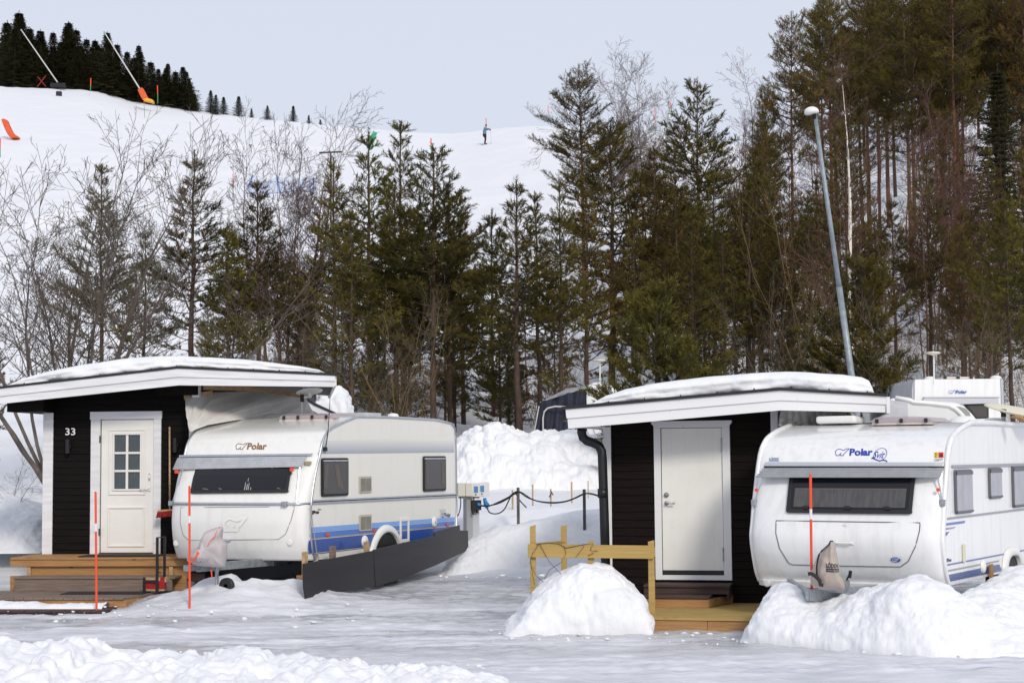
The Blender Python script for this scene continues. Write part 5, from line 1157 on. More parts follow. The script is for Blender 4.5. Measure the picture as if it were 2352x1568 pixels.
def ell(name, u, v, ru, rv, off, mat, th=.004, ring=None, van=None, par=None):
    van = van or S; x, z = van.front_at(u, v); xa, _ = van.front_at(u+ru, v); _, za = van.front_at(u, v-rv); m = MB(); n = 28
    if ring is None: P_ = [(x+(xa-x)*math.cos(t), z+(za-z)*math.sin(t)) for t in np.linspace(0, 2*math.pi, n, endpoint=False)]; m.add([(a, van.fy(a, b)-off, b) for a, b in P_], [tuple(range(n))])
    else: m.tube([(x+(xa-x)*math.cos(t), van.fy(x+(xa-x)*math.cos(t), z+(za-z)*math.sin(t))-off, z+(za-z)*math.sin(t)) for t in np.linspace(0, 2*math.pi, n, endpoint=False)], ring, 5, closed=True)
    return m.build(name, mat, par or e)
bear('bear_logo', LB, e, S.fmap([(1918.7, 1045.8), (1950.2, 1045.8), (1950.2, 1029.7), (1918.7, 1029.7)]), .045); text('lettering', 'Polar', LB, e, S.fmap([(1950.7, 1046), (2004, 1046), (2006, 1029.5), (1952, 1029.5)]), .045)
ell('emblem_ring', 2022, 1043, 14.5, 14.3, .003, LB, ring=.0035); text('lettering', 'Svit', LB, e, S.fmap([(2003, 1052), (2028, 1052), (2037, 1036), (2012, 1036)]), .012)
m = MB(); P_ = [(2002, 1051.5), (2008, 1053), (2014, 1056), (2021, 1058), (2028, 1056), (2034, 1057), (2038, 1060)]; f1 = [S.front_at(*p) for p in P_]; m.tube([(x, S.fy(x, z)-.003, z) for x, z in f1], .008, 5); m.build('emblem_wave', LB, e)
WST = M_('sticker_white', (.78, .78, .78), .4); 
def sticker(u0, u1, v0, v1, mat, off, name='sticker', par=None):
    f = S.fmap([(u0, v1), (u1, v1), (u1, v0), (u0, v0)], off); m = MB(); m.add([f(0, 0), f(1, 0), f(1, 1), f(0, 1)], [(0, 1, 2, 3)]); return m.build(name, mat, par or e)
sticker(1766, 1790, 1049, 1059, WST, .004); sticker(1767, 1789.5, 1056, 1058.4, M_('sticker_blue', (.10, .25, .55), .4), .006); text('lettering', 'LÖDDE', DKT, e, S.fmap([(1767, 1055.3), (1788, 1055.3), (1789.5, 1049.5), (1768, 1049.5)], .006), .02)
sticker(2144, 2168, 1036.5, 1059.5, WST, .004); sticker(2145.5, 2155.5, 1038, 1050.5, M_('sticker_yellow', (.80, .62, .05), .4), .006); sticker(2156, 2167.5, 1038, 1050.5, M_('sticker_red', (.62, .02, .015), .4), .006)
text('lettering', 'C', DKT, e, S.fmap([(2147.5, 1044), (2153.8, 1044), (2153.8, 1038.8), (2147.5, 1038.8)], .008), .04); text('lettering', 'C', DKT, e, S.fmap([(2147.5, 1050), (2153.8, 1050), (2153.8, 1044.8), (2147.5, 1044.8)], .008), .04)
m = MB(); f = S.fmap([(2158, 1048.5), (2166, 1048.5), (2166, 1040), (2158, 1040)], .008); m.add([f(0, .1), f(1, .1), f(.9, .55), f(.55, .95), f(.15, .5)], [(0, 1, 2, 3, 4)]); m.build('sticker_mark', DKT, e)
text('lettering', '120077', DKT, e, S.fmap([(2146, 1058.5), (2166, 1058.5), (2166, 1052.8), (2146, 1052.8)], .006))
ell('badge_rim', 2058, 1285, 14, 7.2, .004, M_('badge_silver', (.62, .64, .66), .4)); ell('badge', 2057.5, 1285, 11, 5.8, .008, M_('badge_blue', (.03, .10, .42), .3)); bear('bear_logo', WST, e, S.fmap([(2051, 1288.5), (2065, 1288.5), (2065, 1281.5), (2051, 1281.5)], .010), .08)
text('lettering', 'Polar', NVY, e, boxmap(S, [r3(460, 1406), r3(482, 1403), r3(482, 1382), r3(460, 1386)], x=.006), .05); bear('bear_logo', NVY, e, boxmap(S, [r3(447, 1408), r3(460, 1406), r3(460, 1386), r3(447, 1388)], x=.006), .15)
# bumper
m = MB(); zb1, zb2_ = S.front_at(1790, 1347)[1], S.front_at(1790, 1329)[1]
G = []
for t in np.linspace(0, 1, 25):
    x = -S.W+.0+(S.W)*t; y = S.fy(x, .35); G.append([(x, y+.02, zb1), (x, y-.05, zb1+.01), (x, y-.07, zb2_-.02), (x, y-.03, zb2_), (x, y+.02, zb2_)])
m.grid(G); m.build('bumper', VANB, e, smooth=False)
x_, z_ = S.front_at(1758, 1337); m = MB(); m.lathe([(.045, 0), (.045, -.02), (.03, -.03), (0, -.03)], (x_+.06, S.fy(x_+.06, z_)-.06, z_), 16, 'y'); m.build('position_lamp', M_('clear_lens', (.6, .6, .6), .1), e)
m = MB(); m.bar((-.35, .2, zb_-.02), (-S.W/2, -1.2, zb_-.04), .06, .12); m.bar((-S.W+.35, .2, zb_-.02), (-S.W/2, -1.2, zb_-.04), .06, .12); x_, z_ = S.at(1915, 1338, -.9); m.box(x_-.1, x_+.12, -1.0, -.7, z_-.1, z_+.03); m.build('drawbar', GALV, e, .004)
m = MB(); x_, z_ = S.at(1943, 1335, -.8); x2_, z2_ = S.at(1952, 1316, -.8); m.tube([(x_, -.8, z_-.05), (x_, -.8, z_), (x2_, -.8, z2_)], .012, 6); m.tube([(x2_-.006, -.8, z2_-.05), (x2_+.01, -.8, z2_+.03)], .02, 8); m.build('hand_brake', BLKM, e)
hatch(S, e, 1993, 2149, 954.5, 970.5, 1.1, .7, 3)
x_, z_ = S.at(1903, 970, 1.5); m = MB(); m.lathe([(.12, zr), (.12, zr+.02), (.07, zr+.09), (0, zr+.095)], (x_, 1.5, 0), 18); m.build('roof_vent', PLASW, e, smooth=True)
x_, z_ = S.at(1918, 961, 1.2); m = MB(); m.box(x_-.26, x_+.26, 1.2, 1.6, z_-.06, z_+.035); m.build('roof_vent', PLASW, e, .03)
for y in (2.3, 3.8): m = MB(); x_ = -.35; m.lathe([(.2, zr), (.19, zr+.04), (.10, zr+.10), (0, zr+.105)], (x_, y, 0), 20); m.build('roof_vent', PLASW, e, smooth=True)
# hitch cover of the right caravan
HC2 = Frame(pix(1900, 1320, 18.95), R(10)); dd = lambda cx, cy: ((3240+cx/7.465)*.5742, (2150+cy/7.465)*.5742)
o = cover('hitch_cover', 'taupe fabric hood standing tall over the right caravan hitch', HC2, [dd(a, b) for a, b in ((620, 97), (690, 110), (730, 150), (800, 450), (865, 760), (915, 1150), (1000, 1240), (1040, 1400), (1040, 1560), (350, 1560), (30, 1400), (10, 1200), (90, 850), (250, 480), (400, 320), (560, 190))], -.2, .16, COVT, 9)
m = MB(); m.prismx([(0, 0)], 0, 0) if False else None
pts = [Vector((HC2.at(*dd(a, b), d)[0], d, HC2.at(*dd(a, b), d)[1])) for a, b, d in ((690, 105, -.03), (620, 97, -.04), (560, 210, -.08), (430, 320, -.10), (340, 400, -.12), (270, 500, -.15), (235, 640, -.17), (200, 850, -.18), (200, 1050, -.2), (220, 1150, -.2))]
m.tube(pts, .010, 5); m.build('piping', BLKM, o)
m = MB(); m.tube([Vector((HC2.at(*dd(a, b), -.23)[0], -.23, HC2.at(*dd(a, b), -.23)[1])) for a, b in ((-60, 1080), (30, 1060), (120, 1110), (220, 1190), (290, 1280), (310, 1400), (400, 1410))], .022, 8); m.build('cable_loop', RUB, o)
yo = -.25
m = MB(); m.prism([HC2.at(*dd(a, b), yo) for a, b in ((485, 1015), (865, 1035), (865, 930), (505, 910))], yo-.002, yo+.05); m = MB(); m.grid([[(HC2.at(*dd(485+380*a_, 1015+20*a_-105*(1-b_)*1.0), yo)[0], yo, HC2.at(*dd(485+380*a_, 1015+20*a_-105*(1-b_)), yo)[1]) for b_ in (0, .5, 1)] for a_ in np.linspace(0, 1, 12)]); lb = drape(m.build('label_patch', DKT, o), o, .004)
drape(text('lettering', 'HUSVAGNAR', M_('patch_lettering', (.42, .36, .32), .6), lb, boxmap(HC2, [dd(515, 985), dd(850, 1010), dd(850, 955), dd(515, 945)], y=yo-.006), .01), o, .010)
drape(text('lettering', 'LÖDDE', DKT, o, boxmap(HC2, [dd(480, 890), dd(865, 915), dd(865, 765), dd(480, 725)], y=yo-.004), .04), o, .005)
# ================================================================ trees
def segs_mesh(P0, P1, R0, R1, n=3):
    """many tapered twigs as n-sided prisms in one array"""
    D = P1-P0; L_ = np.linalg.norm(D, axis=1, keepdims=True)+1e-9; D = D/L_
    ref = np.where(np.abs(D[:, 2:3]) > .9, np.array([[1., 0, 0]]), np.array([[0, 0, 1.]])); A = np.cross(D, ref); A /= np.linalg.norm(A, axis=1, keepdims=True); B = np.cross(D, A)
    V = []
    for P_, r_ in ((P0, R0), (P1, R1)):
        for j in range(n):
            t = 2*math.pi*j/n; V.append(P_+A*(math.cos(t)*r_[:, None])+B*(math.sin(t)*r_[:, None]))
    V = np.stack(V, 1).reshape(-1, 3); base = (np.arange(len(P0))*2*n)[:, None]
    F = np.concatenate([base+np.array([[j, (j+1) % n, n+(j+1) % n, n+j]]) for j in range(n)], 0)
    return V, F
def needles(P, D, L_, rs, nb=12, nl=.075, nw=.016, tilt=.75):
    """bottle brush shoots; returns triangles"""
    m = len(P); k = nb
    D = D/np.linalg.norm(D, axis=1, keepdims=True)
    ref = np.where(np.abs(D[:, 2:3]) > .9, np.array([[1., 0, 0]]), np.array([[0, 0, 1.]])); A = np.cross(D, ref); A /= np.linalg.norm(A, axis=1, keepdims=True); B = np.cross(D, A)
    t = (np.arange(k)[None, :]+rs.rand(m, k))/k; az = rs.rand(m, k)*2*math.pi
    base = P[:, None, :]+D[:, None, :]*(t*L_[:, None])[..., None]
    out = A[:, None, :]*np.cos(az)[..., None]+B[:, None, :]*np.sin(az)[..., None]
    ti = tilt*(.8+.4*rs.rand(m, k))[..., None]
    dirn = D[:, None, :]*np.cos(ti)+out*np.sin(ti)
    tip = base+dirn*(nl*(.75+.5*rs.rand(m, k)))[..., None]
    side = np.cross(dirn, D[:, None, :]+.3*rs.randn(m, k, 3)); side /= np.linalg.norm(side, axis=-1, keepdims=True)+1e-9
    V = np.stack([base-side*nw/2, base+side*nw/2, tip+side*nw*.22, tip-side*nw*.22], 2).reshape(-1, 3)
    F = np.arange(len(V)).reshape(-1, 4); return V, F
def nmat(name, c1, c2, sc_=1.1, rnd=.28):
    m = M_(name, c1, .65, col2=c2, vscale=sc_, lo=.38, hi=.66, rnd=rnd, spec=.08); return m
PINE = nmat('pine_needles', (.040, .037, .009), (.145, .112, .022)); OLIVE = nmat('olive_pine_needles', (.060, .058, .014), (.135, .105, .022)); SPRU = nmat('spruce_needles', (.016, .018, .009), (.048, .044, .018))
BARKP = M_('pine_bark', (.095, .048, .030), .85, col2=(.045, .030, .024), vscale=9, stretch=(2, 2, .5), bump=.6, bscale=20, rnd=.15); BARKD = M_('dark_twig_bark', (.050, .036, .030), .85, rnd=.2)
BARKA = M_('alder_bark', (.135, .105, .085), .85, col2=(.065, .05, .045), vscale=3, bump=.4, bscale=20, rnd=.1); TWIGA = M_('alder_twigs', (.105, .080, .064), .8, rnd=.1)
BARKB = M_('birch_bark', (.74, .68, .60), .75, col2=(.10, .075, .06), vscale=7, stretch=(.6, .6, 3.2), lo=.60, hi=.70); BARKBR = M_('reddish_birch_bark', (.25, .14, .09), .8, col2=(.10, .06, .045), vscale=4, stretch=(1, 1, 2), rnd=.15); TWIGB = M_('birch_twigs', (.085, .048, .042), .8, rnd=.15); TWIGR = M_('reddish_twigs', (.10, .042, .030), .8, rnd=.2); TWIGY = M_('yellowish_brown_twigs', (.17, .10, .04), .8, rnd=.15)
def join_arrays(lst):
    V = []; F = []; n = 0
    for v, f in lst: V.append(v); F.append(f+n); n += len(v)
    return np.concatenate(V), np.concatenate(F)
def tube_arr(pts, rad, n=7):
    m = MB(); m.tube(pts, list(rad), n); V = np.array(m.V); F = np.array([f for f in m.F if len(f) == 4]); return V, F
def make_pine(name, seed, H=10, cb=.3, rmax=1.5, mat=PINE, bark=BARKP, shoot=.24, dens=1.0, lean=0, top_up=1.0, dead=True, shape=.9, nb=16, thin=.55):
    rs = np.random.RandomState(seed); root = empty(name, (0, 0, 0))
    zz = np.linspace(0, H, 15); wob = np.cumsum(rs.randn(15, 2)*.018*(H/10), 0); wob[:, 0] += lean*zz**1.5/H**.5*.1
    rad = .012+.0088*(H-zz); pts = [(wob[i, 0], wob[i, 1], zz[i]) for i in range(15)]
    def ctr(z): return np.array([np.interp(z, zz, wob[:, 0]), np.interp(z, zz, wob[:, 1]), z])
    V, F = tube_arr(pts, rad, 8); trunk = from_arrays('trunk', V, F, bark, root, smooth=True)
    B0, B1, Ra, Rb = [], [], [], []; SP, SD, SL = [], [], []
    z = H*cb
    D0, D1, DR = [], [], []
    while z < H-.25:
        t = (H-z)/(H*(1-cb)); Lb = rmax*min(1, (t/.66))**shape*(1-.30*max(0, t-.7)/.3)*(.82+.36*rs.rand())
        Lb = max(Lb, .16); phi = rs.rand()*6.28; nbz = rs.randint(4, 6)+(1 if dens > 1.1 else 0); a0 = rs.rand()*6.28
        for k in range(nbz):
            if rs.rand() < .06+thin*max(0, t-.55)/.45: continue
            az = a0+k*6.283/nbz+rs.randn()*.25; el = R(8+50*max(0, 1-t*1.9)*top_up)+rs.randn()*.09; L_ = Lb*(.68+.5*rs.rand())*(1+.22*math.cos(az-phi))
            c0 = ctr(z+rs.randn()*.04); d = np.array([math.cos(az)*math.cos(el), math.sin(az)*math.cos(el), math.sin(el)])
            ns = 5; P_ = [c0]; dd_ = d.copy()
            for j in range(ns):
                dd_ = dd_+np.array([0, 0, .11+.05*rs.randn()])+rs.randn(3)*.05; dd_ /= np.linalg.norm(dd_); P_.append(P_[-1]+dd_*L_/ns)
            r0 = .010+.012*L_
            for j in range(ns): B0.append(P_[j]); B1.append(P_[j+1]); Ra.append(r0*(1-j/ns*.8)); Rb.append(r0*(1-(j+1)/ns*.8))
            # end shoot and side branchlets
            e_ = P_[-1]; SP.append(e_-dd_*shoot*.4); SD.append(dd_); SL.append(shoot*1.2)
            nsb = max(2, int(L_/.15*dens)); 
            for q in range(nsb):
                s_ = .28+.72*(q+rs.rand()*.6)/nsb; s_ = min(s_, .99); j = min(int(s_*ns), ns-1); f_ = s_*ns-j; b_ = P_[j]*(1-f_)+P_[j+1]*f_
                sgn = 1 if q % 2 else -1; hd = P_[j+1]-P_[j]; hd /= np.linalg.norm(hd); sd2 = np.cross(hd, [0, 0, 1]); sd2 /= np.linalg.norm(sd2)+1e-9
                sb = hd*.75+sd2*sgn*(.75+.2*rs.randn())+np.array([0, 0, .18+.22*rs.randn()]); sb /= np.linalg.norm(sb)
                l2 = (.16+.34*L_*(1-s_))*(.7+.6*rs.rand()); e2 = b_+sb*l2; B0.append(b_); B1.append(e2); Ra.append(.007); Rb.append(.004)
                nsh = 1+int(l2/.17)
                for g_ in range(nsh):
                    pp = b_+sb*l2*(1-g_*.38 if g_ < 3 else .2); dv = sb+rs.randn(3)*.28+np.array([0, 0, .22]); SP.append(pp-sb*.04); SD.append(dv); SL.append(shoot*(.75+.4*rs.rand()))
        z += (.30+.22*max(0, 1-t*1.4))*(.8+.45*rs.rand())
    if dead:
        z = H*.06
        while z < H*cb+.4:
            for k in range(rs.randint(1, 4)):
                az = rs.rand()*6.28; L_ = (.35+rs.rand()*.9)*min(1.1, rmax*.8); c0 = ctr(z); d = np.array([math.cos(az), math.sin(az), rs.randn()*.12]); p1 = c0+d*L_*.5; p2 = p1+(d+rs.randn(3)*.25)*L_*.5
                B0 += [c0, p1]; B1 += [p1, p2]; Ra += [.010, .006]; Rb += [.006, .003]
                for _ in range(3): q = p1+(p2-p1)*rs.rand(); B0.append(q); B1.append(q+(d+rs.randn(3)*.7)*.22); Ra.append(.004); Rb.append(.002)
            z += .28+.3*rs.rand()
    c = ctr(H-.02)
    for hh_ in range(4): SP.append(ctr(H-.55+.16*hh_)); SD.append(np.array([0, 0, 1.])); SL.append(.2)
    V1, F1 = segs_mesh(np.array(B0), np.array(B1), np.array(Ra), np.array(Rb)); from_arrays('branches', V1, F1, BARKD, root)
    V2, F2 = needles(np.array(SP), np.array(SD), np.array(SL), rs, nb=nb, nl=.10*shoot/.24, nw=.022); from_arrays('crown', V2, F2, mat, root)
    return root
def make_spruce(name, seed, H=9, rmax=1.5, mat=SPRU):
    rs = np.random.RandomState(seed); root = empty(name, (0, 0, 0))
    V, F = tube_arr([(0, 0, 0), (0, 0, H*.5), (0, 0, H)], [.12, .06, .015], 6); from_arrays('trunk', V, F, BARKD, root, smooth=True)
    SP, SD, SL = [], [], []; z = .3
    while z < H-.1:
        t = (H-z)/H; Lb = rmax*t*(.7+.6*rs.rand())+.03; n_ = rs.randint(6, 9); a0 = rs.rand()*6.28
        for k in range(n_):
            az = a0+k*6.283/n_+rs.randn()*.2; L_ = Lb*(.75+.45*rs.rand()); el = .35-.75*min(1, t*1.5); d = np.array([math.cos(az)*math.cos(el), math.sin(az)*math.cos(el), math.sin(el)]); s_ = 0
            sd2 = np.array([-math.sin(az), math.cos(az), 0])
            m_ = max(2, int(L_/.20))
            for q in range(m_):
                p_ = np.array([0, 0, z])+d*L_*(q+.3)/m_+np.array([0, 0, .10*(q/m_)**2*L_])
                SP.append(p_); SD.append(d+np.array([0, 0, .1])); SL.append(min(.28, .06+.5*t))
                for sg in (-1, 1):
                    SP.append(p_); SD.append(d*.6+sd2*sg*.9+np.array([0, 0, -.12+.1*rs.randn()])); SL.append(.18+.22*L_*(1-q/m_)*rs.rand())
        z += .15+.15*t
    for hh_ in range(3): SP.append(np.array([0, 0, H-.3+.14*hh_])); SD.append(np.array([0, 0, 1.])); SL.append(.18)
    V2, F2 = needles(np.array(SP), np.array(SD), np.array(SL), rs, nb=12, nl=.065, nw=.035, tilt=.6); from_arrays('crown', V2, F2, mat, root)
    return root
def make_bare(name, seed, H=10, stems=1, spread=.2, r0=.08, bark=BARKA, twig=TWIGA, nbr=26, cb=.25, blen=.36, up=.75, depth=3, tw=.004, droop=0, kids=5, split=None, wob=.05, sh=.8):
    """leafless tree: stems, ascending limbs and fine twigs"""
    rs = np.random.RandomState(seed); root = empty(name, (0, 0, 0)); TV = []; B0, B1, Ra, Rb = [], [], [], []
    def grow(p, d, L_, r, lev):
        n_ = 5 if lev < 2 else 3; pts = [p]; dd_ = d/np.linalg.norm(d)
        for j in range(n_):
            dd_ = dd_+rs.randn(3)*(.10 if lev < 2 else .16)+np.array([0, 0, (.10 if lev < 3 else .04)-droop*lev*.05]); dd_ /= np.linalg.norm(dd_); pts.append(pts[-1]+dd_*L_/n_)
        for j in range(n_):
            B0.append(pts[j]); B1.append(pts[j+1]); Ra.append(max(tw*.6, r*(1-.75*j/n_))); Rb.append(max(tw*.45, r*(1-.75*(j+1)/n_)))
        if lev >= depth: return
        k = max(2, int(kids*(L_/1.2)**.5+rs.rand()))
        for q in range(k):
            s_ = .22+.75*(q+rs.rand()*.7)/k; j = min(int(s_*n_), n_-1); b_ = pts[j]+(pts[j+1]-pts[j])*(s_*n_-j); hd = pts[j+1]-pts[j]; hd /= np.linalg.norm(hd)
            az = rs.randn(3); az -= hd*az.dot(hd); az /= np.linalg.norm(az); nd = hd*.8+az*(.55+.2*rs.rand()); grow(b_, nd, L_*(1-s_*.55)*(.42+.25*rs.rand()), r*(1-.7*s_)*.5, lev+1)
    for s_ in range(stems):
        az = 6.283*s_/max(1, stems)+rs.randn()*.4; out = spread*(.35+.9*rs.rand()) if stems > 1 else 0; h_ = H*sh*(1 if s_ == 0 else .72+.28*rs.rand()); base = np.array([math.cos(az), math.sin(az), 0])*(.22*r0/.08 if stems > 1 else 0)
        n_ = 12; pts = [base]; d = np.array([math.cos(az)*out, math.sin(az)*out, 1.])
        for j in range(n_):
            d = d/np.linalg.norm(d); d = d+rs.randn(3)*np.array([wob, wob, 0])+np.array([0, 0, .02]); pts.append(pts[-1]+d*h_/n_)
        rr = r0*(1 if s_ == 0 else .6+.35*rs.rand()); rad = [max(.006, rr*(1-j/n_)**.9) for j in range(n_+1)]; TV.append(tube_arr([tuple(p_) for p_ in pts], rad, 7))
        for q in range(5): grow(pts[-1-(q % 2)], d+rs.randn(3)*.45, H*(.13+.07*rs.rand()), max(tw, rad[-2]*.5), 2)
        for q in range(int(nbr*(.6+.4*rs.rand()) if stems > 1 else nbr)):
            s2 = cb+(1-cb)*((q+rs.rand())/nbr)**.9; s2 = min(s2, .985); j = min(int(s2*n_), n_-1); b_ = pts[j]+(pts[j+1]-pts[j])*(s2*n_-j); a2 = rs.rand()*6.28
            nd = np.array([math.cos(a2), math.sin(a2), up+.35*rs.randn()]); grow(b_, nd, H*blen*(1.0-.62*s2)*(.6+.55*rs.rand())+.15, max(tw, rad[j]*.45), 1)
    V, F = join_arrays(TV); from_arrays('trunk', V, F, bark, root, smooth=True)
    V1, F1 = segs_mesh(np.array(B0), np.array(B1), np.array(Ra), np.array(Rb)); from_arrays('crown', V1, F1, twig, root)
    return root
USED = set()
def treeh(proto):
    if 'h0' not in HT.setdefault(proto.name, {}): HT[proto.name]['h0'] = max(max(v.co.z for v in c.data.vertices) for c in proto.children)
    return HT[proto.name]['h0']
HT = {}
def place(proto, X, Y, H, H0, rz, label=None, cat='tree', group=None, wx=1.0, z=None, name=None):
    """put a tree of height H at X, Y; the first use moves the model itself"""
    treeh(proto)
    if proto.name in USED:
        r = proto.copy(); C.objects.link(r); r.parent = None
        for ch in proto.children: c = ch.copy(); C.objects.link(c); c.parent = r
    else: r = proto; USED.add(proto.name)
    s_ = H/treeh(proto); r.location = (X, Y, (gz(X, Y) if z is None else z)-.08); r.rotation_euler = (0, 0, rz); r.scale = (s_*wx, s_*wx, s_)
    tag(r, label, cat, group); return r
def by_pic(proto, H0, u, vtop, Y, label, cat='tree', group=None, wx=1.0, rz=None):
    p_ = pix(u, vtop, Y); g_ = gz(p_.x, Y); return place(proto, p_.x, Y, max(1.0, p_.z-g_), H0, random.uniform(0, 6.28) if rz is None else rz, label, cat, group, wx)
random.seed(11)
OLBR = nmat('brown_olive_pine_needles', (.060, .045, .013), (.160, .108, .026)); BARKO = M_('orange_pine_bark', (.20, .085, .042), .85, col2=(.07, .04, .03), vscale=7, stretch=(2, 2, .6), bump=.5, bscale=20, rnd=.15)
PN = [make_pine('pine_tree', 101, 10, .24, 1.6, dens=1.1, thin=.75), make_pine('pine_tree', 102, 10, .30, 1.35, dens=1.05, shape=1.0, thin=.75), make_pine('pine_tree', 103, 10, .22, 1.65, dens=1.1, mat=OLBR, shape=1.0, thin=.8), make_pine('pine_tree', 104, 10, .28, 2.0, dens=1.15, shape=.75, thin=.7), make_pine('pine_tree', 105, 10, .18, 1.5, dens=1.0, shape=1.1, thin=.85)]
PY = [make_pine('young_pine_tree', 111, 6.5, .05, 1.35, dens=1.0, shoot=.25, dead=False, thin=.2), make_pine('young_pine_tree', 112, 6.5, .12, 1.15, dens=1.0, shoot=.25)]
PO = [make_pine('olive_pine_tree', 121, 5, .02, 1.9, mat=OLIVE, dens=1.5, shoot=.27, dead=False, shape=.7, nb=20, thin=0)]
PT = [make_pine('tall_pine_tree', 131, 15, .50, 2.1, dens=1.05, shoot=.32, shape=.5, top_up=.6, nb=12, mat=OLBR, bark=BARKO), make_pine('tall_pine_tree', 132, 15, .42, 2.4, dens=1.0, shoot=.32, shape=.5, top_up=.7, nb=12, mat=OLBR, bark=BARKO), make_pine('tall_pine_tree', 133, 15, .34, 2.3, dens=1.0, shoot=.32, shape=.55, top_up=.7, nb=12)]
SPR = [make_spruce('spruce_tree', 141, rmax=2.1), make_spruce('spruce_tree', 142, rmax=2.5), make_spruce('spruce_tree', 143, rmax=1.8)]
ALD = make_bare('bare_alder_tree', 151, 7.2, 13, .50, .052, BARKA, TWIGA, 20, .30, .29, 1.1, 4, .0062, 0, 4, wob=.08)
BIR = [make_bare('bare_birch_tree', 161, 11, 2, .06, .075, BARKBR, TWIGB, 38, .28, .25, .9, 4, .0085, 0, 5), make_bare('bare_birch_tree', 162, 11, 1, 0, .07, BARKBR, TWIGB, 38, .30, .23, .9, 4, .0085, 0, 5)]
WBI = make_bare('white_birch_tree', 163, 11, 1, 0, .12, BARKB, TWIGR, 44, .22, .30, .6, 4, .006, 0, 5, wob=.035, sh=1.0)
BRR = [make_bare('bare_birch_tree', 171, 9, 1, 0, .05, BARKBR, TWIGR, 24, .25, .28, .7, 4, .009, 0, 4), make_bare('bare_birch_tree', 172, 9, 3, .12, .045, BARKBR, TWIGR, 16, .25, .26, .8, 4, .009, 0, 4)]
SAP = [make_bare('bare_sapling', 181, 5, 5, .30, .020, TWIGY, TWIGY, 12, .2, .32, .8, 3, .004, 0, 5, wob=.10), make_bare('bare_sapling', 182, 5, 3, .22, .018, BARKA, TWIGA, 14, .2, .30, .7, 3, .004, 0, 5, wob=.10)]
GBB = make_bare('grey_birch_tree', 191, 12, 7, .22, .05, BARKA, M_('grey_brown_twigs', (.17, .13, .12), .8), 26, .35, .22, 1.2, 4, .010, 0, 6)
# the big multi stemmed alder behind the left hut and its small neighbours
by_pic(ALD, 7.2, 150, 205, 39, 'large bare many stemmed alder behind the hut numbered 33', 'tree', rz=.4, wx=1.15)
by_pic(SAP[1], 4, 395, 500, 40, 'bare brown sapling thicket between the alder and the first narrow pine', 'tree', wx=1.7)
by_pic(SAP[1], 4, 20, 960, 30.5, 'low crooked bare shrub left of the hut numbered 33', 'shrub', wx=1.2)
# front row of pines: u, v of the top, distance, model, label
FRONT = [(-30, 640, 44, PN[2], .8, 'pine cut by the left picture edge'), (240, 368, 52, PN[0], 1.1, 'broad dark pine seen through the bare alder'), (447, 335, 48, PN[1], 1.35, 'narrow pine standing alone against the slope, tallest right of the alder'),
    (527, 500, 47, PY[1], 1.0, 'short slim pine left of the tall bare birches'), (596, 405, 50, PN[0], 1.3, 'pine with a pointed top in front of the tall bare birches'), (700, 610, 56, PN[1], .9, 'low thin pine behind the roof of the hut numbered 33'),
    (765, 352, 54, PN[2], 1.15, 'dark pine right of the tall bare birches'), (850, 283, 50, PN[1], 1.25, 'tall pine with a long upright leader above the left caravan'), (925, 264, 56, PN[4], 1.2, 'tallest pine of the centre clump'),
    (992, 318, 48, PN[3], 1.25, 'broad heavy pine leaning right in the centre clump'), (1062, 470, 58, PN[4], 1.2, 'pine half hidden right of the centre clump'), (1130, 470, 60, PY[0], 1.0, 'small pine left of the thin leader pine'), (1190, 393, 46, PN[1], 1.4, 'thin pine with a long bare leader above the snow heap'),
    (1283, 405, 47, PN[0], 1.05, 'pine with a straight brown trunk above the dark blue awning'), (1337, 130, 78, PT[1], 1.05, 'tall blunt topped pine left of the pale round birch'), (1400, 268, 62, PN[3], 1.4, 'bushy pine in front of the tall blunt topped pine'), (1500, 330, 58, PN[2], 1.25, 'wide dark pine below the pale round birch'),
    (1603, 172, 74, PN[3], 1.2, 'pine rising against the sky left of the wooded hill'), (1555, 390, 55, PN[0], 1.2, 'dense pine in the middle of the right centre clump'), (1655, 480, 52, PN[1], 1.15, 'pine with a dark bare trunk above the right hut roof'), (1455, 480, 50, PN[2], 1.1, 'pine behind the olive green young pine'),
    (1735, 330, 60, PN[0], 1.1, 'pine at the left foot of the wooded hill'), (1790, 500, 52, PN[3], 1.0, 'pine with thin reddish stems beside the leaning lamp pole'), (1860, 440, 58, PN[0], 1.0, 'pine behind the lower half of the lamp pole'),
    (2045, 440, 60, PN[1], 1.1, 'pine right of the white birch'), (2130, 350, 62, PN[0], 1.0, 'pine above the rearmost caravan, left one'), (2200, 500, 56, PN[2], .95, 'shorter pine above the rearmost caravan, right one'), (2308, 430, 47, PN[1], 1.1, 'straight pine with a red brown trunk near the right picture edge'), (2365, 330, 52, PN[3], 1.1, 'pine cut by the right picture edge')]
for u, v, Y, pr_, wx, lab in FRONT: by_pic(pr_, 10, u, v, Y, lab, 'pine', 'pines at the foot of the slope', wx)
for u, v, Y, pr_, wx, lab in ((330, 520, 50, PN[4], 1.2, 'olive brown pine between the alder and the narrow pine'), (805, 470, 47, PN[4], 1.3, 'low pine in front of the centre clump, left side'), (905, 400, 52, PN[2], 1.3, 'olive brown pine inside the centre clump'), (1030, 420, 50, PN[3], 1.2, 'pine at the lower right edge of the centre clump'),
        (1235, 430, 52, PN[4], 1.2, 'pine just right of the thin leader pine'), (1345, 420, 50, PN[2], 1.2, 'olive brown pine under the tall blunt topped pine'), (1590, 470, 48, PN[4], 1.2, 'pine behind the right shoulder of the olive young pine'), (1715, 420, 55, PN[2], 1.2, 'brownish pine left of the lamp pole')): by_pic(pr_, 10, u, v, Y, lab, 'pine', 'pines at the foot of the slope', wx)
by_pic(PO[0], 5, 1514, 618, 39, 'bushy olive green young pine behind the right hut roof', 'pine', None, .92)
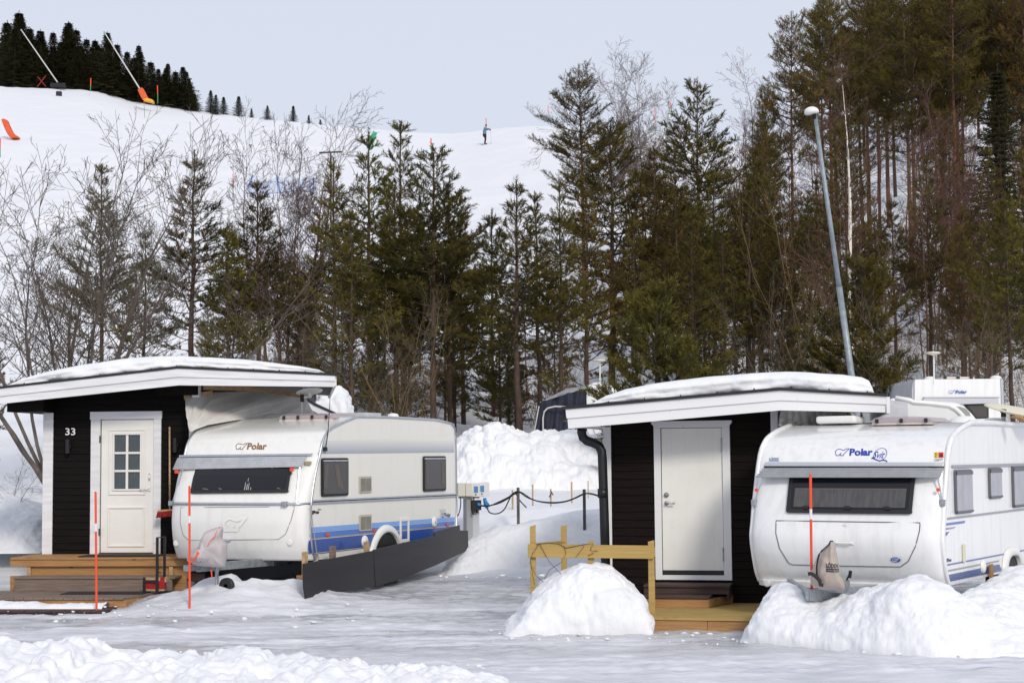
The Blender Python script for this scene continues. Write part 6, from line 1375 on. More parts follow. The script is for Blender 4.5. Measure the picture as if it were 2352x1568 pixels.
by_pic(PO[0], 5, 1978, 560, 46, 'bushy green young pine at the foot of the leaning lamp pole', 'pine', None, .85)
by_pic(SPR[0], 9, 1168, 925, 45, 'small low spruce behind the high snow heap', 'spruce', None, 1.2)
by_pic(SPR[1], 9, 2290, 140, 70, 'very dark spruce near the right picture edge', 'spruce', None, 1.0)
# birches
for u, v, Y, pr_, wx, lab in ((650, 182, 56, BIR[0], 1.1, 'tallest bare birch left of the centre pines'), (692, 300, 55, BIR[1], 1.1, 'slim bare birch just right of the tallest one'), (722, 345, 58, BIR[1], 1.0, 'thin bare birch beside the dark pine'), (560, 330, 54, BIR[1], .9, 'faint bare birch left of the tallest one'), (615, 225, 57, BIR[1], 1.1, 'bare birch close on the left of the tallest one'), (672, 205, 59, BIR[0], 1.1, 'bare birch close behind the tallest one on its right'), (530, 400, 52, BIR[1], 1.0, 'low bare birch beside the short slim pine'),
        (940, 300, 60, BIR[1], 1.0, 'bare birch hidden behind the centre pines'), (1206, 395, 62, BIR[1], .7, 'wispy bare birch behind the thin leader pine')):
    by_pic(pr_, 11, u, v, Y, lab, 'birch', 'bare birches left of the centre', wx)
by_pic(WBI, 11, 1940, 10, 49, 'white barked birch standing before the dark wooded hill', 'birch', None, 1.05, rz=2.1)
by_pic(GBB, 12, 1465, 98, 88, 'pale grey birch with a round leafless crown against the sky', 'birch', None, 1.25)
for u, v, Y, lab in ((700, 620, 45, 'bare bush behind the roof end of the hut numbered 33'), (880, 600, 43, 'tall yellowish bare sapling behind the left caravan roof'), (930, 640, 43.5, 'bare sapling just right of the tall yellowish one'), (2170, 620, 43, 'bare willow sapling behind the rearmost caravan'), (2080, 680, 44, 'bare willow sapling right of the green young pine'), (1785, 560, 46, 'bare brown willow left of the lamp pole'), (1860, 350, 50, 'tall reddish bare sapling behind the lamp pole')):
    by_pic(random.choice(SAP), 4, u, v, Y, lab, 'sapling', 'bare saplings along the wood edge', .8)
# dense wood climbing the hill: pines, tall pines, reddish birches
random.seed(23)
G1, G2, G3, G4 = 'pines filling the wooded hillside on the right', 'tall pines high on the wooded hillside', 'reddish bare birches inside the wooded hillside', 'slim pines of the thin wood behind the caravans'
def rmass(n, u0, u1, y0, y1, protos, hs, lab, cat, grp, wx=(.9, 1.2), h=(8, 12)):
    for k in range(n):
        t = (k+random.random())/n; u = u0+(u1-u0)*random.random(); Y = y0+(y1-y0)*t; X = (u-CU)/FPX*Y; i = random.randrange(len(protos)); place(protos[i], X, Y, random.uniform(*h), hs, random.uniform(0, 6.28), lab, cat, grp, random.uniform(*wx))
rmass(17, 1690, 2420, 58, 84, PN, 10, 'dark pine among many alike on the right hillside', 'pine', G1, (.85, 1.15), (5.5, 10))
rmass(15, 1880, 2420, 84, 112, PT, 15, 'tall dark pine among many alike high on the right hillside', 'pine', G2, (.8, 1.05), (13, 17))
rmass(12, 1980, 2460, 112, 140, PT, 15, 'tall dark pine among many alike high on the right hillside', 'pine', G2, (.8, 1.05), (15, 18))
rmass(40, 1660, 2420, 58, 125, BRR, 9, 'reddish leafless birch among many alike on the right hillside', 'birch', G3, (.8, 1.2), (7, 11))
rmass(22, 1380, 1760, 70, 140, BRR, 9, 'thin leafless birch among many alike behind the centre right pines', 'birch', 'bare birches on the slope behind the centre right pines', (.6, .9), (4, 6.5))
rmass(8, 1380, 1720, 56, 72, PN, 10, 'dark pine among many alike behind the right hut', 'pine', 'pines filling the clump behind the right hut', (1.0, 1.3), (6.5, 9))
rmass(12, 430, 1330, 56, 66, PN, 10, 'slim pine among many alike in the thin wood behind the caravans', 'pine', G4, (.75, .95), (4.5, 7))
rmass(30, 500, 1330, 47, 60, SAP, 4, 'bare undergrowth sapling among many alike behind the caravans', 'sapling', 'undergrowth saplings behind the caravans', (.8, 1.2), (2.2, 4))
rmass(26, 1700, 2380, 47, 64, SAP, 4, 'bare undergrowth sapling among many alike at the right wood edge', 'sapling', 'undergrowth saplings at the right wood edge', (.8, 1.2), (2.5, 5))
rmass(16, 640, 1380, 48, 62, PY, 6.5, 'small young pine among many alike in the undergrowth behind the caravans', 'pine', 'young pines in the undergrowth behind the caravans', (.9, 1.3), (2.0, 4.2))
rmass(18, 1600, 2400, 50, 80, PY, 6.5, 'small young pine among many alike at the foot of the right hillside', 'pine', 'young pines at the foot of the right hillside', (.9, 1.3), (2.2, 4.8))
for k, (u, v, Y, pr_, H0, wx, lab) in enumerate(((1812, 12, 76, PT[0], 15, .8, 'tall pine with a spreading left side at the edge of the wooded hill'), (1755, 190, 84, PT[1], 15, .7, 'pine leaning out at the left edge of the wooded hill'), (1905, -30, 86, PT[1], 15, .95, 'tall pine above the leaning lamp pole'), (1985, -50, 90, PT[0], 15, 1.0, 'tall pine above the white birch'), (2080, -60, 84, PT[1], 15, 1.0, 'high pine with an olive crown above the rearmost caravan'), (2180, -80, 82, PT[0], 15, 1.0, 'dark high pine in the upper right'), (2275, -90, 88, PT[1], 15, 1.0, 'high pine left of the upper right corner'), (2350, -70, 84, PT[0], 15, 1.0, 'high pine in the upper right corner'))):
    by_pic(pr_, H0, u, v, Y, lab, 'pine', None, wx)
# spruces along the ridge
SPT = [(5, 45), (32, 22), (58, 60), (82, 65), (112, 70), (130, 92), (148, 46), (165, 62), (190, 85), (210, 88), (238, 70), (262, 98), (285, 115), (312, 100), (340, 138), (358, 155), (380, 142), (398, 160), (415, 150), (430, 178), (442, 212), (480, 205), (492, 215), (510, 220), (545, 218), (575, 247), (612, 240), (672, 240), (708, 262), (735, 272), (20, 80), (75, 90), (175, 100), (225, 105), (300, 128), (370, 165)]
random.seed(3)
SPT += [(u+random.uniform(-9, 9), v+random.uniform(8, 45)) for u, v in SPT if u < 440 for _ in (0, 1)]
for u, v in SPT:
    rv = float(np.interp(u, _ru, _rv)); Y = 172+random.uniform(-3, 6); X = (u-CU)/FPX*Y; zt = pix(u, v, Y).z; g_ = gz(X, Y)
    place(random.choice(SPR), X, Y, max(1.2, zt-g_), 9, random.uniform(0, 6.28), 'dark spruce in the row along the ski slope ridge', 'spruce', 'spruces along the ridge', random.uniform(1.5, 2.1))
# ================================================================ poles, posts, slope furniture
def obj_at(name, p, label, cat, group=None): o = empty(name, p); return tag(o, label, cat, group)
# orange snow poles
for u0, v0, u1, v1, Y, lab, cuts in ((219.5, 1130, 222.5, 1407, 23.15, 'orange snow pole in front of the six pane door', [(.0, .26, 0), (.26, .325, 1), (.325, 1.0, 0)]), (435, 1117, 436, 1392, 23.0, 'orange snow pole beside the lilac hitch cover', [(0, .245, 0), (.245, .305, 1), (.305, 1, 0)]),
        (1861.5, 1090, 1864, 1345, 19.35, 'orange snow pole rising from the snow heap before the right caravan', [(0, .31, 0), (.31, .40, 1), (.40, .86, 0), (.86, .98, 1), (.98, 1, 0)])):
    a, b = pix(u0, v0, Y), pix(u1, v1, Y); b.z -= .25; o = obj_at('snow_pole', b, lab, 'snow pole', 'orange snow poles'); a2 = a-b; L_ = a2.z-.25
    m0, m1 = MB(), MB()
    for c0, c1, w_ in cuts:
        f = lambda t: a2*(1-t*L_/a2.z) if t < 1 else Vector((0, 0, 0)); (m1 if w_ else m0).tube([f(c0), f(c1)], .0155 if not w_ else .0158, 10)
    m0.tube([a2+Vector((0, 0, .0)), a2+Vector((0, 0, .012))], .011, 8); m0.build('rod', ORNG, o, smooth=False); m1.build('reflective_band', REFL, o)
# leaning lamp pole
Yp = 41.0; a, b = pix(1955, 856, Yp), pix(1872, 262, Yp); g_ = 1.3; b0 = a+(a-b)*((a.z-g_)/(b.z-a.z)); o = obj_at('lamp_pole', b0, 'tall leaning grey metal lamp pole with a white lamp head', 'lamp pole')
POLEM = M_('blue_grey_galvanised', (.30, .35, .38), .5, .3, col2=(.22, .26, .29), vscale=8)
m = MB(); rel = lambda p: p-b0
m.tube([Vector((0, 0, 0)), rel(a), rel(a)+(b-a)*.33, ], [.085, .078, .073], 14); m.tube([rel(a)+(b-a)*.33, rel(b)], [.062, .045], 14); m.build('pole', POLEM, o, smooth=True)
m = MB(); hb = rel(b); G = []
for t in np.linspace(0, 1, 13):
    w_ = .02+.10*math.sin(math.pi*min(1, t*1.0))**.5; h_ = .13*math.sin(math.pi*(t*.9+.05))**.5; x = .07-.34*t; rows = []
    for k in range(10): th = math.pi*2*k/10; rows.append((hb.x+x, hb.y-.10+w_*1.5*math.cos(th), hb.z+.03+max(-.02-.05*t, h_*math.sin(th))))
    G.append(rows)
m.grid(G, wrap=True); m.add([G[0][k] for k in range(10)], [tuple(range(10))]); m.add([G[-1][k] for k in range(10)], [tuple(range(10))]); m.build('lamp_head', PLASW, o, smooth=True)
m = MB(); m.tube([hb+Vector((0, 0, -.12)), hb+Vector((-.03, -.03, .02))], .05, 10); m.build('bracket', BLKM, o)
# thin masts over the far caravans
for u, v0, v1, Y, hr, lab in ((1378, 897, 829, 46, .2, 'thin white mast with a flat dish above the dark blue awning'), (2145, 870, 812, 42, .2, 'thin white mast with a cream dish above the rearmost caravan')):
    a, b = pix(u, v0+12, Y), pix(u, v1, Y); o = obj_at('aerial_mast', a, lab, 'aerial'); m = MB(); m.tube([Vector((0, 0, 0)), b-a], .018, 8); m.build('mast', PLASW, o)
    m = MB(); m.lathe([(0, .05), (hr*.7, .045), (hr, .01), (hr*.7, -.01), (.03, -.04), (.0, -.05)], (0, 0, (b-a).z), 20); m.build('dish', M_('cream_dish', (.72, .68, .55), .5), o, smooth=True)
# power post with meter boxes and cables
PF = Frame(pix(1078, 1260, 29.35), R(-22)); o = PF.empty('power_post'); tag(o, 'grey metal power post with cream meter boxes and two blue tags', 'power post')
c8 = lambda cx, cy: ((1800+cx/5.225)*.5742, (1900+cy/5.225)*.5742)
def pf(cx, cy, y=0): return PF.at(*c8(cx, cy), y)
m = MB(); (x0, z1), (x1, _) = pf(345, 480), pf(475, 480); m.box(x0, x1, 0, .17, -.6, z1); m.build('column', M_('grey_column', (.36, .37, .39), .5, .3), o, .004)
x2 = pf(475, 900)[0]; m = MB(); m.box(x2+.001, x2+.13, .02, .16, -.6, pf(520, 560)[1]); m.build('side_channel', M_('pale_column', (.50, .52, .55), .5, .2), o, .003)
m = MB(); (xa, za), (xb, zb) = pf(275, 485, -.03), pf(620, 440, -.03); m.box(xa, xb, -.03, .22, za, zb); m.build('shelf', BEIGE, o, .004)
CREAM = M_('cream_metal_box', (.60, .58, .50), .5)
for cx0, cx1, cy0, cy1, ya in ((165, 326, 163, 440, -.10), (328, 478, 165, 440, -.10)):
    (xa, za), (xb, zb) = pf(cx0, cy1, ya), pf(cx1, cy0, ya); m = MB(); m.box(xa+.002, xb-.002, ya, ya+.3, za, zb); bx = m.build('meter_box', CREAM, o, .006)
for cx0, cx1, cy0, cy1 in ((483, 603, 160, 450), (606, 730, 145, 435)):
    F2 = Frame(PF.M @ Vector((pf(cx0, 300, -.08)[0], -.08, 0)), R(20)); (xa, za), (xb, zb) = F2.at(*c8(cx0, cy1)), F2.at(*c8(cx1, cy0))
    m = MB(); m.box(xa, xb, 0, .22, za, zb); bx = m.build('meter_box', PLASW, None, .006); bx.parent = o; bx.matrix_local = PF.I @ F2.M
    m = MB(); m.box(xa+(xb-xa)*.18, xa+(xb-xa)*.86, -.006, .0, za+(zb-za)*.30, za+(zb-za)*.76); m.build('blue_tag', M_('tag_blue', (.10, .26, .50), .4), bx)
    m = MB(); m.lathe([(.012, 0), (.012, -.01), (0, -.01)], ((xa+xb)/2, 0, za+(zb-za)*.16), 10, 'y'); m.build('lock', BLKM, bx)
m = MB(); (xa, za) = pf(555, 640, -.05); m.box(xa-.09, xa+.07, -.10, .0, za-.07, za+.10); m.tube([Vector((pf(a, b, -.06)[0], -.06, pf(a, b, -.06)[1])) for a, b in ((500, 455), (497, 520), (500, 600))], .011, 6)
m.tube([Vector((pf(a, b, -.08)[0], -.08, pf(a, b, -.08)[1])) for a, b in ((490, 700), (470, 760), (478, 815), (500, 820), (512, 760), (505, 700), (480, 720), (475, 790))], .012, 6)
m.box(pf(530, 700)[0], pf(560, 700)[0], -.06, -.01, pf(530, 785)[1], pf(530, 700)[1]); m.build('socket_block', RUB, o, .006)
m = MB(); m.tube([Vector((pf(a, b, -.12)[0], -.12, pf(a, b, -.12)[1])) for a, b in ((572, 600), (615, 615), (655, 632))], [.03, .028, .012], 8); m.build('plug', PLB, o, smooth=True)
m = MB(); m.tube([Vector((pf(a, b, -.05)[0], -.05, pf(a, b, -.05)[1])) for a, b in ((722, 478), (735, 540), (760, 620), (782, 695))], [.028, .034, .045, .022], 10); m.tube([Vector((pf(a, b, -.05)[0], -.05, pf(a, b, -.05)[1])) for a, b in ((775, 590), (805, 590), (812, 620), (790, 640))], .012, 6); m.build('plug', PLB, o, smooth=True)
CB = RUB
def cable(name, pts, lab, r=.011, cat='cable', grp=None):
    m = MB(); P_ = [pix(u, v, Y) for u, v, Y in pts]; b = P_[0].copy()
    # smooth through the points
    out = []
    for k in range(len(P_)-1):
        p0, p1, p2, p3 = P_[max(0, k-1)], P_[k], P_[k+1], P_[min(len(P_)-1, k+2)]
        for j in range(6):
            t = j/6; out.append(.5*((2*p1)+(p2-p0)*t+(2*p0-5*p1+4*p2-p3)*t*t+(3*p1-p0-3*p2+p3)*t**3))
    out.append(P_[-1]); m.tube([q-b for q in out], r, 6); o = m.build(name, CB, None, smooth=True); o.location = b; return tag(o, lab, cat, grp)
def c5(cx, cy): return ((1800+cx/1.96)*.5742, (1400+cy/1.96)*.5742)
def c5p(pts, Y0, Y1): n = len(pts)-1; return [(*c5(*p_), Y0+(Y1-Y0)*i/n) for i, p_ in enumerate(pts)]
cable('power_cable', c5p([(235, 1218), (300, 1222), (380, 1190), (460, 1150), (500, 1118), (540, 1108), (580, 1125), (640, 1165), (720, 1190), (820, 1197), (910, 1185), (980, 1160), (1050, 1128), (1100, 1122), (1160, 1138)], 29.3, 28.3), 'upper black cable slung from the power post across the short grey posts')
cable('power_cable', c5p([(235, 1215), (300, 1218), (380, 1200), (450, 1165), (500, 1130), (545, 1114), (600, 1150), (680, 1180), (780, 1192), (880, 1188), (960, 1166), (1050, 1124), (1110, 1128), (1160, 1142)], 29.35, 28.35), 'lower of the two black cables slung over the short grey posts')
cable('power_cable', c5p([(293, 1240), (310, 1270), (350, 1282), (395, 1272), (430, 1240), (455, 1190), (480, 1140), (510, 1112), (535, 1106)], 29.25, 29.25), 'black cable looping down from the blue plug')
cable('power_cable', c5p([(515, 1120), (550, 1180), (598, 1232)], 29.4, 29.9), 'short black cable end drooping behind the first grey post')
cable('power_cable', [(*c8(a, b), 29.2) for a, b in ((215, 445), (225, 560), (212, 700), (185, 800), (150, 858))], 'black cable hanging behind the rear corner of the left caravan', .010)
for u0, u1, vt, vb, Y, mt_, lab in ((1186.5, 1194, 1119, 1198, 29.3, POSTG, 'grey weathered post carrying the cables, nearest the power post'), (1338.5, 1346, 1123, 1180, 28.6, POSTG, 'grey weathered post carrying the cables, beside the downpipe'), (1175, 1179.5, 1125, 1168, 30.5, WOODP, 'thin pale stake just left of the first cable post'), (1221.5, 1225.5, 1112, 1155, 31, WOODP, 'thin pale stake in the snow right of the first cable post'),
        (1311, 1315, 1106, 1119, 33, WOODP, 'tip of a pale stake in the snow near the downpipe'), (1263, 1267, 1122, 1136, 32, WOODP, 'short pale stake topped with a black wire clip'), (1349.5, 1352, 1104, 1109, 34, WOODP, 'smallest pale stake tip beside the downpipe')):
    a, b = pix(u0, vt, Y), pix(u1, vb, Y); w_ = b.x-a.x; o = MB().box(-w_/2, w_/2, 0, w_, -.3, a.z-b.z+.0).build('stake', mt_, None, .003); o.location = ((a.x+b.x)/2, Y, b.z); tag(o, lab, 'stake')
cable('wire_clip', [(*c5(777, 1152), 31.9), (*c5(795, 1120), 31.9), (*c5(790, 1105), 31.9), (*c5(810, 1136), 31.9)], 'black wire clip on the short pale stake', .010, 'clip')
# ---------------- slope: lances, pads, markers, sign box, net, skier
def sp(u, v, Y=None):
    """point of the slope under the picture point"""
    d = ray(u, v); lo_ = 60.
    for Yq in np.arange(62, 175, .5):
        p_ = pix(u, v, Yq)
        if gz(p_.x, Yq) >= p_.z: return p_
    return pix(u, v, 166)
PADO = M_('orange_foam_pad', (.72, .10, .02), .6, var=.2, vscale=3); PADY = M_('yellow_foam_pad', (.75, .38, .03), .6); LANCE = M_('pale_lance_metal', (.62, .62, .58), .4, .3); GRN = M_('green_plastic', (.03, .32, .10), .5); BLU = M_('net_blue', (.12, .25, .62), .6)
def c9(cx, cy): return (cx/1.8092*.5742, cy/1.8092*.5742)
def syp(u, v): return min(sp(u, v).y, 168)
def lance(top, bot, Y, lab, pad=None):
    a, b = pix(*c9(*bot), Y), pix(*c9(*top), Y); o = obj_at('snow_lance', a, lab, 'snow lance'); m = MB(); m.tube([Vector((0, 0, 0)), (b-a)*.55, b-a], [.07, .06, .05], 8); m.build('lance_tube', LANCE, o); m = MB(); m.tube([(b-a)*.985, (b-a)*1.012], .085, 8); m.build('nozzle', GALV, o); return o
lance((755, 235), (1022, 660), 163, 'slanting white snow lance rising from the orange pad on the ridge')
o = lance((155, 220), (425, 610), 167, 'slanting white snow lance in front of the ridge spruces')
def slab(name, pts, Y, th, mat, lab, cat, par=None):
    P_ = [pix(*c9(*p_), Y) for p_ in pts]; c = sum(P_, Vector())/len(P_); m = MB(); m.prism([(q.x-c.x, q.z-c.z) for q in P_], -th/2, th/2); o = m.build(name, mat, par, .06)
    if par is None: o.location = c; tag(o, lab, cat)
    else: o.location = c-par.location
    return o
p1 = slab('safety_pad', [(1000, 655), (1015, 642), (1035, 640), (1048, 665), (1075, 718), (1055, 725), (1030, 720)], 162.5, .7, PADO, 'orange safety pad wrapped round the foot of the right snow lance', 'safety pad')
slab('pad_foot', [(1035, 722), (1075, 716), (1112, 728), (1113, 752), (1085, 742), (1045, 734)], 162.5, .8, PADY, '', '', p1)
slab('safety_pad', [(18, 872), (30, 864), (52, 870), (66, 905), (92, 958), (108, 975), (135, 990), (140, 1003), (85, 1006), (60, 972), (40, 930)], syp(*c9(100, 1010))-.2, .8, PADO, 'orange red safety pad on the slope at the left picture edge', 'safety pad')
m = MB(); m.box(-.75, .75, -.3, .3, -.2, .16); m.box(-.1, .1, -.1, .1, .16, .3); o = m.build('lance_plinth', BLKM, None, .04); o.location = pix(*c9(422, 617), 166.5); tag(o, 'flat dark plinth under the left snow lance', 'plinth')
m = MB(); m.box(-.25, .25, -.2, .2, -.22, .22); o = m.build('sign_box', M_('dark_blue_box', (.008, .010, .022), .5), None, .03); o.location = pix(*c9(427, 680), syp(*c9(427, 700))+.3); b_ = o; tag(o, 'small dark square box standing on the upper slope', 'box')
m = MB(); m.box(-.06, .06, -.05, .05, -1.0, -.22); m.build('leg', BLKM, b_)
def marker(top, mid_, bot, Y, lab, wdt=.10, conv=c9):
    wdt *= .5; Y = min(Y, syp(*conv(*bot))) if conv(*bot)[1] > np.interp(conv(*bot)[0], _ru, _rv)+3 else Y
    a, b, c = pix(*conv(*bot), Y), pix(*conv(*mid_), Y), pix(*conv(*top), Y); o = obj_at('piste_marker', a, lab, 'piste marker', 'orange and green piste markers'); m = MB(); m.tube([Vector((0, 0, -.3)), b-a], wdt*.8, 6); m.build('green_part', GRN, o); m = MB(); m.tube([b-a, c-a], wdt, 6); m.build('orange_part', ORNG, o)
marker((657, 566), (656, 620), (655, 632), 164, 'orange piste marker on the ridge between the two snow lances'); marker((1139, 620), (1141, 680), (1142, 726), 163, 'orange and green piste marker just right of the yellow pad foot')
marker((1042, 700), (1043, 765), (1048, 830), 155, 'thin piste marker in front of the orange pad', .06); marker((1686, 1258), (1687, 1355), (1688, 1430), 120, 'piste marker seen through the bare birches', .06); marker((3, 1000), (2, 1075), (2, 1150), 140, 'piste marker cut by the left picture edge', .08)
idt = lambda a, b: (a, b)
marker((1116, 272), (1117, 288), (1117, 290), 165, 'piste marker right behind the head of the skier', .09, idt); marker((1259, 243), (1259, 262), (1259, 280), 164, 'piste marker on the ridge left of the blunt topped pine', .07, idt); marker((1504, 248), (1505, 285), (1505, 300), 160, 'piste marker behind the pale round birch', .07, idt); marker((1540, 236), (1542, 250), (1543, 262), 162, 'orange piste marker left of the pine against the sky', .12, idt)
marker((990, 318), (990, 335), (991, 350), 150, 'orange piste marker behind the broad pine top', .12, idt)
# crossed red boards
a = pix(*c9(300, 590), 166); m = MB(); m.bar((-.42, 0, -.55), (.42, 0, .55), .05, .06); m.bar((-.4, .06, .5), (.42, .06, -.5), .05, .06); o = m.build('closed_cross', M_('dark_red_paint', (.30, .015, .012), .6), None); o.location = a; tag(o, 'crossed red boards at the foot of the ridge spruces', 'barrier')
# blue safety net on three posts
cN = lambda cx, cy: ((900+cx/5.6)*.5742, (620+cy/5.6)*.5742)
Yn = syp(*cN(1220, 860))-.3; o = obj_at('safety_net', pix(*cN(1220, 830), Yn), 'blue safety net on leaning posts behind the bare birches', 'net'); c0 = o.location
for a, b in (((620, 450), (510, 760)), ((1160, 460), (1228, 830)), ((1990, 520), (1975, 820))): m = MB(); m.tube([pix(*cN(*b), Yn)-c0, pix(*cN(*a), Yn)-c0], .06, 6); m.build('net_post', BLU, o)
m = MB(); bot = [(450, 870), (830, 880), (1220, 850), (1600, 800), (1980, 835)]; top = [(600, 500), (900, 620), (1160, 500), (1700, 560), (1980, 450)]
ts = np.linspace(0, 4, 49)
Bp = [pix(*cN(np.interp(t, range(5), [q[0] for q in bot]), np.interp(t, range(5), [q[1] for q in bot])), Yn)-c0 for t in ts]; Tp = [pix(*cN(np.interp(t, range(5), [q[0] for q in top]), np.interp(t, range(5), [q[1] for q in top])), Yn)-c0 for t in ts]
for a, b in zip(Bp, Tp): m.tube([a, b], .007, 3)
for r_ in np.linspace(0, 1, 13): m.tube([a*(1-r_)+b*r_ for a, b in zip(Bp, Tp)], .035 if r_ in (0,) else .007, 3)
m.build('mesh', BLU, o)
o = obj_at('lift_pole', pix(760, 460, 100), 'thin pole with a crossbar standing behind the dark pines', 'pole'); m = MB(); a = pix(760, 350, 100)-o.location; m.tube([Vector((0, 0, -2)), a], .05, 6); x_ = pix(733, 351, 100)-o.location; x2_ = pix(786, 349, 100)-o.location; m.tube([x_, x2_], .05, 6); m.build('frame', BARKD, o)
g1 = pix(855, 322, syp(855, 345)); m = MB(); m.prism([(-.45, -.7), (-.1, -.7), (.3, .1), (.45, .7), (.1, .8), (-.2, .3)], -.03, .03); m.tube([Vector((-.2, 0, -2)), Vector((.2, 0, .7))], .04, 6); o = m.build('green_flag', M_('green_cloth', (.04, .35, .22), .7), None); o.location = g1; tag(o, 'small green flag on the slope behind the centre pines', 'flag')
# ---------------- skier
YS = syp(1114, 333); S0 = pix(1114, 332, YS); gS = gz(S0.x, YS); person = empty('person', S0); print('skier', YS, gS, S0); KS = YS/146.; person.scale = (KS, KS, KS); tag(person, 'skier in a blue jacket and dark trousers leaning forward on ski poles', 'person')
k = 47/1568.  # unused scale note
def skin(name, V, E, rad, mat, parent, lvl=1):
    me = bpy.data.meshes.new(name); me.from_pydata(V, E, []); o = bpy.data.objects.new(name, me); C.objects.link(o); o.parent = parent; me.materials.append(mat)
    md = o.modifiers.new('skin', 'SKIN'); 
    for i, r_ in enumerate(rad): me.skin_vertices[0].data[i].radius = (r_, r_)
    me.skin_vertices[0].data[0].use_root = True
    s2 = o.modifiers.new('sub', 'SUBSURF'); s2.levels = lvl; s2.render_levels = lvl
    for p_ in me.polygons: p_.use_smooth = True
    # bake to a plain mesh
    bpy.context.view_layer.update(); dg = bpy.context.evaluated_depsgraph_get(); m2 = bpy.data.meshes.new_from_object(o.evaluated_get(dg)); o.modifiers.clear(); o.data = m2; m2.name = name
    m2.polygons.foreach_set('use_smooth', np.ones(len(m2.polygons), dtype=bool)); return o
SK = M_('skin', (.50, .30, .22), .5)
# x forward (picture right), y away, z up; leaning forward with both hands on the poles
BV = [(0, 0, .92), (-.02, 0, 1.08), (-.03, 0, 1.25), (.0, 0, 1.40), (.05, 0, 1.48), (.10, 0, 1.58), (.13, 0, 1.66),
      (.01, -.19, 1.38), (.20, -.20, 1.33), (.38, -.14, 1.36), (.45, -.12, 1.30), (.01, .19, 1.38), (.20, .20, 1.33), (.38, .14, 1.36), (.45, .12, 1.30),
      (-.02, -.10, .86), (.06, -.10, .48), (-.01, -.10, .10), (.16, -.10, .03), (-.02, .10, .86), (.05, .10, .48), (-.04, .10, .10), (.13, .10, .03)]
BE = [(0, 1), (1, 2), (2, 3), (3, 4), (4, 5), (5, 6), (3, 7), (7, 8), (8, 9), (9, 10), (3, 11), (11, 12), (12, 13), (13, 14), (0, 15), (15, 16), (16, 17), (17, 18), (0, 19), (19, 20), (20, 21), (21, 22)]
BR = [.13, .13, .14, .12, .06, .09, .085, .06, .045, .035, .035, .06, .045, .035, .035, .085, .06, .045, .04, .085, .06, .045, .04]
skin('body', BV, BE, BR, SK, person)
JB = M_('blue_jacket', (.085, .21, .29), .7); DKN = M_('dark_navy_cloth', (.012, .013, .035), .7); DKT2 = M_('black_trousers', (.010, .010, .012), .7)
j = skin('jacket', [(0, 0, .84), (-.02, 0, 1.0), (-.03, 0, 1.18), (-.01, 0, 1.32), (.0, -.20, 1.37), (.20, -.21, 1.33), (.37, -.15, 1.36), (.0, .20, 1.37), (.20, .21, 1.33), (.37, .15, 1.36)], [(0, 1), (1, 2), (2, 3), (3, 4), (4, 5), (5, 6), (3, 7), (7, 8), (8, 9)], [.17, .17, .175, .165, .10, .075, .055, .10, .075, .055], JB, person)
skin('shoulder_yoke', [(-.03, 0, 1.36), (.02, 0, 1.45), (-.04, -.17, 1.42), (-.04, .17, 1.42)], [(0, 1), (0, 2), (0, 3)], [.15, .11, .085, .085], DKN, j)
skin('trousers', [(0, 0, .88), (-.02, -.10, .80), (.06, -.10, .48), (-.01, -.10, .10), (-.02, .10, .80), (.05, .10, .48), (-.04, .10, .10)], [(0, 1), (1, 2), (2, 3), (0, 4), (4, 5), (5, 6)], [.155, .115, .085, .07, .115, .085, .07], DKT2, person)
skin('hat', [(.09, 0, 1.60), (.10, 0, 1.70), (.08, 0, 1.76)], [(0, 1), (1, 2)], [.105, .115, .06], DKN, person)
skin('glove', [(.39, -.14, 1.35), (.46, -.12, 1.28), (.50, -.11, 1.20)], [(0, 1), (1, 2)], [.05, .06, .04], DKN, person); skin('glove', [(.39, .14, 1.35), (.46, .12, 1.28), (.50, .11, 1.20)], [(0, 1), (1, 2)], [.05, .06, .04], DKN, person)
skin('boot', [(-.01, -.10, .16), (.0, -.10, .05), (.20, -.10, .035)], [(0, 1), (1, 2)], [.07, .065, .05], M_('plum_boot', (.05, .015, .02), .5), person); skin('boot', [(-.04, .10, .16), (-.03, .10, .05), (.17, .10, .035)], [(0, 1), (1, 2)], [.07, .065, .05], DKT2, person)
SKI = M_('ski_surface', (.10, .09, .14), .4)
for y, lab in ((-.10, 'long thin ski on the near foot of the skier'), (.10, 'long thin ski on the far foot of the skier')):
    m = MB(); m.grid([[(x, y-.03, z), (x, y+.03, z), (x, y+.03, z+.015), (x, y-.03, z+.015), (x, y-.03, z)] for x, z in ((-.35, -.02), (.2, -.03), (.9, -.03), (1.25, -.02), (1.42, .05), (1.47, .10))]); o = m.build('ski', SKI, None); o.location = S0; o.scale = (KS, KS, KS); tag(o, lab, 'ski', 'skis of the skier')
for y, lab in ((-.12, 'thin ski pole in the near hand of the skier'), (.12, 'thin ski pole in the far hand of the skier')):
    m = MB(); m.tube([Vector((.46, y, 1.28)), Vector((.56, y*1.5, -.02))], .013, 6); m.lathe([(0, 0), (.05, 0), (.05, .01), (0, .02)], (.555, y*1.48, .06), 8); o = m.build('ski_pole', M_('pale_pole', (.45, .45, .55), .4), None); o.location = S0; o.scale = (KS, KS, KS); tag(o, lab, 'ski pole', 'ski poles of the skier')
# ================================================================ far caravans and awning
def slab_poly(par, name, pts, Y, y1, mat, bevel=0, sm=False):
    """outline in the picture at distance Y, extruded backwards to Y+y1"""
    P_ = [pix(u, v, Y) for u, v in pts]; l = par.location; m = MB(); m.prism([(q.x-l.x, q.z-l.z) for q in P_], Y-l.y, Y-l.y+y1); return m.build(name, mat, par, bevel, sm)
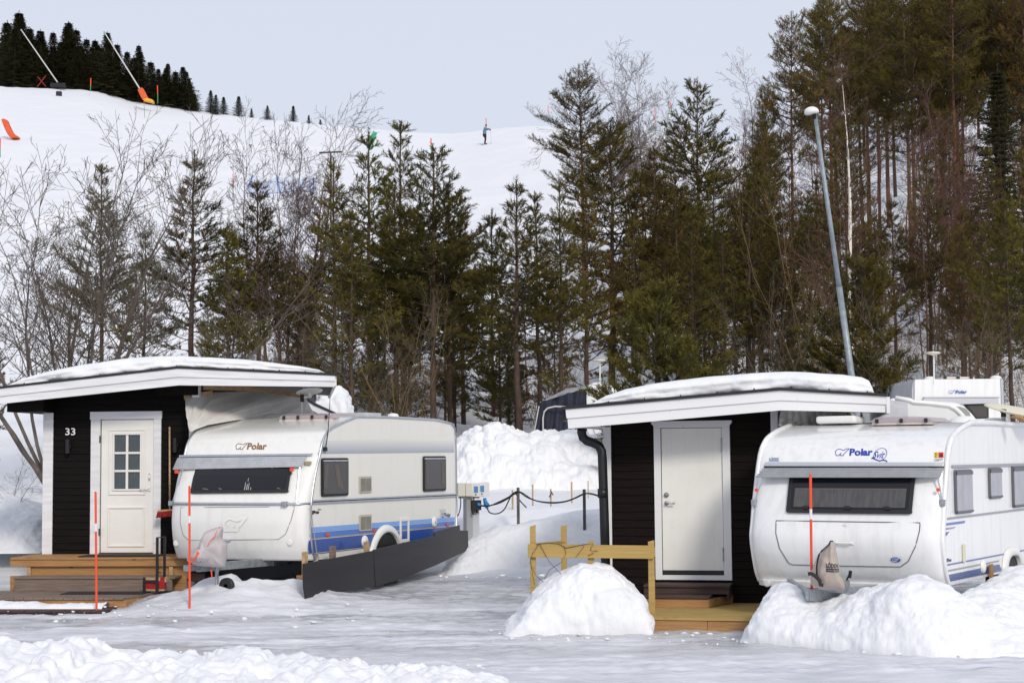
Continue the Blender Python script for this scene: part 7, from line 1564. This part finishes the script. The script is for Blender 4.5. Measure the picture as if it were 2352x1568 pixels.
# dark blue awning tent against a white caravan
Ya = 45.0; t_ = obj_at('awning_tent', pix(1225, 1010, Ya), 'dark navy awning tent with a pale piped door arch', 'awning')
P_ = [pix(u, v, Ya) for u, v in ((1222, 1020), (1238, 930), (1246, 921), (1290, 905), (1349, 892), (1352, 1020))]; l = t_.location
m = MB(); n_ = len(P_); nx_ = 30; G = []
for kx in range(nx_+1):
    t = kx/nx_; u = 1222+t*130; vt = np.interp(u, [1222, 1234, 1243, 1290, 1349, 1352], [1020, 935, 922, 905, 892, 892]); col = []
    for kz in range(16):
        v = vt+(1022-vt)*kz/15; q = pix(u, v, Ya); q.y += .10*vn(u/16., v/40., 0, 3)+.05*math.sin(u/3.2+v/30.); col.append(tuple(q-l))
    G.append(col)
m.grid(G); m.build('front_cloth', NAVY, t_, smooth=True)
m = MB(); tp = [pix(u, v, Ya-.02)-l for u, v in ((1240, 924), (1290, 907), (1350, 891))]; bk = [pix(u, v, Ya+2.4)-l for u, v in ((1246, 921), (1300, 893), (1350, 884))]; m.grid([[tuple(q) for q in tp], [tuple(q) for q in bk]]); m.build('roof_cloth', LTCL, t_, solid=.01)
m = MB(); m.grid([[tuple(pix(1222, 1020, Ya)-l), tuple(pix(1242, 923, Ya)-l)], [tuple(pix(1222, 1020, Ya)-l+Vector((0, 2.6, 0))), tuple(pix(1242, 923, Ya)-l+Vector((0, 2.6, 0)))]]); m.build('side_cloth', NAVY, t_)
m = MB(); m.tube([pix(u, v, Ya-.16)-l for u, v in ((1248, 1012), (1247, 960), (1250, 945), (1258, 937), (1275, 933), (1302, 934))], .022, 6); m.tube([pix(1223, 1015, Ya-.1)-l, pix(1238, 932, Ya-.1)-l], .018, 5); m.build('piping', M_('pale_piping', (.55, .53, .50), .6), t_)
c_ = obj_at('caravan', pix(1350, 1020, Ya-.1), 'white caravan behind the roof snow of the right hut, attached to the navy awning', 'caravan'); l = c_.location
slab_poly(c_, 'body', [(1351, 1030), (1350, 990), (1349, 900), (1350, 888), (1356, 884.5), (1420, 884.5), (1450, 886), (1452, 1030)], Ya-.1, 2.2, VANB, .03)
slab_poly(c_, 'edge_trim', [(1349.5, 1030), (1347, 900), (1347.5, 886), (1352, 883.5), (1358, 883.5), (1354, 890), (1354, 1030)], Ya-.14, .05, PLASW, .01)
m = MB(); q = pix(1369, 884, Ya+.5)-l; m.lathe([(.16, -.03), (.15, .03), (.08, .07), (0, .075)], (q.x, q.y, q.z), 16); m.build('roof_vent', PLASW, c_, smooth=True)
# rearmost caravan
Yc = 42.0; c_ = obj_at('caravan', pix(2200, 1000, Yc), 'rearmost white caravan with small blue lettering and a black front window', 'caravan'); l = c_.location
d6 = lambda cx, cy: ((3640+cx/5.158)*.5742, (1500+cy/5.158)*.5742)
slab_poly(c_, 'body', [d6(*q) for q in ((95, 1400), (95, 110), (112, 88), (1862, 72), (1880, 90), (1905, 700), (1908, 1400))], Yc, 5, VANB, .05)
slab_poly(c_, 'side_wall', [d6(*q) for q in ((1870, 70), (1925, 85), (1945, 700), (1955, 1400), (1905, 1400), (1882, 300))], Yc-.03, 4.8, M_('grey_side_panel', (.42, .45, .48), .4), .01); slab_poly(c_, 'side_wall', [d6(*q) for q in ((40, 300), (60, 150), (115, 86), (100, 1400), (40, 1400))], Yc+.05, 4.8, LTCL)  # grey panels on both side walls, the right one darker
slab_poly(c_, 'stone_guard', [d6(*q) for q in ((280, 490), (300, 470), (1825, 472), (1840, 610), (1640, 582), (1105, 598), (280, 560))], Yc-.14, .12, M_('pale_lilac_guard', (.50, .50, .54), .5), .01)
slab_poly(c_, 'front_rail', [d6(*q) for q in ((280, 466), (290, 440), (1860, 436), (1862, 462))], Yc-.08, .08, M_('silver_rail_far', (.60, .60, .62), .4), .01)
w_ = slab_poly(c_, 'window', [d6(*q) for q in ((1100, 598), (1625, 590), (1628, 890), (1340, 900))], Yc-.02, .03, RUB, .01); slab_poly(c_, 'pane', [d6(*q) for q in ((1180, 625), (1590, 618), (1592, 862), (1380, 870))], Yc-.03, .02, M_('brown_glass', (.055, .05, .045), .1, coat=.4))
LBF = M_('blue_lettering_far', (.03, .07, .42), .5)
def ymap(q, Y, l):
    P_ = [pix(u, v, Y)-l for u, v in q]; return lambda s, t: P_[0]*(1-s)*(1-t)+P_[1]*s*(1-t)+P_[2]*s*t+P_[3]*(1-s)*t
text('lettering', 'Polar', LBF, c_, ymap([d6(940, 378), d6(1175, 375), d6(1182, 310), d6(948, 310)], Yc-.03, l), .04); bear('bear_logo', LBF, c_, ymap([d6(798, 378), d6(930, 378), d6(930, 312), d6(798, 312)], Yc-.03, l), .05)
h_ = slab_poly(c_, 'roof_hatch', [d6(*q) for q in ((640, 80), (680, 35), (1310, 32), (1345, 75))], Yc+.4, .8, HB, .01)
for cx in (722, 992, 1262): q = pix(*d6(cx, 60), Yc+.38)-c_.location; m = MB(); m.box(q.x-.04, q.x+.04, q.y-.02, q.y+.0, q.z-.03, q.z+.04); m.build('hatch_catch', RUB, h_)
for cx, cy in ((405, 70), (1770, 50)): q = pix(*d6(cx, cy), Yc+.5)-l; m = MB(); m.lathe([(.14, -.03), (.13, .02), (.07, .05), (0, .055)], (q.x, q.y, q.z), 16); m.build('roof_vent', PLASW, c_, smooth=True)
# middle caravan whose rounded front shows over the right caravan roof
Ym = 27.5; c_ = obj_at('caravan', pix(2120, 1000, Ym), 'white caravan with a curved roof edge right behind the bright white caravan', 'caravan'); l = c_.location
slab_poly(c_, 'body', [d6(*q) for q in ((-420, 1500), (-420, 470), (0, 495), (500, 530), (900, 560), (1040, 590), (1130, 640), (1220, 720), (1300, 800), (1380, 900), (1500, 1500))], Ym+.3, 2.2, VANB, .06)
slab_poly(c_, 'side_wall', [d6(*q) for q in ((-300, 1500), (-300, 560), (0, 618), (400, 640), (780, 690), (900, 750), (980, 820), (1060, 930), (1110, 1500))], Ym-.02, .03, M_('pale_side_panel', (.70, .71, .71), .4))
m = MB()
for dy_, r_ in ((0, .04), (36, .022)): m.tube([pix(*d6(a, b+dy_), Ym)-l for a, b in ((-300, 470), (0, 520), (60, 575-20), (500, 590), (800, 625), (930, 690), (1020, 770), (1110, 870), (1170, 960))], r_, 6)
m.build('edge_trim', PLASW, c_, smooth=True)
slab_poly(c_, 'window', [d6(*q) for q in ((930, 640), (1050, 650), (1150, 690), (1230, 770), (1270, 900), (1180, 910), (1120, 830), (1030, 720))], Ym+.1, .2, M_('grey_front_window', (.30, .30, .30), .3, coat=.3))
m = MB(); 
m2_ = MB(); m2_.grid([[tuple(pix(*d6(a, b), Ym-.4)-l) for a, b in ((-640, 480), (-560, 560), (-560, 900))], [tuple(pix(*d6(a, b), Ym-.3)-l) for a, b in ((-60, 560), (-45, 700), (-45, 900))]]); m2_.build('awning_cloth', LTCL, c_, solid=.01)
# dish and curved plank on the roof of the right caravan
o = obj_at('satellite_dish', pix(*d6(1930, 930), 22.5), 'cream satellite dish seen edge on at the right picture edge', 'satellite dish'); l = o.location
m = MB(); m.tube([Vector((0, 0, -.05)), pix(*d6(1930, 840), 22.5)-l], .03, 8); m.build('mast', GALV, o); m = MB(); m.tube([pix(*d6(1930, 860), 22.5)-l, pix(*d6(1930, 700), 22.5)-l], .036, 8); q = pix(*d6(1870, 748), 22.5)-l; m.tube([q, pix(*d6(1990, 745), 22.5)-l], .02, 6); m.build('clamp', RUB, o)
c = pix(*d6(2200, 740), 22.5)-l; m = MB(); m.lathe([(0, -.05), (.22, -.035), (.42, .0), (.43, .01), (.40, .02), (.2, -.01), (0, -.02)], (0, 0, 0), 28); ds = m.build('dish', M_('cream_dish_face', (.72, .68, .52), .5), o, smooth=True); ds.matrix_local = Matrix.Translation(c) @ Matrix.Rotation(R(9), 4, 'Y') @ Matrix.Rotation(R(10), 4, 'X')
q = [pix(*d6(a, b), 21.6) for a, b in ((2160, 860), (2200, 825), (2270, 820), (2352, 870), (2420, 930), (2420, 980), (2352, 940), (2280, 890), (2200, 885))]; c = q[0].copy(); m = MB(); m.prism([((p_-c).x, (p_-c).z) for p_ in q], 0, .2); o = m.build('bent_board', WOODN, None, .01); o.location = c; tag(o, 'bent brown board lying on the roof at the right picture edge', 'board')
# snow covered hut roof behind the left caravan
Yh = 33.0; hh_ = obj_at('hut', pix(760, 1000, Yh), 'small hut behind the left caravan, only its snowy roof slope shows', 'hut'); l = hh_.location
slab_poly(hh_, 'roof', [(690, 903), (722, 925), (797, 960), (797, 964), (722, 931), (690, 912)], Yh, 2.2, ROOFB); slab_poly(hh_, 'barge_board', [(690, 912), (722, 931), (797, 964), (796, 969), (760, 962), (722, 945), (690, 925)], Yh+.02, .04, WHITEP); slab_poly(hh_, 'wall', [(690, 925), (790, 966), (790, 1050), (690, 1050)], Yh+.15, 1.9, M_('pale_hut_wall', (.5, .5, .5), .7))
st_ = [(u, v, Yh+1.0) for u, v in ((722, 925), (732, 900), (748, 888), (765, 887), (782, 892), (795, 903), (800, 925), (803, 945), (803, 958))]
out = []
for u, v, Y in st_: p_ = pix(u, v, Y); rb = pix(u, float(np.interp(u, [690, 722, 797, 810], [905, 926, 960, 966])), Y); out.append((p_.x, Y, p_.z, min(rb.z, p_.z-.02), .5, .8))
snow_ridge('roof_snow', 'lumpy snow clump on the roof slope behind the left caravan', out, 90, 50, .06, .07, 2.6, 2.2, .6, 91, fine=.02, cat='snow')
# rock in the left snow bank
m = MB(); n_ = 14; G = []
for a_ in np.linspace(-1.5, 1.5, 9): G.append([(.12*math.cos(a_)*math.cos(t)*(1+.2*vn(math.cos(t)*2, a_, 0, 3)), .10*math.cos(a_)*math.sin(t), .10*math.sin(a_)*(1+.15*vn(t, a_, 0, 7))) for t in np.linspace(0, 6.283, n_, endpoint=False)])
m.grid(G, wrap=True); o = m.build('rock', M_('dark_rock', (.06, .05, .045), .8, var=.4, vscale=8, bump=.5, bscale=12), None, smooth=True); o.location = pix(3, 1231, 29.4); tag(o, 'dark rock poking out of the snow at the left picture edge', 'rock')
